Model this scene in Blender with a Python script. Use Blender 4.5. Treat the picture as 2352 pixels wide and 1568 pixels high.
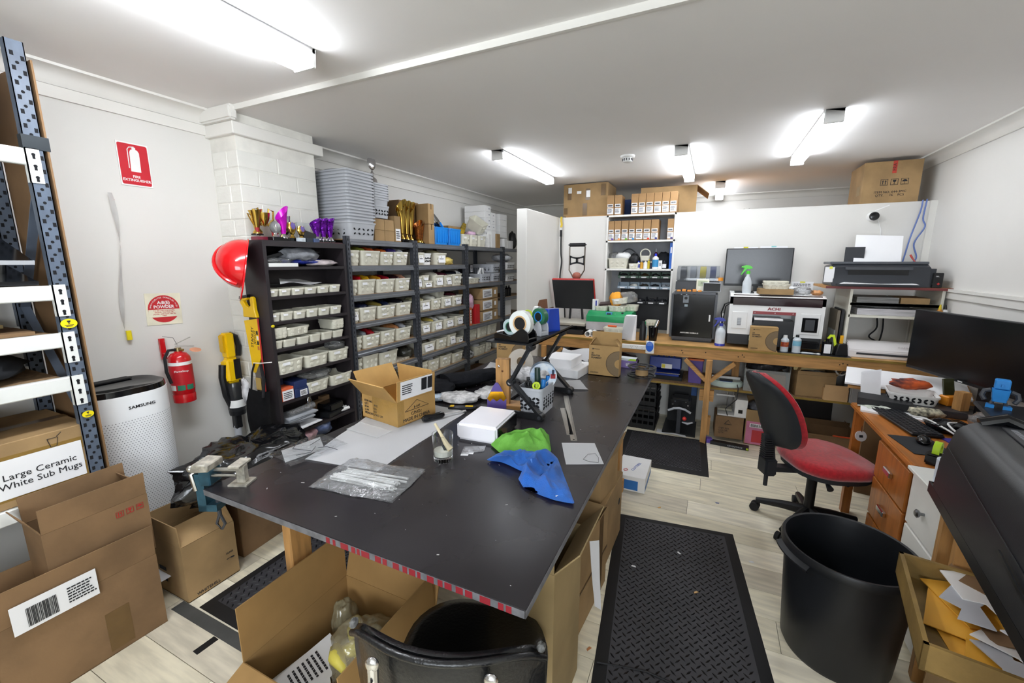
import bpy, bmesh, math, random
from mathutils import Vector as V, Matrix, Euler, noise
for _o in list(bpy.data.objects): bpy.data.objects.remove(_o)
SC = bpy.context.scene
COL = SC.collection
random.seed(7)
R = math.radians
# ------------------------------------------------------------- camera
CF, CCX, CCY, CH = 967.0, 1176.0, 784.0, 1.65
CYAW, CPIT = R(25.2), R(10.7)
_c = bpy.data.cameras.new('camera'); _c.sensor_width = 36; _c.lens = 36*CF/2352; _c.clip_start = .02
_cam = bpy.data.objects.new('camera', _c); COL.objects.link(_cam)
_cam.location = (0, 0, CH); _cam.rotation_euler = (R(90)-CPIT, 0, CYAW)
SC.camera = _cam
# ------------------------------------------------------------- world, exposure
W = bpy.data.worlds.new('world'); SC.world = W; W.use_nodes = True
W.node_tree.nodes['Background'].inputs[0].default_value = (.8, .88, 1, 1)
W.node_tree.nodes['Background'].inputs[1].default_value = .25
SC.view_settings.view_transform = 'Standard'; SC.view_settings.look = 'None'
SC.view_settings.gamma = 1; SC.view_settings.use_curve_mapping = False
SC.view_settings.exposure = 1.08
LAMP = 20.0
# daylight from behind the camera on the right: it tints the near ceiling blue and glints on the chair back
_l = bpy.data.lights.new('window_rear_offscreen', 'AREA'); _l.shape = 'RECTANGLE'; _l.size = 1.9; _l.size_y = 1.2; _l.energy = 42; _l.color = (.86, .93, 1)
_lo = bpy.data.objects.new('window_rear_offscreen', _l); COL.objects.link(_lo); _lo.location = (.4, -2.24, 1.62); _lo.rotation_euler = (R(90), 0, 0)
# ------------------------------------------------------------- pixel rays (photo frame 2352x1568)
_fw = V((-math.sin(CYAW)*math.cos(CPIT), math.cos(CYAW)*math.cos(CPIT), -math.sin(CPIT)))
_r = V((math.cos(CYAW), math.sin(CYAW), 0)); _u = _r.cross(_fw); _C = V((0, 0, CH))
def ray(x, y): return _fw*CF + _r*(x-CCX) - _u*(y-CCY)
def pz(x, y, z=0.0): d = ray(x, y); return _C + d*((z-CH)/d.z)      # on a level surface
def px(x, y, v): d = ray(x, y); return _C + d*(v/d.x)               # on a wall facing along X
def py(x, y, v): d = ray(x, y); return _C + d*(v/d.y)               # on a wall facing along Y
# ------------------------------------------------------------- materials
MATS = {}
def lin(c):
    if isinstance(c, str): c = tuple(int(c[i:i+2], 16)/255 for i in (0, 2, 4))
    return tuple((x/12.92 if x <= .04045 else ((x+.055)/1.055)**2.4) for x in c[:3])
def mat(name, col=None, rough=.5, metal=0.0, var=.08, scale=6.0, bump=0.0, bscale=60.0, spec=.5, trans=0.0, alpha=1.0, emit=0.0, ior=1.45, stretch=None, col2=None, coat=0.0, rvar=.0, sheen=0.0):
    if name in MATS: return MATS[name]
    m = bpy.data.materials.new(name); m.use_nodes = True; nt = m.node_tree; N = nt.nodes; L = nt.links
    b = N['Principled BSDF']; c = lin(col)
    b.inputs['Roughness'].default_value = rough; b.inputs['Metallic'].default_value = metal
    b.inputs['Specular IOR Level'].default_value = spec; b.inputs['IOR'].default_value = ior
    b.inputs['Transmission Weight'].default_value = trans; b.inputs['Alpha'].default_value = alpha
    b.inputs['Coat Weight'].default_value = coat; b.inputs['Sheen Weight'].default_value = sheen
    b.inputs['Base Color'].default_value = (*c, 1)
    if emit:
        b.inputs['Emission Color'].default_value = (*c, 1); b.inputs['Emission Strength'].default_value = emit
    tc = N.new('ShaderNodeTexCoord'); mp = N.new('ShaderNodeMapping'); L.new(tc.outputs['Object'], mp.inputs[0])
    if stretch: mp.inputs['Scale'].default_value = stretch
    if var or col2 or rvar:
        nz = N.new('ShaderNodeTexNoise'); nz.inputs['Scale'].default_value = scale; nz.inputs['Detail'].default_value = 5
        L.new(mp.outputs[0], nz.inputs[0])
        mx = N.new('ShaderNodeMix'); mx.data_type = 'RGBA'
        if col2: d = lin(col2); e = c
        else: d = tuple(max(0, x*(1-var*2)) for x in c); e = tuple(min(1, x*(1+var)) for x in c)
        mx.inputs[6].default_value = (*d, 1); mx.inputs[7].default_value = (*e, 1)
        rp = N.new('ShaderNodeMapRange'); rp.interpolation_type = 'SMOOTHSTEP'; rp.inputs[1].default_value = .3; rp.inputs[2].default_value = .7
        L.new(nz.outputs[0], rp.inputs[0]); L.new(rp.outputs[0], mx.inputs[0]); L.new(mx.outputs[2], b.inputs['Base Color'])
        if rvar:
            r2 = N.new('ShaderNodeMapRange'); r2.interpolation_type = 'SMOOTHSTEP'; r2.inputs[1].default_value = .3; r2.inputs[2].default_value = .7
            r2.inputs[3].default_value = max(0, rough-rvar); r2.inputs[4].default_value = min(1, rough+rvar)
            L.new(nz.outputs[0], r2.inputs[0]); L.new(r2.outputs[0], b.inputs['Roughness'])
    if bump:
        n2 = N.new('ShaderNodeTexNoise'); n2.inputs['Scale'].default_value = bscale; n2.inputs['Detail'].default_value = 4
        L.new(mp.outputs[0], n2.inputs[0])
        bp = N.new('ShaderNodeBump'); bp.inputs['Strength'].default_value = bump; bp.inputs['Distance'].default_value = .01
        L.new(n2.outputs[0], bp.inputs['Height']); L.new(bp.outputs[0], b.inputs['Normal'])
    MATS[name] = m; return m
def flat(col, rough=.6, **k):        # plain paint or print of one colour
    k.setdefault('var', .03)
    return mat('paint_%s_%d_%s' % (col, rough*100, ''.join('%s%s' % i for i in sorted(k.items()))), col, rough, **k)
wall_m = mat('wall_paint', 'dedcd7', .62, var=.015, scale=1.3, bump=.06, bscale=30)
ceil_m = mat('ceiling_paint', 'f3f1ef', .75, var=.012, scale=.8)
trim_m = mat('trim_gloss', 'e2e0da', .4, var=.015, scale=3)
brick_m = mat('painted_brick', 'e2e1da', .5, var=.02, scale=8, bump=.25, bscale=40)
card = mat('cardboard', 'a5875e', .8, var=.1, scale=5, bump=.05, bscale=90)
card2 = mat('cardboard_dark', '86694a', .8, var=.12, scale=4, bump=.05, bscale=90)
card_in = mat('cardboard_inner', 'caa577', .85, var=.06, scale=5)
tape_m = mat('packing_tape', '6f5532', .3, var=.08, scale=9)
paper = mat('paper', 'f2f2f4', .7, var=.01)
white_pl = mat('white_plastic', 'eeeeec', .35, var=.02)
cream_pl = mat('cream_plastic', 'd9d6c6', .45, var=.03, scale=10)
black_pl = mat('black_plastic', '16171a', .4, var=.1)
black_gl = mat('black_gloss', '0c0d10', .12, var=.05)
black_mt = mat('black_satin_metal', '1e1f22', .42, metal=.3, var=.1)
dark_gr = mat('dark_grey_plastic', '36383d', .45, var=.08)
grey_pl = mat('grey_plastic', 'b9bcc2', .45, var=.03)
chrome = mat('chrome', 'dcdcde', .15, metal=1, var=.03)
steel = mat('brushed_steel', 'b8b6b0', .32, metal=1, var=.06, scale=20, stretch=(1, 20, 1))
rubber = mat('rubber', '1b1b1e', .75, var=.1)
pine = mat('pine_wood', 'b98a52', .6, var=.14, scale=5, stretch=(1, 9, 9), bump=.05, bscale=20)
pine_y = mat('pine_wood_y', 'b98a52', .6, var=.14, scale=5, stretch=(9, 1, 9), bump=.05, bscale=20)
pine_z = mat('pine_wood_z', 'b98a52', .6, var=.14, scale=5, stretch=(9, 9, 1), bump=.05, bscale=20)
chipb = mat('particle_board', '9c7f5e', .8, var=.18, scale=60)
def filmmat(name, col='f4f6f8', body=.06, gloss=.55, rough=.12, bump=.9, bscale=26):
    # thin plastic film: see-through, with fresnel glints on its creases
    if name in MATS: return MATS[name]
    m = bpy.data.materials.new(name); m.use_nodes = True; nt = m.node_tree; N = nt.nodes; L = nt.links; out = N['Material Output']; N.remove(N['Principled BSDF'])
    tc = N.new('ShaderNodeTexCoord'); nz = N.new('ShaderNodeTexNoise'); nz.inputs['Scale'].default_value = bscale; nz.inputs['Detail'].default_value = 3; nz.inputs['Distortion'].default_value = .8; L.new(tc.outputs['Object'], nz.inputs[0])
    bp = N.new('ShaderNodeBump'); bp.inputs['Strength'].default_value = bump; bp.inputs['Distance'].default_value = .012; L.new(nz.outputs[0], bp.inputs['Height'])
    tr = N.new('ShaderNodeBsdfTransparent'); tr.inputs[0].default_value = (.96, .97, .98, 1); gl = N.new('ShaderNodeBsdfGlossy'); gl.inputs['Roughness'].default_value = rough; df = N.new('ShaderNodeBsdfDiffuse'); df.inputs[0].default_value = (*lin(col), 1)
    L.new(bp.outputs[0], gl.inputs['Normal']); L.new(bp.outputs[0], df.inputs['Normal'])
    lw = N.new('ShaderNodeLayerWeight'); lw.inputs[0].default_value = .35; L.new(bp.outputs[0], lw.inputs['Normal'])
    ma = N.new('ShaderNodeMath'); ma.operation = 'MULTIPLY_ADD'; L.new(lw.outputs['Fresnel'], ma.inputs[0]); ma.inputs[1].default_value = gloss; ma.inputs[2].default_value = .03
    m1 = N.new('ShaderNodeMixShader'); m1.inputs[0].default_value = body; L.new(tr.outputs[0], m1.inputs[1]); L.new(df.outputs[0], m1.inputs[2])
    m2 = N.new('ShaderNodeMixShader'); L.new(ma.outputs[0], m2.inputs[0]); L.new(m1.outputs[0], m2.inputs[1]); L.new(gl.outputs[0], m2.inputs[2]); L.new(m2.outputs[0], out.inputs[0])
    MATS[name] = m; return m
clear = filmmat('clear_film', body=.03, bscale=30)
clear2 = filmmat('crinkled_film', body=.10, gloss=.8, bscale=34)
glass_m = mat('glass', 'ffffff', .03, trans=1.0, var=0, ior=1.45)
gold = mat('gold_plating', 'd8b45a', .18, metal=1, var=.04)
silver = mat('silver_plating', 'd6d6d8', .16, metal=1, var=.04)
# ------------------------------------------------------------- mesh builder
I4 = Matrix.Identity(4)
def TR(loc=(0, 0, 0), rx=0, ry=0, rz=0, s=None):
    m = Matrix.Translation(V(loc)) @ Euler((R(rx), R(ry), R(rz))).to_matrix().to_4x4()
    if s is not None: m = m @ Matrix.Diagonal((*((s,)*3 if isinstance(s, (int, float)) else s), 1))
    return m
class MB:
    def __init__(s, m=I4): s.b = bmesh.new(); s.m = m
    def f(s, vs, fs, m=None):
        M = s.m @ (m if m is not None else I4)
        q = [s.b.verts.new(M @ V(v)) for v in vs]
        for t in fs:
            try: s.b.faces.new([q[i] for i in t])
            except ValueError: pass
        return s
    def box(s, x0, x1, y0, y1, z0, z1, m=None, tp=0.0):
        d = tp
        vs = [(x0+d, y0+d, z0), (x1-d, y0+d, z0), (x1-d, y1-d, z0), (x0+d, y1-d, z0), (x0, y0, z1), (x1, y0, z1), (x1, y1, z1), (x0, y1, z1)]
        return s.f(vs, [(3, 2, 1, 0), (4, 5, 6, 7), (0, 1, 5, 4), (1, 2, 6, 5), (2, 3, 7, 6), (3, 0, 4, 7)], m)
    def cb(s, c, d, m=None, rx=0, ry=0, rz=0):
        t = TR(c, rx, ry, rz); t = (m @ t) if m is not None else t
        return s.box(-d[0]/2, d[0]/2, -d[1]/2, d[1]/2, -d[2]/2, d[2]/2, t)
    def bar(s, a, b, w, h=None, up=(0, 0, 1), m=None):
        a = V(a); b = V(b); h = h or w; d = b-a; l = d.length; d = d.normalized(); u = V(up)
        if abs(d.dot(u)) > .98: u = V((1, 0, 0))
        x = d.cross(u).normalized(); z = x.cross(d)
        t = Matrix(((x.x, d.x, z.x, a.x), (x.y, d.y, z.y, a.y), (x.z, d.z, z.z, a.z), (0, 0, 0, 1)))
        t = (m @ t) if m is not None else t
        return s.box(-w/2, w/2, 0, l, -h/2, h/2, t)
    def tube(s, pts, r, n=8, m=None, caps=True, closed=False):
        pts = [V(p) for p in pts]; k = len(pts); rs = r if isinstance(r, (list, tuple)) else [r]*k
        vs = []; pu = None
        for i, p in enumerate(pts):
            d = (pts[(i+1) % k]-pts[i-1]) if closed else (pts[min(i+1, k-1)]-pts[max(i-1, 0)])
            d = d.normalized() if d.length > 1e-9 else V((0, 0, 1))
            u = pu if pu is not None else (V((0, 0, 1)) if abs(d.z) < .9 else V((1, 0, 0)))
            x = d.cross(u)
            x = x.normalized() if x.length > 1e-6 else V((1, 0, 0)); u = x.cross(d).normalized(); pu = u
            for j in range(n):
                a = 2*math.pi*j/n; vs.append(p+(x*math.cos(a)+u*math.sin(a))*rs[i])
        fs = []
        for i in range(k if closed else k-1):
            i2 = (i+1) % k
            for j in range(n): fs.append((i*n+j, i*n+(j+1) % n, i2*n+(j+1) % n, i2*n+j))
        if caps and not closed: fs += [tuple(range(n-1, -1, -1)), tuple(range((k-1)*n, k*n))]
        return s.f(vs, fs, m)
    def cyl(s, a, b, r, r2=None, n=14, m=None, caps=True): return s.tube([a, b], [r, r if r2 is None else r2], n, m, caps)
    def lathe(s, prof, n=16, m=None, sx=1, sy=1, a0=0, a1=360):
        full = a1-a0 >= 360; vs = []; k = len(prof); c = n if full else n+1
        for r, z in prof:
            for j in range(c):
                a = R(a0+(a1-a0)*j/n); vs.append((r*math.cos(a)*sx, r*math.sin(a)*sy, z))
        fs = [(i*c+j, i*c+(j+1) % c, (i+1)*c+(j+1) % c, (i+1)*c+j) for i in range(k-1) for j in range(n)]
        if full and prof[0][0] > 1e-6: fs.append(tuple(range(c-1, -1, -1)))
        if full and prof[-1][0] > 1e-6: fs.append(tuple(range((k-1)*c, k*c)))
        return s.f(vs, fs, m)
    def ring(s, prof, n=24, m=None, sx=1, sy=1):      # closed profile swept round the axis
        k = len(prof); vs = []
        for r, z in prof:
            for j in range(n): a = 2*math.pi*j/n; vs.append((r*math.cos(a)*sx, r*math.sin(a)*sy, z))
        return s.f(vs, [(i*n+j, i*n+(j+1) % n, ((i+1) % k)*n+(j+1) % n, ((i+1) % k)*n+j) for i in range(k) for j in range(n)], m)
    def pr(s, pts, h0, h1, ax='z', m=None):          # outline pulled along an axis
        k = len(pts)
        g = {'z': lambda p, h: (p[0], p[1], h), 'y': lambda p, h: (p[0], h, p[1]), 'x': lambda p, h: (h, p[0], p[1])}[ax]
        vs = [g(p, h0) for p in pts]+[g(p, h1) for p in pts]
        return s.f(vs, [tuple(range(k-1, -1, -1)), tuple(range(k, 2*k))]+[(i, (i+1) % k, k+(i+1) % k, k+i) for i in range(k)], m)
    def rp(s, w, d, r, z0, z1, m=None, n=5, tw=1.0):   # upright prism, rounded rectangle plan, top scaled tw
        o = rrect(w, d, r, n); k = len(o); vs = [(x, y, z0) for x, y in o]+[(x*tw, y*tw, z1) for x, y in o]
        return s.f(vs, [tuple(range(k-1, -1, -1)), tuple(range(k, 2*k))]+[(i, (i+1) % k, k+(i+1) % k, k+i) for i in range(k)], m)
    def loft(s, rings, m=None, caps=True, closed=True):
        k = len(rings[0]); vs = [p for r in rings for p in r]; e = k if closed else k-1
        fs = [(i*k+j, i*k+(j+1) % k, (i+1)*k+(j+1) % k, (i+1)*k+j) for i in range(len(rings)-1) for j in range(e)]
        if caps and closed: fs += [tuple(range(k-1, -1, -1)), tuple(range((len(rings)-1)*k, len(rings)*k))]
        return s.f(vs, fs, m)
    def sph(s, c, r, n=12, k=8, m=None):
        r = (r, r, r) if isinstance(r, (int, float)) else r; prof = []
        for i in range(k+1):
            a = math.pi*i/k-math.pi/2; prof.append((max(math.cos(a), 1e-4 if 0 < i < k else 0), math.sin(a)))
        t = Matrix.Translation(V(c)) @ Matrix.Diagonal((*r, 1)); t = (m @ t) if m is not None else t
        prof[0] = (1e-4, -1); prof[-1] = (1e-4, 1)
        return s.lathe(prof, n, t)
    def grid(s, nx, ny, fn, m=None):
        vs = [fn(i/nx, j/ny) for j in range(ny+1) for i in range(nx+1)]; c = nx+1
        return s.f(vs, [(j*c+i, j*c+i+1, (j+1)*c+i+1, (j+1)*c+i) for j in range(ny) for i in range(nx)], m)
    def blob(s, c, r, seed=0, amp=.25, fr=3.0, n=18, k=12, m=None, pw=1.0):   # crumpled lump
        r = (r, r, r) if isinstance(r, (int, float)) else r; o = V((seed*3.7, seed*1.3, -seed*2.1)); vs = []
        for i in range(k+1):
            a = math.pi*i/k-math.pi/2
            for j in range(n):
                b = 2*math.pi*j/n; d = V((math.cos(a)*math.cos(b), math.cos(a)*math.sin(b), math.sin(a)))
                q = 1+amp*noise.noise(d*fr+o)+amp*.6*abs(noise.noise(d*fr*2.3+o))
                vs.append((c[0]+d.x*r[0]*q, c[1]+d.y*r[1]*q, c[2]+math.copysign(abs(d.z)**pw, d.z)*r[2]*q))
        fs = [(i*n+j, i*n+(j+1) % n, (i+1)*n+(j+1) % n, (i+1)*n+j) for i in range(k) for j in range(n)]
        return s.f(vs, fs, m)
    def bev(s, w=.004, n=2):
        bmesh.ops.remove_doubles(s.b, verts=s.b.verts, dist=1e-5)
        e = [e for e in s.b.edges if len(e.link_faces) == 2 and e.calc_face_angle(0) > .5]
        if e: bmesh.ops.bevel(s.b, geom=e, offset=w, segments=n, affect='EDGES', clamp_overlap=True)
        return s
    def solid(s, th):                                   # give a sheet real thickness
        r = bmesh.ops.solidify(s.b, geom=s.b.faces[:], thickness=th); return s
    def mesh(s, name, m, smooth=35):
        bmesh.ops.recalc_face_normals(s.b, faces=s.b.faces)
        me = bpy.data.meshes.new(name); s.b.to_mesh(me); s.b.free(); me.materials.append(m)
        if smooth:
            me.polygons.foreach_set('use_smooth', [True]*len(me.polygons)); me.set_sharp_from_angle(angle=R(smooth))
        return me
    def o(s, name, m, par=None, loc=None, rz=0, smooth=35, **tags):
        ob = bpy.data.objects.new(name, s.mesh(name, m, smooth)); COL.objects.link(ob)
        if par is not None: ob.parent = par
        if loc is not None: ob.location = loc
        if rz: ob.rotation_euler = (0, 0, R(rz))
        for k, v in tags.items(): ob[k] = v
        return ob
def rrect(w, d, r, n=5):
    o = []
    for cx_, cy_, a in ((w/2-r, d/2-r, 0), (-w/2+r, d/2-r, 90), (-w/2+r, -d/2+r, 180), (w/2-r, -d/2+r, 270)):
        for i in range(n+1): t = R(a+90*i/n); o.append((cx_+r*math.cos(t), cy_+r*math.sin(t)))
    return o
def sm(P, k=6):                                      # smooth curve through points
    P = [V(p) for p in P]; Q = [P[0]*2-P[1]]+P+[P[-1]*2-P[-2]]; o = []
    for i in range(1, len(Q)-2):
        a, b, c, d = Q[i-1:i+3]
        for j in range(k):
            t = j/k; o.append(.5*((2*b)+(c-a)*t+(2*a-5*b+4*c-d)*t*t+(3*b-a-3*c+d)*t**3))
    return o+[P[-1]]
def circ(r, n=16, c=(0, 0), a0=0, a1=360):
    return [(c[0]+r*math.cos(R(a0+(a1-a0)*i/n)), c[1]+r*math.sin(R(a0+(a1-a0)*i/n))) for i in range(n+(0 if a1-a0 >= 360 else 1))]
def shift(pts, dx, dy, s=1.0): return [(x*s+dx, y*s+dy) for x, y in pts]
def T(name, label, cat, loc=(0, 0, 0), rz=0, group=None, rot=None):
    e = bpy.data.objects.new(name, None); COL.objects.link(e); e.empty_display_size = .05
    e.location = loc; e.rotation_euler = (0, 0, R(rz)) if rot is None else tuple(R(a) for a in rot)
    e['label'] = label; e['category'] = cat
    if group: e['group'] = group
    return e
def tag(o, label, cat, group=None):
    o['label'] = label; o['category'] = cat
    if group: o['group'] = group
    return o
def dup(root, loc=None, rz=None, label=None, group=None, rot=None):
    def cp(o, p):
        c = o.copy(); COL.objects.link(c)
        if p is not None: c.parent = p
        for ch in KIDS.get(o.name, ()): cp(ch, c)
        return c
    for o in [root]+list(root.children_recursive): KIDS[o.name] = list(o.children)
    r = cp(root, None)
    if loc is not None: r.location = loc
    if rz is not None: r.rotation_euler = (0, 0, R(rz))
    if rot is not None: r.rotation_euler = tuple(R(a) for a in rot)
    if label: r['label'] = label
    if group: r['group'] = group
    return r
KIDS = {}
def struct(o): o['kind'] = 'structure'; return o
def text(s, size, m, par, loc, rot=(90, 0, 0), name='lettering', ext=.0006, align='CENTER', sx=1.0, bold=0.0):
    c = bpy.data.curves.new('t', 'FONT'); c.body = s; c.size = size; c.extrude = ext; c.align_x = align; c.align_y = 'CENTER'; c.resolution_u = 2
    c.offset = bold
    t = bpy.data.objects.new('t', c); COL.objects.link(t)
    me = bpy.data.meshes.new_from_object(t); bpy.data.objects.remove(t); bpy.data.curves.remove(c)
    me.materials.clear(); me.materials.append(m); me.name = name
    if sx != 1: me.transform(Matrix.Diagonal((sx, 1, 1, 1)))
    ob = bpy.data.objects.new(name, me); COL.objects.link(ob); ob.parent = par; ob.location = loc; ob.rotation_euler = tuple(R(a) for a in rot)
    return ob
ORD = ['first', 'second', 'third', 'fourth', 'fifth', 'sixth', 'seventh', 'eighth', 'ninth', 'tenth', 'eleventh', 'twelfth', 'thirteenth', 'fourteenth', 'fifteenth', 'sixteenth', 'seventeenth']
# ============================================================= THE ROOM
XL, XR, YP, ZC, ZC2 = -2.85, 1.60, 4.70, 2.535, 2.51
YF, YB = 6.4, -2.2
floor = struct(MB().box(XL-.1, XR+.1, YB-.1, YF+.1, -.12, -.006).o('floor', mat('floor_joint', '6d675c', .9)))
def plank_mat(i, col):
    m = mat('vinyl_plank_%d' % i, col, .42, var=.10, scale=3.0, stretch=(1.2, 9, 1), bump=.02, bscale=25, rvar=.08); return m
plk = [plank_mat(i, c) for i, c in enumerate(('f0e8cf', 'e8dfc6', 'f4ecd6', 'e2d9c0', 'ece3c9', 'd8cfba'))]
pw, pl = .185, 1.22
pm = {}
y = YB; row = 0
while y < 4.75:
    x = XL - ((row*.47) % 1)*pl
    while x < XR:
        x0, x1 = max(x, XL), min(x+pl, XR)
        if x1-x0 > .02:
            key = (round(x1-x0, 3), random.randrange(6))
            if key not in pm: pm[key] = MB().box(.0012, key[0]-.0012, .0012, pw-.0012, -.006, 0).mesh('plank', plk[key[1]], 0)
            o = bpy.data.objects.new('plank', pm[key]); COL.objects.link(o); o.parent = floor; o.location = (x0, y, 0)
        x += pl
    y += pw; row += 1
struct(MB().box(XL, XR, 4.75, YF, -.006, -.001).o('floor_far', plk[1]))
struct(MB().box(XL-.12, XL, YB, YF, 0, ZC+.1).o('wall_left', wall_m))
struct(MB().box(XR, XR+.12, YB, YF, 0, ZC+.1).o('wall_right', wall_m))
struct(MB().box(XL-.12, XR+.12, YF, YF+.12, 0, ZC+.1).o('wall_far', wall_m))
struct(MB().box(XL-.12, -.6, YB-.12, YB, 0, ZC+.1).box(1.4, XR+.12, YB-.12, YB, 0, ZC+.1).box(-.6, 1.4, YB-.12, YB, 0, 1.0).box(-.6, 1.4, YB-.12, YB, 2.24, ZC+.1).o('wall_rear', wall_m))
wn = struct(MB().box(-.66, -.6, YB, YB+.02, .94, 2.30).box(1.4, 1.46, YB, YB+.02, .94, 2.30).box(-.6, 1.4, YB, YB+.02, .94, 1.0).box(-.6, 1.4, YB, YB+.02, 2.24, 2.30).box(.38, .42, YB-.06, YB-.02, 1.0, 2.24).o('window_1', trim_m))
MB().box(-.70, 1.50, YB, YB+.06, .92, .94).o('window_sill', trim_m, wn)
c_ = MB().box(XL-.12, XR+.12, YB-.12, 1.705, ZC, ZC+.1).box(XL-.12, XR+.12, 1.705, YF+.12, ZC2, ZC+.1)
struct(c_.o('ceiling', ceil_m))
struct(MB().box(XL+.09, XR-.0, 1.688, 1.706, ZC2-.004, ZC).o('trim_1', trim_m))
# partition behind the bench with a shelved recess, and the short return on the left
PT = 2.14
RX0, RX1 = -1.075, -.375          # recess opening
p = MB().box(-1.62, RX0, YP, YP+.02, 0, PT).box(RX1, XR, YP, YP+.02, 0, PT).box(RX0, RX1, YP, YP+.02, 0, .88)
struct(p.o('wall_back', wall_m))
struct(MB().box(-1.715, -1.612, 3.75, YP+.02, 0, PT).bev(.004, 1).o('wall_return', wall_m))
struct(MB().box(1.555, 1.60, YP-.03, YP, 0, PT).o('trim_2', trim_m))
# cornices: coved plaster over a flat band
def cornice(n, path):
    cv = [(0, 0), (.012, 0), (.02, .02)]+[(.08-.06*math.cos(R(a)), .02+.045*math.sin(R(a))) for a in (20, 40, 60, 80)]+[(.09, .066), (.09, .078), (0, .078)]
    return cv
def along_y(name, x, sgn, y0, y1, ztop):
    o = [(x+sgn*a, ztop-.078+b) for a, b in cornice(0, 0)]
    struct(MB().pr(o, y0, y1, 'y').o(name, trim_m))
def along_x(name, yv, sgn, x0, x1, ztop):
    o = [(yv+sgn*a, ztop-.078+b) for a, b in cornice(0, 0)]
    struct(MB().pr(o, x0, x1, 'x').o(name, trim_m))
along_y('trim_3', XL, 1, YB, 1.70, ZC); along_y('trim_4', XL, 1, 2.27, YF, ZC2); along_y('trim_5', XR, -1, YB, 1.70, ZC); along_y('trim_6', XR, -1, 1.70, YF, ZC2)
along_x('trim_7', YF, -1, XL, XR, ZC2)
struct(MB().box(XL, XL+.014, YB, 1.70, 2.40, 2.455).o('trim_8', trim_m)); struct(MB().box(XL, XL+.014, 2.27, YF, 2.36, 2.415).o('trim_9', trim_m))
struct(MB().box(XL, XL+.012, YB, YF, 0, .09).o('baseboard_left', trim_m))
# painted brick pier
PX0, PX1, PY0, PY1 = XL, -2.60, 1.705, 2.26
pier = struct(MB().box(PX0, PX1-.006, PY0+.006, PY1, 0, ZC2).o('wall_pier', mat('mortar', 'e4e2da', .7)))
ch, bl = .1003, .272
bms = {}
def brick(x0, x1, y0, y1, z):
    k = tuple(round(v, 3) for v in (x1-x0, y1-y0))
    if k not in bms: bms[k] = MB().box(.003, k[0]-.003, .003, k[1]-.003, .003, ch-.003).bev(.003, 1).mesh('brick', brick_m)
    o = bpy.data.objects.new('brick', bms[k]); COL.objects.link(o); o.parent = pier; o.location = (x0+random.uniform(-.0012, .0012), y0+random.uniform(-.0012, .0012), z)
for i in range(23):
    z = i*ch
    if i % 2:
        brick(PX1-.13, PX1, PY0, PY0+bl/2-.01, z); y = PY0+bl/2-.01
        brick(PX0+.005, PX1-.13, PY0, PY0+.1, z)
    else:
        brick(PX1-.10, PX1, PY0, PY0+bl-.01, z); y = PY0+bl-.01
        brick(PX0+.005, PX1-.10, PY0, PY0+.1, z)
    while y < PY1-.01:
        y1 = min(y+bl, PY1)
        if PY1-y1 < .05: y1 = PY1
        brick(PX1-.1, PX1, y, y1, z); y = y1
struct(MB().box(PX0, PX1+.022, PY0-.022, PY1+.06, 2.385, 2.455).bev(.004, 1).o('trim_10', trim_m))
struct(MB().box(PX0, PX1+.05, PY0-.05, PY0, 2.455, ZC).bev(.01, 2).o('trim_11', trim_m))
# dado ledge on the right wall
struct(MB().box(XR-.03, XR, 2.0, 4.62, 1.435, 1.455).box(XR-.018, XR, 2.0, 4.62, 1.385, 1.435).box(XR-.05, XR, 1.0, 2.9, 1.40, 1.43).o('trim_12', trim_m))
# ------------------------------------------------------------- tube lights
def batten(x, y0, y1, z, label, w=.095, k=1.0):
    lampm = mat('lit_diffuser_%d' % (k*100), 'f3f8ff', .4, var=0, emit=LAMP*k)
    t = T('batten_light', label, 'light', (x, (y0+y1)/2, z), 0, None); L = (y1-y0)
    b = MB().box(-w/2, w/2, -L/2, L/2, -.022, 0)
    b.box(-w/2, w/2, -L/2, -L/2+.018, -.075, 0).box(-w/2, w/2, L/2-.018, L/2, -.075, 0)
    b.bev(.003, 1).o('housing', white_pl, t)
    pr_ = [(-w/2+.002, -.022), (w/2-.002, -.022), (w/2-.004, -.055), (w/2-.018, -.074), (-w/2+.018, -.074), (-w/2+.004, -.055)]
    MB().pr(pr_, -L/2+.018, L/2-.018, 'y').o('diffuser', lampm, t)
    return t
batten(-1.66, .22, 1.44, ZC, 'long white ceiling tube light above the air purifier and work table', .12, 1.1)
batten(-1.60, 3.12, 4.32, ZC2, 'white ceiling tube light above the metal racks of cream bins', k=.55)
batten(-.285, 3.58, 4.78, ZC2, 'white ceiling tube light ending over the filament box shelves', k=.5)
batten(.56, 3.14, 4.36, ZC2, 'white ceiling tube light above the bench printers', k=.5)
batten(.0, 5.3, 6.3, ZC2, 'far tube light seen past the cartons on the partition', k=.5)
t = T('smoke_detector', 'round white smoke detector on the ceiling', 'smoke detector', (-.71, 3.75, ZC2))
MB().lathe([(.058, 0), (.058, -.012), (.05, -.018)], 24).lathe([(.036, -.018), (.038, -.03), (.04, -.046), (.03, -.052)], 24).o('body', white_pl, t)
for i in range(12): MB().cb((.0395, 0, -.034), (.006, .007, .018), TR(rz=i*30)).o('vent', dark_gr, t)
# white door frame head in the far room
struct(MB().box(.30, .36, YF-.04, YF, 0, 2.33).bev(.005, 1).o('trim_13', trim_m))
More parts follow.
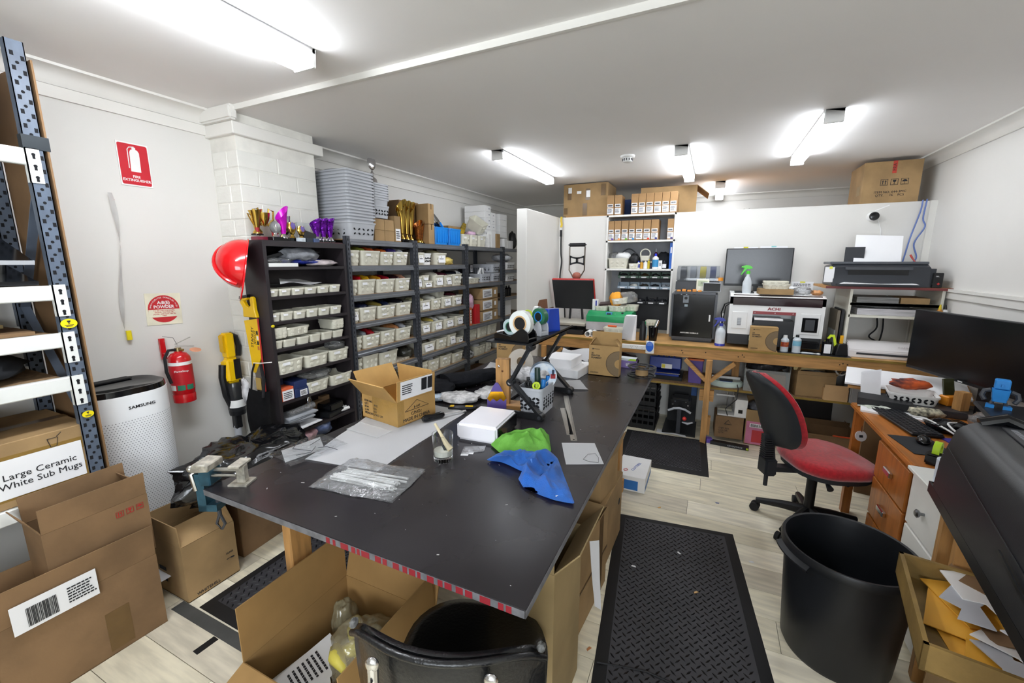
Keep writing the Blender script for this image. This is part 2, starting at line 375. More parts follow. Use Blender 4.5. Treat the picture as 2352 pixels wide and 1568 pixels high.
# ============================================================= SHARED BUILDERS
def patch(par, m, w, h, loc, rot=(0, 0, 0), name='label', th=.0008):     # thin label, faces local -y
    o = MB().box(-w/2, w/2, -th, 0, -h/2, h/2).o(name, m, par, smooth=0); o.location = loc; o.rotation_euler = tuple(R(a) for a in rot); return o
ink = flat('26262a', .7); red_ink = flat('b02a2a', .7)
def barcode(par, w, h, loc, rot=(0, 0, 0), seed=1, name='barcode', m=None):
    rn = random.Random(seed); b = MB(); x = -w/2
    while x < w/2:
        t = rn.choice((.012, .02, .03))*w; b.box(x, min(x+t, w/2), -.0012, 0, -h/2, h/2); x += t+rn.choice((.012, .02, .028))*w
    o = b.o(name, m or ink, par, smooth=0); o.location = loc; o.rotation_euler = tuple(R(a) for a in rot); return o
def lines(par, w, h, n, loc, rot=(0, 0, 0), seed=2, m=None, name='print'):   # small print too fine to read
    rn = random.Random(seed); b = MB()
    for i in range(n):
        z = h/2-h*(i+.5)/n; x = -w/2
        while x < w/2*rn.uniform(.5, 1):
            k = rn.uniform(.06, .16)*w; b.box(x, min(x+k, w/2), -.0012, 0, z-h/n*.22, z+h/n*.22); x += k+.03*w
    o = b.o(name, m or ink, par, smooth=0); o.location = loc; o.rotation_euler = tuple(R(a) for a in rot); return o
CT = .0045
def carton(label, w, d, h, loc, rz=0, flaps=None, m=card, fl=None, tape=True, cat='box', name='cardboard_box', group=None, tilt=None):
    t = T(name, label, cat, loc, rz, group, rot=tilt)
    if flaps is None:
        MB().box(-w/2, w/2, -d/2, d/2, 0, h).bev(.003, 1).o('body', m, t)
        if tape:
            k = min(.05, d*.2)
            if w >= d: MB().box(-w/2-.0006, w/2+.0006, -k/2, k/2, h-.05 if h > .1 else h*.6, h+.0006).o('tape', tape_m, t)
            else: MB().box(-k/2, k/2, -d/2-.0006, d/2+.0006, h-.05 if h > .1 else h*.6, h+.0006).o('tape', tape_m, t)
        return t
    b = MB().box(-w/2, w/2, -d/2, d/2, 0, CT).box(-w/2, w/2, -d/2, -d/2+CT, 0, h).box(-w/2, w/2, d/2-CT, d/2, 0, h)
    b.box(-w/2, -w/2+CT, -d/2+CT, d/2-CT, 0, h).box(w/2-CT, w/2, -d/2+CT, d/2-CT, 0, h).o('body', m, t, smooth=0)
    fl = fl or min(w, d)/2
    for s, a in flaps.items():
        L = (a[1] if isinstance(a, tuple) else fl); a = a[0] if isinstance(a, tuple) else a
        if s[0] == 'y':
            sg = -1 if s[1] == '-' else 1
            o = MB().box(-w/2+.002, w/2-.002, -CT/2, CT/2, .001, L).o('flap', m, t, smooth=0); o.location = (0, sg*(d/2-CT/2), h); o.rotation_euler = (R(-a*sg), 0, 0)
        else:
            sg = -1 if s[1] == '-' else 1
            o = MB().box(-CT/2, CT/2, -d/2+.002, d/2-.002, .001, L).o('flap', m, t, smooth=0); o.location = (sg*(w/2-CT/2), 0, h); o.rotation_euler = (0, R(a*sg), 0)
    return t
BM = {}
def bin_mesh(w, d, h, m=cream_pl, dim=True, r=.028, ov=.965):
    k = (round(w, 3), round(d, 3), round(h, 3), m.name, ov)
    if k in BM: return BM[k]
    def rg(f, z, e=0): return [(x, y, z) for x, y in rrect(w*f-e, d*(1-(1-f)*.7)-e, min(r, w*.2))]
    b = MB().loft([rg(.87, 0), rg(ov, h-.012), rg(1, h-.012), rg(1, h), rg(1, h, .008), rg(.87, .005, .008)])
    if dim and w > .1:
        for ix in range(3):
            for iz in range(2):
                z = h*(.28+.34*iz); y = -d/2*(1-.09*(1-z/h))+.001; x = w*(-.27+.27*ix)
                b.lathe([(.016, 0), (.013, .003), (.005, .0045), (1e-4, .005)], 8, TR((x, y, z), 90, 0, 0))
    BM[k] = b.mesh('body', m); return BM[k]
def mk(name, me, par=None, loc=None, rz=0):
    o = bpy.data.objects.new(name, me); COL.objects.link(o)
    if par is not None: o.parent = par
    if loc is not None: o.location = loc
    if rz: o.rotation_euler = (0, 0, R(rz))
    return o
LBL = {}
def bin_(label, w, d, h, loc, rz=90, group=None, lab=1, m=cream_pl, name='storage_bin', tilt=None, txt=None):
    t = T(name, label, 'bin', loc, rz, group, rot=tilt); mk('body', bin_mesh(w, d, h, m), t)
    a = math.degrees(math.atan2(d*.04, h))
    if lab == 1:
        o = patch(t, paper, min(.05, w*.35), .018, (-w*.18, -d/2*.975-.0016, h*.72), (-a*.9, 0, 0))
    elif lab == 2:
        o = patch(t, paper, w*.55, h*.6, (0, -d/2*.965-.0035, h*.48), (-a*.9, 0, random.uniform(-2, 2)))
        if txt: lines(t, w*.35, .012, 1, (0, -d/2*.965-.0045, h*.5), (-a*.9, 0, 0), seed=len(txt))
    elif lab == 3:
        for x, z in ((-.25, .75), (.25, .75), (-.2, .3)): patch(t, paper, w*.22, h*.12, (w*x, -d/2*(.93+.05*z)-.002, h*z), (-a, 0, 0))
    return t
def leafholes(b, w, z0, z1, y, nx, nz, m=None, s=1.0):
    for i in range(nx):
        for j in range(nz):
            x = -w/2+w*(i+.5)/nx; z = z0+(z1-z0)*(j+.5)/nz; a = 35 if (i+j) % 2 else -35
            pts = [(math.cos(R(k*45))*.011*s, math.sin(R(k*45))*.006*s) for k in range(8)]
            mm = TR((x, y, z), 0, a, 0); mm = (m @ mm) if m is not None else mm
            b.pr(pts, -.0012, .0006, 'y', mm)
hole_m = mat('hole_shadow', '15161a', .9, var=0)
def basket(label, w, d, h, loc, rz=90, m=grey_pl, group=None, name='plastic_basket', nx=6, nz=2, tilt=None):
    t = T(name, label, 'basket', loc, rz, group, rot=tilt); mk('body', bin_mesh(w, d, h, m, False), t)
    b = MB(); leafholes(b, w*.8, h*.2, h*.7, -d/2*.965, nx, nz); leafholes(b, d*.75, h*.2, h*.7, -w/2*.92, nx, nz, TR(rz=-90)); leafholes(b, d*.75, h*.2, h*.7, -w/2*.92, nx, nz, TR(rz=90))
    o = b.o('leaf_cutouts', hole_m, t); o['kind'] = 'stuff'; return t
def film(col, rough=.18):
    return mat('film_'+col, col, rough, var=.25, scale=14, bump=.8, bscale=24, alpha=1)
def packet(label, col, c, r, seed=1, m=None, cat='packet', name='packet', rz=0, amp=.35, pw=.8, n=16, k=10, fr=3.2):
    o = MB().blob((0, 0, 0), r, seed, amp, fr, n, k, pw=pw).o(name, m or film(col), None, c, rz, smooth=180); return tag(o, label, cat)
def bottle(label, prof, m, loc, cap=None, capm=None, n=16, sx=1, sy=1, rz=0, cat='bottle', name='bottle', group=None):
    t = T(name, label, cat, loc, rz, group); MB().lathe(prof, n, None, sx, sy).o('body', m, t)
    if cap: MB().lathe(cap, n).o('cap', capm or white_pl, t)
    return t
def slab(name, label, cat, m, w, d, h, loc, rz=0, bev=.0, group=None, tilt=None):
    b = MB().box(-w/2, w/2, -d/2, d/2, 0, h)
    if bev: b.bev(bev, 2)
    o = tag(b.o(name, m, None, loc, rz), label, cat, group)
    if tilt: o.rotation_euler = tuple(R(a) for a in tilt)
    return o
def sheet(name, label, cat, m, w, d, loc, rz=0, wave=.004, seed=1, th=.0006, group=None, pts=None):
    o_ = V((seed*1.7, seed*.9, 0))
    def fn(u, v):
        x = (u-.5)*w; y = (v-.5)*d; return (x, y, wave*(.6+noise.noise(V((x*6, y*6, 0))+o_)))
    b = MB().grid(12, 12, fn); b.solid(th); return tag(b.o(name, m, None, loc, rz, smooth=60), label, cat, group)
def quadsheet(name, label, cat, m, P, th=.0008, wave=.002, n=10, seed=1, group=None, sub=None):
    P = [V(p) for p in P]; o_ = V((seed*2.3, seed, 0))
    def fn(u, v):
        q = (P[0]*(1-u)+P[1]*u)*(1-v)+(P[3]*(1-u)+P[2]*u)*v; q = q-P[0]; q.z += wave*(.5+noise.noise(q*7+o_)); return q
    b = MB().grid(n, n, fn); b.solid(th); return tag(b.o(name, m, None, P[0], smooth=60), label, cat, group)
# ============================================================= LEFT WALL: heavy rack, wall fittings, cartons
UX, UY0, UY1 = -2.40, .757, .808
navy = mat('rack_upright_paint', '5d6878', .4, var=.1, scale=12)
beam_w = mat('rack_beam_paint', 'e9ebe8', .4, var=.03)
t = T('storage_rack', 'heavy storage rack with dark perforated uprights and white beams', 'rack', (UX, UY0, 0))
def upright(x, y, face, name='upright'):
    b = MB().box(x-.035 if face > 0 else x, x if face > 0 else x+.035, y, y+.003, 0, 2.455).box(x-.035 if face > 0 else x, x if face > 0 else x+.035, y+.048, y+.051, 0, 2.455)
    b.box(min(x, x-.003*face), max(x, x-.003*face), y, y+.051, 0, 2.455)
    u = b.o(name, navy, t)
    h = MB(); z = .05
    while z < 2.43:
        for q, dz in ((.009, .0), (.036, -.012)): h.box(x-.0004, x+.0008, y+q, y+q+.010, z+dz, z+dz+.016)
        h.lathe([(.0055, -.0004), (.0055, .0008)], 8, TR((x, y+.025, z-.022), 0, 90, 0)); z += .05
    o = h.o('perforation', hole_m, u); o['kind'] = 'stuff'
upright(0, 0, 1); upright(-.415, 0, 1)
MB().bar((-.03, .025, 1.95), (-.40, .025, 1.45), .03, .004).o('brace', navy, t); MB().bar((-.40, .025, 1.45), (-.03, .025, 1.0), .03, .004).o('brace', navy, t)
MB().box(-.43, .002, .060, .066, .3, 2.40).o('end_board', mat('hardboard_edge', '8a6a48', .7), t)
MB().box(-.03, .004, -.006, .070, 2.075, 2.125).o('tape_wrap', mat('duct_tape', '2a3136', .3), t)
for zt in (2.075, 1.556, 1.362, 1.177, .70):
    MB().box(-.03, 0, -2.0, 0, zt-.06, zt).bev(.004, 1).o('beam', beam_w, t)
    MB().box(0, .004, -.004, .036, zt-.125, zt+.003).box(-.02, .004, -.004, 0, zt-.125, zt+.003).o('beam_bracket', beam_w, t)
    h = MB()
    for k in range(3): h.lathe([(.006, .004), (.006, .0052)], 8, TR((0, .018, zt-.02-.042*k), 0, 90, 0)).box(.004, .0052, .014, .022, zt-.036-.042*k, zt-.024-.042*k)
    o = h.o('bracket_slots', hole_m, t); o['kind'] = 'stuff'
    MB().box(-.44, -.42, -2.0, 0, zt-.06, zt).o('rear_beam', beam_w, t)
    MB().box(-.43, -.005, -2.0, -.02, zt-.016, zt-.001).o('shelf_board', chipb, t)
yel = flat('f0dc1e', .4)
def sticker(par, loc, s=1.0):
    o = MB().pr(shift(circ(.026*s, 20), 0, 0), 0, .001, 'x', TR(s=(1, 1.0, .75))).o('sticker', yel, par, loc)
    MB().pr([(-.006, .006), (.006, .006), (.004, -.001), (.001, -.003), (.001, -.007), (.004, -.009), (-.004, -.009), (-.001, -.007), (-.001, -.003), (-.004, -.001)], .001, .0018, 'x', TR(loc=(0, 0, .006), s=s)).box(.001, .0016, -.014*s, .014*s, -.008*s, -.0055*s).box(.001, .0016, -.010*s, .010*s, -.0125*s, -.010*s).o('sticker_print', ink, o)
    return o
sticker(t, (.006, .024, 1.40)); sticker(t, (.006, .028, 1.005), .75)
# goods on the heavy rack
blue_bk = mat('dark_blue_plastic', '232a40', .45)
for i, (z, c) in enumerate(((2.078, black_pl), (2.20, blue_bk), (2.325, black_pl))):
    t2 = T('storage_crate', 'dark plastic crate on the top rack shelf, %s of its stack' % ('bottom', 'middle', 'top')[i], 'crate', (-2.62, .35, z))
    mk('body', bin_mesh(.36, .56, .115, c, False), t2, rz=0)
    MB().tube([(.16, .265, .105), (.165, .30, .09), (.16, .265, .03)], .006).o('handle', black_pl, t2)
for i, (z, a, l) in enumerate(((1.560, 24, 'black glossy sign panel with yellow sticker lying at the rack front'), (1.640, 34, 'black tilted sign panel stacked on another panel in the rack'))):
    o = T('sign_panel', l, 'panel', (-2.42, .40, z+.004), rot=(0, a*.55, 0))
    MB().box(-.36, 0, -.5, .325, 0, .008).o('panel', black_gl, o); MB().box(0, .004, -.5, .325, -.004, .012).o('edge_strip', grey_pl if i else black_pl, o)
    sticker(o, (.005, -.02, .004), .7)
slab('board', 'thin brown board lying on the rack shelf', 'board', card2, .34, .9, .014, (-2.60, .24, 1.363)); slab('board', 'dark board lying on top of the brown board', 'board', black_pl, .30, .8, .012, (-2.62, .2, 1.379)); slab('board', 'olive taped board topmost of the flat pile in the rack', 'board', mat('olive_board', '7b6a45', .4), .26, .7, .014, (-2.64, .28, 1.393))
packet('crumpled dark fabric bundle on the rack shelf below the flat boards', '1a1c20', (-2.60, .52, 1.235), (.17, .16, .05), 3, mat('dark_fabric', '1b1d22', .9), 'fabric', 'fabric_bundle')
packet('black folded apron on the lower rack shelf', '14151a', (-2.58, .12, 1.245), (.16, .17, .06), 5, mat('dark_fabric2', '141519', .9), 'fabric', 'folded_apron')
# mug carton on the lowest rack shelf
t = carton('tall taped carton of mugs with a printed paper sign on its front', .43, .80, .262, (-2.625, .385, .702), 0, None, card)
MB().box(.2146, .2156, -.40, .4, .03, .10).box(.2146, .2156, -.40, .4, .16, .21).o('tape', mat('yellowed_tape', '9a7b42', .2, bump=.5, bscale=12), t)
patch(t, paper, .30, .155, (.217, .215, .118), (0, 0, 90), 'paper_sign')
text('Large Ceramic\nWhite Sub Mugs', .036, ink, t, (.2185, .236, .108), (90, 0, 90))
MB().tube([(.2165, .268, .235), (.2165, .275, .20), (.2165, .293, .20), (.2165, .300, .235), (.2165, .268, .235)], .0012, 5).tube([(.2165, .296, .238), (.2165, .312, .252)], .0012, 5).o('cup_sketch', ink, t)
slab('tray', 'black plastic tray standing on the mug carton', 'tray', black_pl, .20, .30, .05, (-2.66, .42, .966), 0, .006)
# wall signs
t = T('fire_extinguisher_sign', 'red rectangular fire extinguisher sign on the white wall', 'sign', (XL+.002, 1.303, 2.16))
MB().box(0, .002, -.070, .070, -.110, .110).o('backing', white_pl, t)
MB().pr(shift(rrect(.130, .206, .008), 0, 0), .002, .003, 'x').o('red_field', flat('c9202f', .4), t)
b = MB().pr([(-.020, -.036), (.024, -.036), (.026, .062), (.020, .074), (.004, .080), (-.010, .074), (-.016, .062)], .003, .004, 'x').box(.003, .004, -.004, .012, .078, .088)
b.tube([(.0035, .006, .090), (.0035, -.016, .086), (.0035, -.024, .074), (.0035, -.026, -.02)], .0025, 5).o('extinguisher_symbol', white_pl, t)
text('FIRE\nEXTINGUISHER', .0182, white_pl, t, (.0035, 0, -.071), (90, 0, 90), bold=.0004)
t = T('extinguisher_type_sign', 'cream square sign with a round red powder extinguisher notice', 'sign', (XL+.002, 1.336, 1.384), rot=(-2, 0, 0))
MB().box(0, .0015, -.088, .088, -.090, .090).o('backing', mat('sign_cream', 'eae6cf', .5), t)
rs = flat('c42f35', .45)
MB().pr(circ(.078, 40), .0015, .0022, 'x').o('red_disc', rs, t)
MB().box(.0022, .0028, -.0765, .0765, -.046, -.002).pr([(p[0], p[1]) for p in circ(.0755, 40) if -.047 < p[1] < 0], .0022, .0027, 'x').o('cream_band', MATS['sign_cream'], t)
text('A:B(E)\nPOWDER', .024, white_pl, t, (.0026, 0, .024), (90, 0, 90), bold=.0006)
text('TO BE USED FOR PAPER,\nWOOD, TEXTILE, OIL,\nLIQUID, AND ELECTRICAL\nFIRES', .0098, rs, t, (.0032, 0, -.024), (90, 0, 90))
for i, chh in enumerate('THIS COLOURED EXTINGUISHER'):
    if chh != ' ':
        a = 172-164*i/25; text(chh, .0115, white_pl, t, (.0026, -.066*-math.cos(R(180-a)), .066*math.sin(R(a))), (90, -(90-a)*1.0 if False else 0, 90), name='letter')
# twisted plastic hanging on the wall
t = T('twisted_plastic_strip', 'clear twisted plastic strip hanging on the wall with a yellow tag', 'strip', (XL+.012, 1.174, 2.0))
vs = MB()
def fn(u, v):
    z = -.72*v; a = v*5.0; w = .009+.004*math.sin(v*9); return ((u-.5)*w*math.sin(a)*1.0+.006, (u-.5)*w*math.cos(a)*2+(-.004+.012*v-.045*v*v+.01*math.sin(v*6)), z)
vs.grid(3, 40, fn); vs.solid(.0005); vs.o('strip', mat('strip_film', 'e4e4e2', .25, alpha=.75, var=.1), t)
MB().tube([(0, 0, 0), (0, .006, -.02), (0, .012, -.035)], .002, 5).tube([(0, .006, -.015), (0, .002, -.035)], .0015, 5).o('red_tie', flat('b5302c', .5), t)
MB().cyl((.006, -.024, -.715), (.006, -.024, -.765), .012, n=10).o('yellow_tag', yel, t)
# fire extinguisher
red = mat('extinguisher_red', 'c3141c', .22, var=.04, coat=.4)
t = T('fire_extinguisher', 'red powder fire extinguisher hung on the wall behind the air purifier', 'fire extinguisher', (-2.765, 1.335, .838))
MB().lathe([(.040, 0), (.055, .006), (.056, .05), (.0545, .053), (.0545, .057), (.056, .06), (.056, .245), (.052, .272), (.038, .292), (.020, .300), (.018, .305)], 28).o('cylinder', red, t)
MB().lathe([(.0567, .085), (.0567, .225)], 28, a0=-110, a1=60).o('label_band', flat('c0202a', .4), t); MB().lathe([(.0569, .228), (.0569, .247)], 28, a0=-110, a1=60).o('white_band', white_pl, t)
for i in range(3): MB().lathe([(.0571, .082), (.0571, .112)], 6, a0=-100+i*46, a1=-62+i*46).o('class_icon', flat('2f7f62' if i else 'e8e8e4', .4), t)
text('FlameStop', .016, white_pl, t, (.0572*math.cos(R(-25)), .0572*math.sin(R(-25)), .195), (90, 0, 65))
b = MB().cyl((0, 0, .30), (0, 0, .325), .016, n=12).cyl((0, 0, .312), (.03, .012, .312), .007, n=8); b.o('valve', mat('brass', 'b9a67a', .3, metal=1), t)
MB().bar((-.005, -.01, .335), (.03, .07, .325), .018, .003).bar((-.005, -.01, .345), (.025, .06, .38), .018, .003).o('lever', steel, t)
MB().tube([(.0, -.015, .315), (.005, -.05, .318), (.01, -.075, .28), (.012, -.078, .20), (.02, -.066, .13)], .008, 8).o('hose', rubber, t)
MB().box(-.075, -.06, -.055, -.03, .26, .38).box(-.075, -.03, -.05, -.035, .29, .30).o('wall_bracket', red, t)
MB().lathe([(.02, .345), (.028, .343)], 12, TR((.02, .02, 0), 0, 20)).o('safety_tag', mat('tag_card', 'c98a6a', .6), t); MB().tube([(0, 0, .34), (.03, -.03, .39), (.03, -.08, .405)], .0012, 5).o('tag_wire', dark_gr, t)
# air purifier
t = T('air_purifier', 'tall white air purifier with perforated front and glossy black top', 'air purifier', (-2.665, 1.0, 0), 0)
o_ = rrect(.33, .365, .135, 10); rings = []
for z, s in ((0, .93), (.012, .97), (.05, .985), (1.0, 1.0), (1.018, .995)): rings.append([(x*s, y*s, z) for x, y in o_])
MB().loft(rings).o('casing', mat('purifier_white', 'eceef0', .38, var=.01), t)
rings = [[(x*s, y*s, z) for x, y in o_] for z, s in ((1.016, .985), (1.045, .965), (1.046, .90), (1.036, .80), (1.036, .1))]
MB().loft(rings).o('top_panel', black_gl, t)
b = MB()
for k in range(10): b.box(-.15+.006*k, -.147+.006*k, -.10, .10, 1.040, 1.0465)
b.o('outlet_louvres', black_pl, t)
h = MB(); pts = []
for j in range(74):
    z = .06+j*.0114
    for i in range(58):
        s_ = (i+(j % 2)*.5)/58*.70-.35        # arc length around the front
        if s_ < -.135*1.35 or s_ > .135*1.35: pass
        fl_ = .365/2-.135; al = abs(s_)
        if al <= fl_: x, y, nx, ny = .165, s_, 1, 0
        else:
            a = (al-fl_)/.135
            if a > 1.35: continue
            x = .165-.135+.135*math.cos(a); y = math.copysign(fl_+.135*math.sin(a), s_); nx, ny = math.cos(a), math.copysign(math.sin(a), s_)
        tx, ty = -ny, nx; c = V((x*1.001+nx*.0004, y*1.001+ny*.0004, z)); e = .0026; u = V((tx, ty, 0))
        k = len(pts); pts += [c+u*e, c+V((0, 0, e*.8)), c-u*e, c-V((0, 0, e*.8))]
h.f(pts, [(i, i+1, i+2, i+3) for i in range(0, len(pts), 4)]); o = h.o('perforations', mat('grille_hole', '50545a', .8, var=0), t); o['kind'] = 'stuff'
text('SAMSUNG', .020, ink, t, (.1662, .02, .955), (90, 0, 90), bold=.0003, sx=1.2)
# open cartons on the floor
def sgn(par, x, y, z, s=1.0, rot=(90, 0, 90), m=ink):   # handling symbols: cup, umbrella, arrows
    for k in range(3):
        q = MB(); q.box(-.5, .5, .44, .5, 0, .0006).box(-.5, .5, -.5, -.44, 0, .0006).box(-.5, -.44, -.5, .5, 0, .0006).box(.44, .5, -.5, .5, 0, .0006)
        if k == 1: q.pr([(-.25, .35), (.25, .35), (.18, .05), (.04, -.02), (.04, -.3), (.2, -.36), (-.2, -.36), (-.04, -.3), (-.04, -.02), (-.18, .05)], 0, .0006)
        elif k == 2: q.pr([(.34*math.cos(R(a)), .34*math.sin(R(a))) for a in range(0, 181, 20)], 0, .0006).box(-.02, .02, -.36, 0, 0, .0006)
        else:
            for dx in (-.18, .18): q.pr([(dx-.14, .1), (dx, .36), (dx+.14, .1), (dx+.05, .1), (dx+.05, -.3), (dx-.05, -.3), (dx-.05, .1)], 0, .0006)
        q.box(-.36, .36, -.38, -.34, 0, .0006)
        o = q.o('handling_symbol', m, par); o.scale = (s, s, 1); o.location = V((x, y, z))+Euler(tuple(R(a) for a in rot)).to_matrix() @ V(((k-1)*1.35*s, 0, 0)); o.rotation_euler = tuple(R(a) for a in rot)
t = carton('large flat brown carton with a barcode address label standing on the floor', .20, 1.30, .355, (-2.30, .20, 0), -2, {'x+': (4, .145), 'x-': (0, .12), 'y+': (2, .03), 'y-': (-80, .1)}, card2)
patch(t, paper, .235, .115, (.112, .33, .372), (0, 0, 90), 'address_label'); barcode(t, .08, .075, (.1135, .29, .365), (0, 0, 90), 3); lines(t, .08, .07, 6, (.1135, .40, .372), (0, 0, 90), 5)
for y0, y1, z0, z1 in ((.1, .16, 0, .35), (-.55, -.48, .05, .34), (.45, .53, .02, .2)): MB().box(.1006, .1012, y0, y1, z0, z1).o('tape', tape_m, t)
slab('cardboard_sheet', 'pale loose cardboard sheet lying inside the large flat carton', 'cardboard', card_in, .16, .55, .006, (-2.31, .14, .33))
t = carton('opened brown carton with red handling symbols standing in the large flat carton', .17, .335, .28, (-2.305, .70, .352), 0, {'x+': (2, .10), 'x-': (3, .11), 'y-': (25, .08), 'y+': (-20, .08)}, card2)
sgn(t, .0862, .10, .235, .026, m=red_ink)
t = carton('opened brown carton with inward front flap beside the air purifier', .27, .25, .30, (-2.335, 1.073, 0), 0, {'x+': (-38, .11), 'x-': (4, .11), 'y-': (3, .11), 'y+': (-15, .11)}, card)
patch(t, paper, .10, .12, (-.05, -.127, .11), name='stock_label'); barcode(t, .06, .02, (-.05, -.1285, .14), seed=8); barcode(t, .06, .02, (-.05, -.1285, .08), seed=9)
text('WHITEHILL', .022, ink, t, (.1362, -.03, .02), (90, 0, 90), align='CENTER'); text('GLASS', .013, ink, t, (.1362, .085, .14), (90, 0, 90))
MB().pr([(-.25, .35), (.25, .35), (.18, .05), (.04, -.02), (.04, -.3), (.2, -.36), (-.2, -.36), (-.04, -.3), (-.04, -.02), (-.18, .05)], 0, .0006).o('glass_symbol', ink, t, (.1362, .085, .11)).scale = (.05, .05, 1)
t.children[-1].rotation_euler = (R(90), 0, R(90))
carton('plain closed brown carton under the black bin bag', .30, .36, .36, (-2.44, 1.44, 0), 4, None, card2)
# black bin bag heap on that carton
bagm = mat('bin_bag', '0e0f12', .16, var=.1, bump=.7, bscale=9, coat=.3)
o = MB().blob((0, 0, 0), (.18, .34, .14), 11, .30, 2.6, 44, 28, pw=.75).o('bin_bag', bagm, None, (-2.27, 1.36, .54), smooth=50); tag(o, 'glossy black bin bag slumped on a carton beside the bookcase', 'bag')
# cordless stick vacuum on the pier corner
vy = mat('tool_yellow', 'f1c40f', .35, var=.03)
t = T('stick_vacuum', 'yellow and black cordless stick vacuum hung beside the brick pier', 'vacuum cleaner', (-2.78, 1.62, .345), 0)
MB().box(-.03, .03, -.025, .03, .70, .86).bev(.008, 2).o('battery_mount', vy, t)
MB().box(-.032, .02, -.035, .008, .735, .85).bev(.006, 2).o('battery', mat('tool_yellow_dark', 'd8a90c', .4), t)
MB().box(-.04, .04, -.045, .055, .53, .70).bev(.022, 3).o('motor_body', vy, t)
MB().tube([(.0, .02, .85), (.0, .055, .83), (.0, .07, .76), (.0, .06, .70)], .016, 10).box(.041, .046, -.0, .04, .56, .69).o('handle', black_pl, t)
MB().tube([(-.0, -.045, .66), (-.0, -.055, .58), (-.0, -.045, .46), (0, -.02, .38)], .022, 10).o('rear_grip', black_pl, t)
MB().lathe([(.048, .33), (.052, .36), (.052, .51), (.045, .535)], 20).o('dust_canister', mat('smoked_plastic', '2b2c2e', .12, var=.05), t, (.0, .012, 0))
MB().lathe([(.0528, .37), (.0528, .42)], 14, a0=-80, a1=70).o('canister_label', white_pl, t, (0, .012, 0))
MB().lathe([(.047, .315), (.05, .345)], 20).o('canister_lid', black_pl, t, (0, .012, 0))
MB().box(-.022, .022, -.02, .025, .22, .33).bev(.006, 1).o('tube_collar', black_pl, t); MB().cyl((0, 0, .0), (0, 0, .24), .021, n=14).o('wand', grey_pl, t)
MB().box(-.03, .03, -.10, .10, -.38, -.34).cyl((0, 0, -.36), (0, 0, .0), .015, n=10).o('floor_head', dark_gr, t)
MB().box(-.05, -.03, -.02, .02, .74, .84).o('wall_hook', black_pl, t)
text('MAX', .03, ink, t, (.0215, 0, .03), (0, 90, 0))
# ============================================================= BOOKCASE AND BIN RACKS ALONG THE LEFT WALL
FX = -2.40                                     # front plane of bookcase and racks
bk = mat('bookcase_laminate', '2b2629', .45, var=.08, scale=8)
BY0, BY1, BH = 1.664, 2.290, 1.778
t = T('bookcase', 'black laminate bookcase crammed with small cream bins', 'bookcase', (FX, BY0, 0))
BW, BD = BY1-BY0, .20
MB().box(-BD, 0, 0, .022, 0, BH).o('side_panel', bk, t); MB().box(-BD, 0, BW-.022, BW, 0, BH).o('side_panel', bk, t)
MB().box(-BD, 0, .022, BW-.022, BH-.035, BH).o('top_panel', bk, t); MB().box(-BD, -BD+.006, .022, BW-.022, 0, BH-.035).o('back_panel', bk, t)
BSZ = (1.620, 1.440, 1.286, 1.115, .948, .772, .545, .30, .08)
for z in BSZ: MB().box(-BD+.006, -.002, .022, BW-.022, z-.018, z).o('shelf', bk, t)
o = sticker(t, (.001, .012, 1.265), .45)
def fy(zx, zy, crop, v=FX-.004): return px(crop[0]+zx/crop[2], crop[1]+zy/crop[2], v)
CA = (590, 540, 6.817); CB = (590, 740, 6.03); CC = (780, 540, 4.612)
def row(data, crop, zs, d, name, grp, x0=FX-.012, h=None, cont=None):
    k = 0
    for e in data:
        a = fy(e[0], e[3], crop); b = fy(e[1], e[3], crop); c = fy((e[0]+e[1])/2, e[2], crop)
        w = (b.y-a.y)*.985; hh = h or max(.03, c.z-zs); lab = e[4] if len(e) > 4 else 1
        nm = '%s cream bin %s' % (ORD[k], name); k += 1
        bin_(nm, w, d, hh, (x0-d/2, (a.y+b.y)/2, zs+.0015), 90, grp, lab, txt='abc')
        if len(e) > 5 and e[5]:
            for q, (col, what) in enumerate(e[5]):
                pw_ = w*(.40 if len(e[5]) > 1 else .46)
                yy = (a.y+b.y)/2+(0 if len(e[5]) == 1 else (-.22+.44*q)*w)
                packet('%s in the %s bin %s' % (what, ORD[k-1], name), col, (x0-d*.42, yy, zs+hh*.92), (d*.31, w*(.17 if len(e[5]) > 1 else .33), hh*.36), k*7+q+int(zs*100), film(col), amp=.22)
# ---- bookcase bins
row([(213, 380, 850, 965), (383, 580, 840, 955), (585, 785, 825, 940), (788, 982, 812, 920), (985, 1172, 795, 905), (1175, 1345, 775, 885)], CA, 1.440, .165, 'on the second bookcase shelf', 'small bins on the second bookcase shelf')
row([(245, 405, 1225, 1345), (408, 612, 1200, 1320), (615, 812, 1180, 1295), (815, 1000, 1150, 1265), (1003, 1185, 1130, 1240), (1188, 1362, 1105, 1212)], CA, 1.286, .165, 'on the third bookcase shelf', 'small bins on the third bookcase shelf')
row([(255, 395, 260, 370, 0), (400, 588, 232, 345, 0), (592, 765, 195, 300, 0), (768, 922, 160, 272, 0), (925, 1082, 130, 240, 0), (1085, 1230, 108, 210, 0)], CB, 1.115, .165, 'on the fourth bookcase shelf', 'small bins on the fourth bookcase shelf')
for i, (y, z, a) in enumerate(((1.735, 1.178, 90), (1.735, 1.196, 90), (2.195, 1.178, 90), (2.195, 1.196, 90))): bin_('spare cream bin nested on the %s of the fourth bookcase shelf, %s of two' % ('side-panel end' if i < 2 else 'rack end', ('lower', 'upper')[i % 2]), .105, .165, .05, (FX-.095, y, z), a, None, 0)
bin_('cream bin resting crosswise on other bins of the fourth bookcase shelf', .19, .15, .055, (FX-.09, 1.865, 1.182), 96, None, 0)
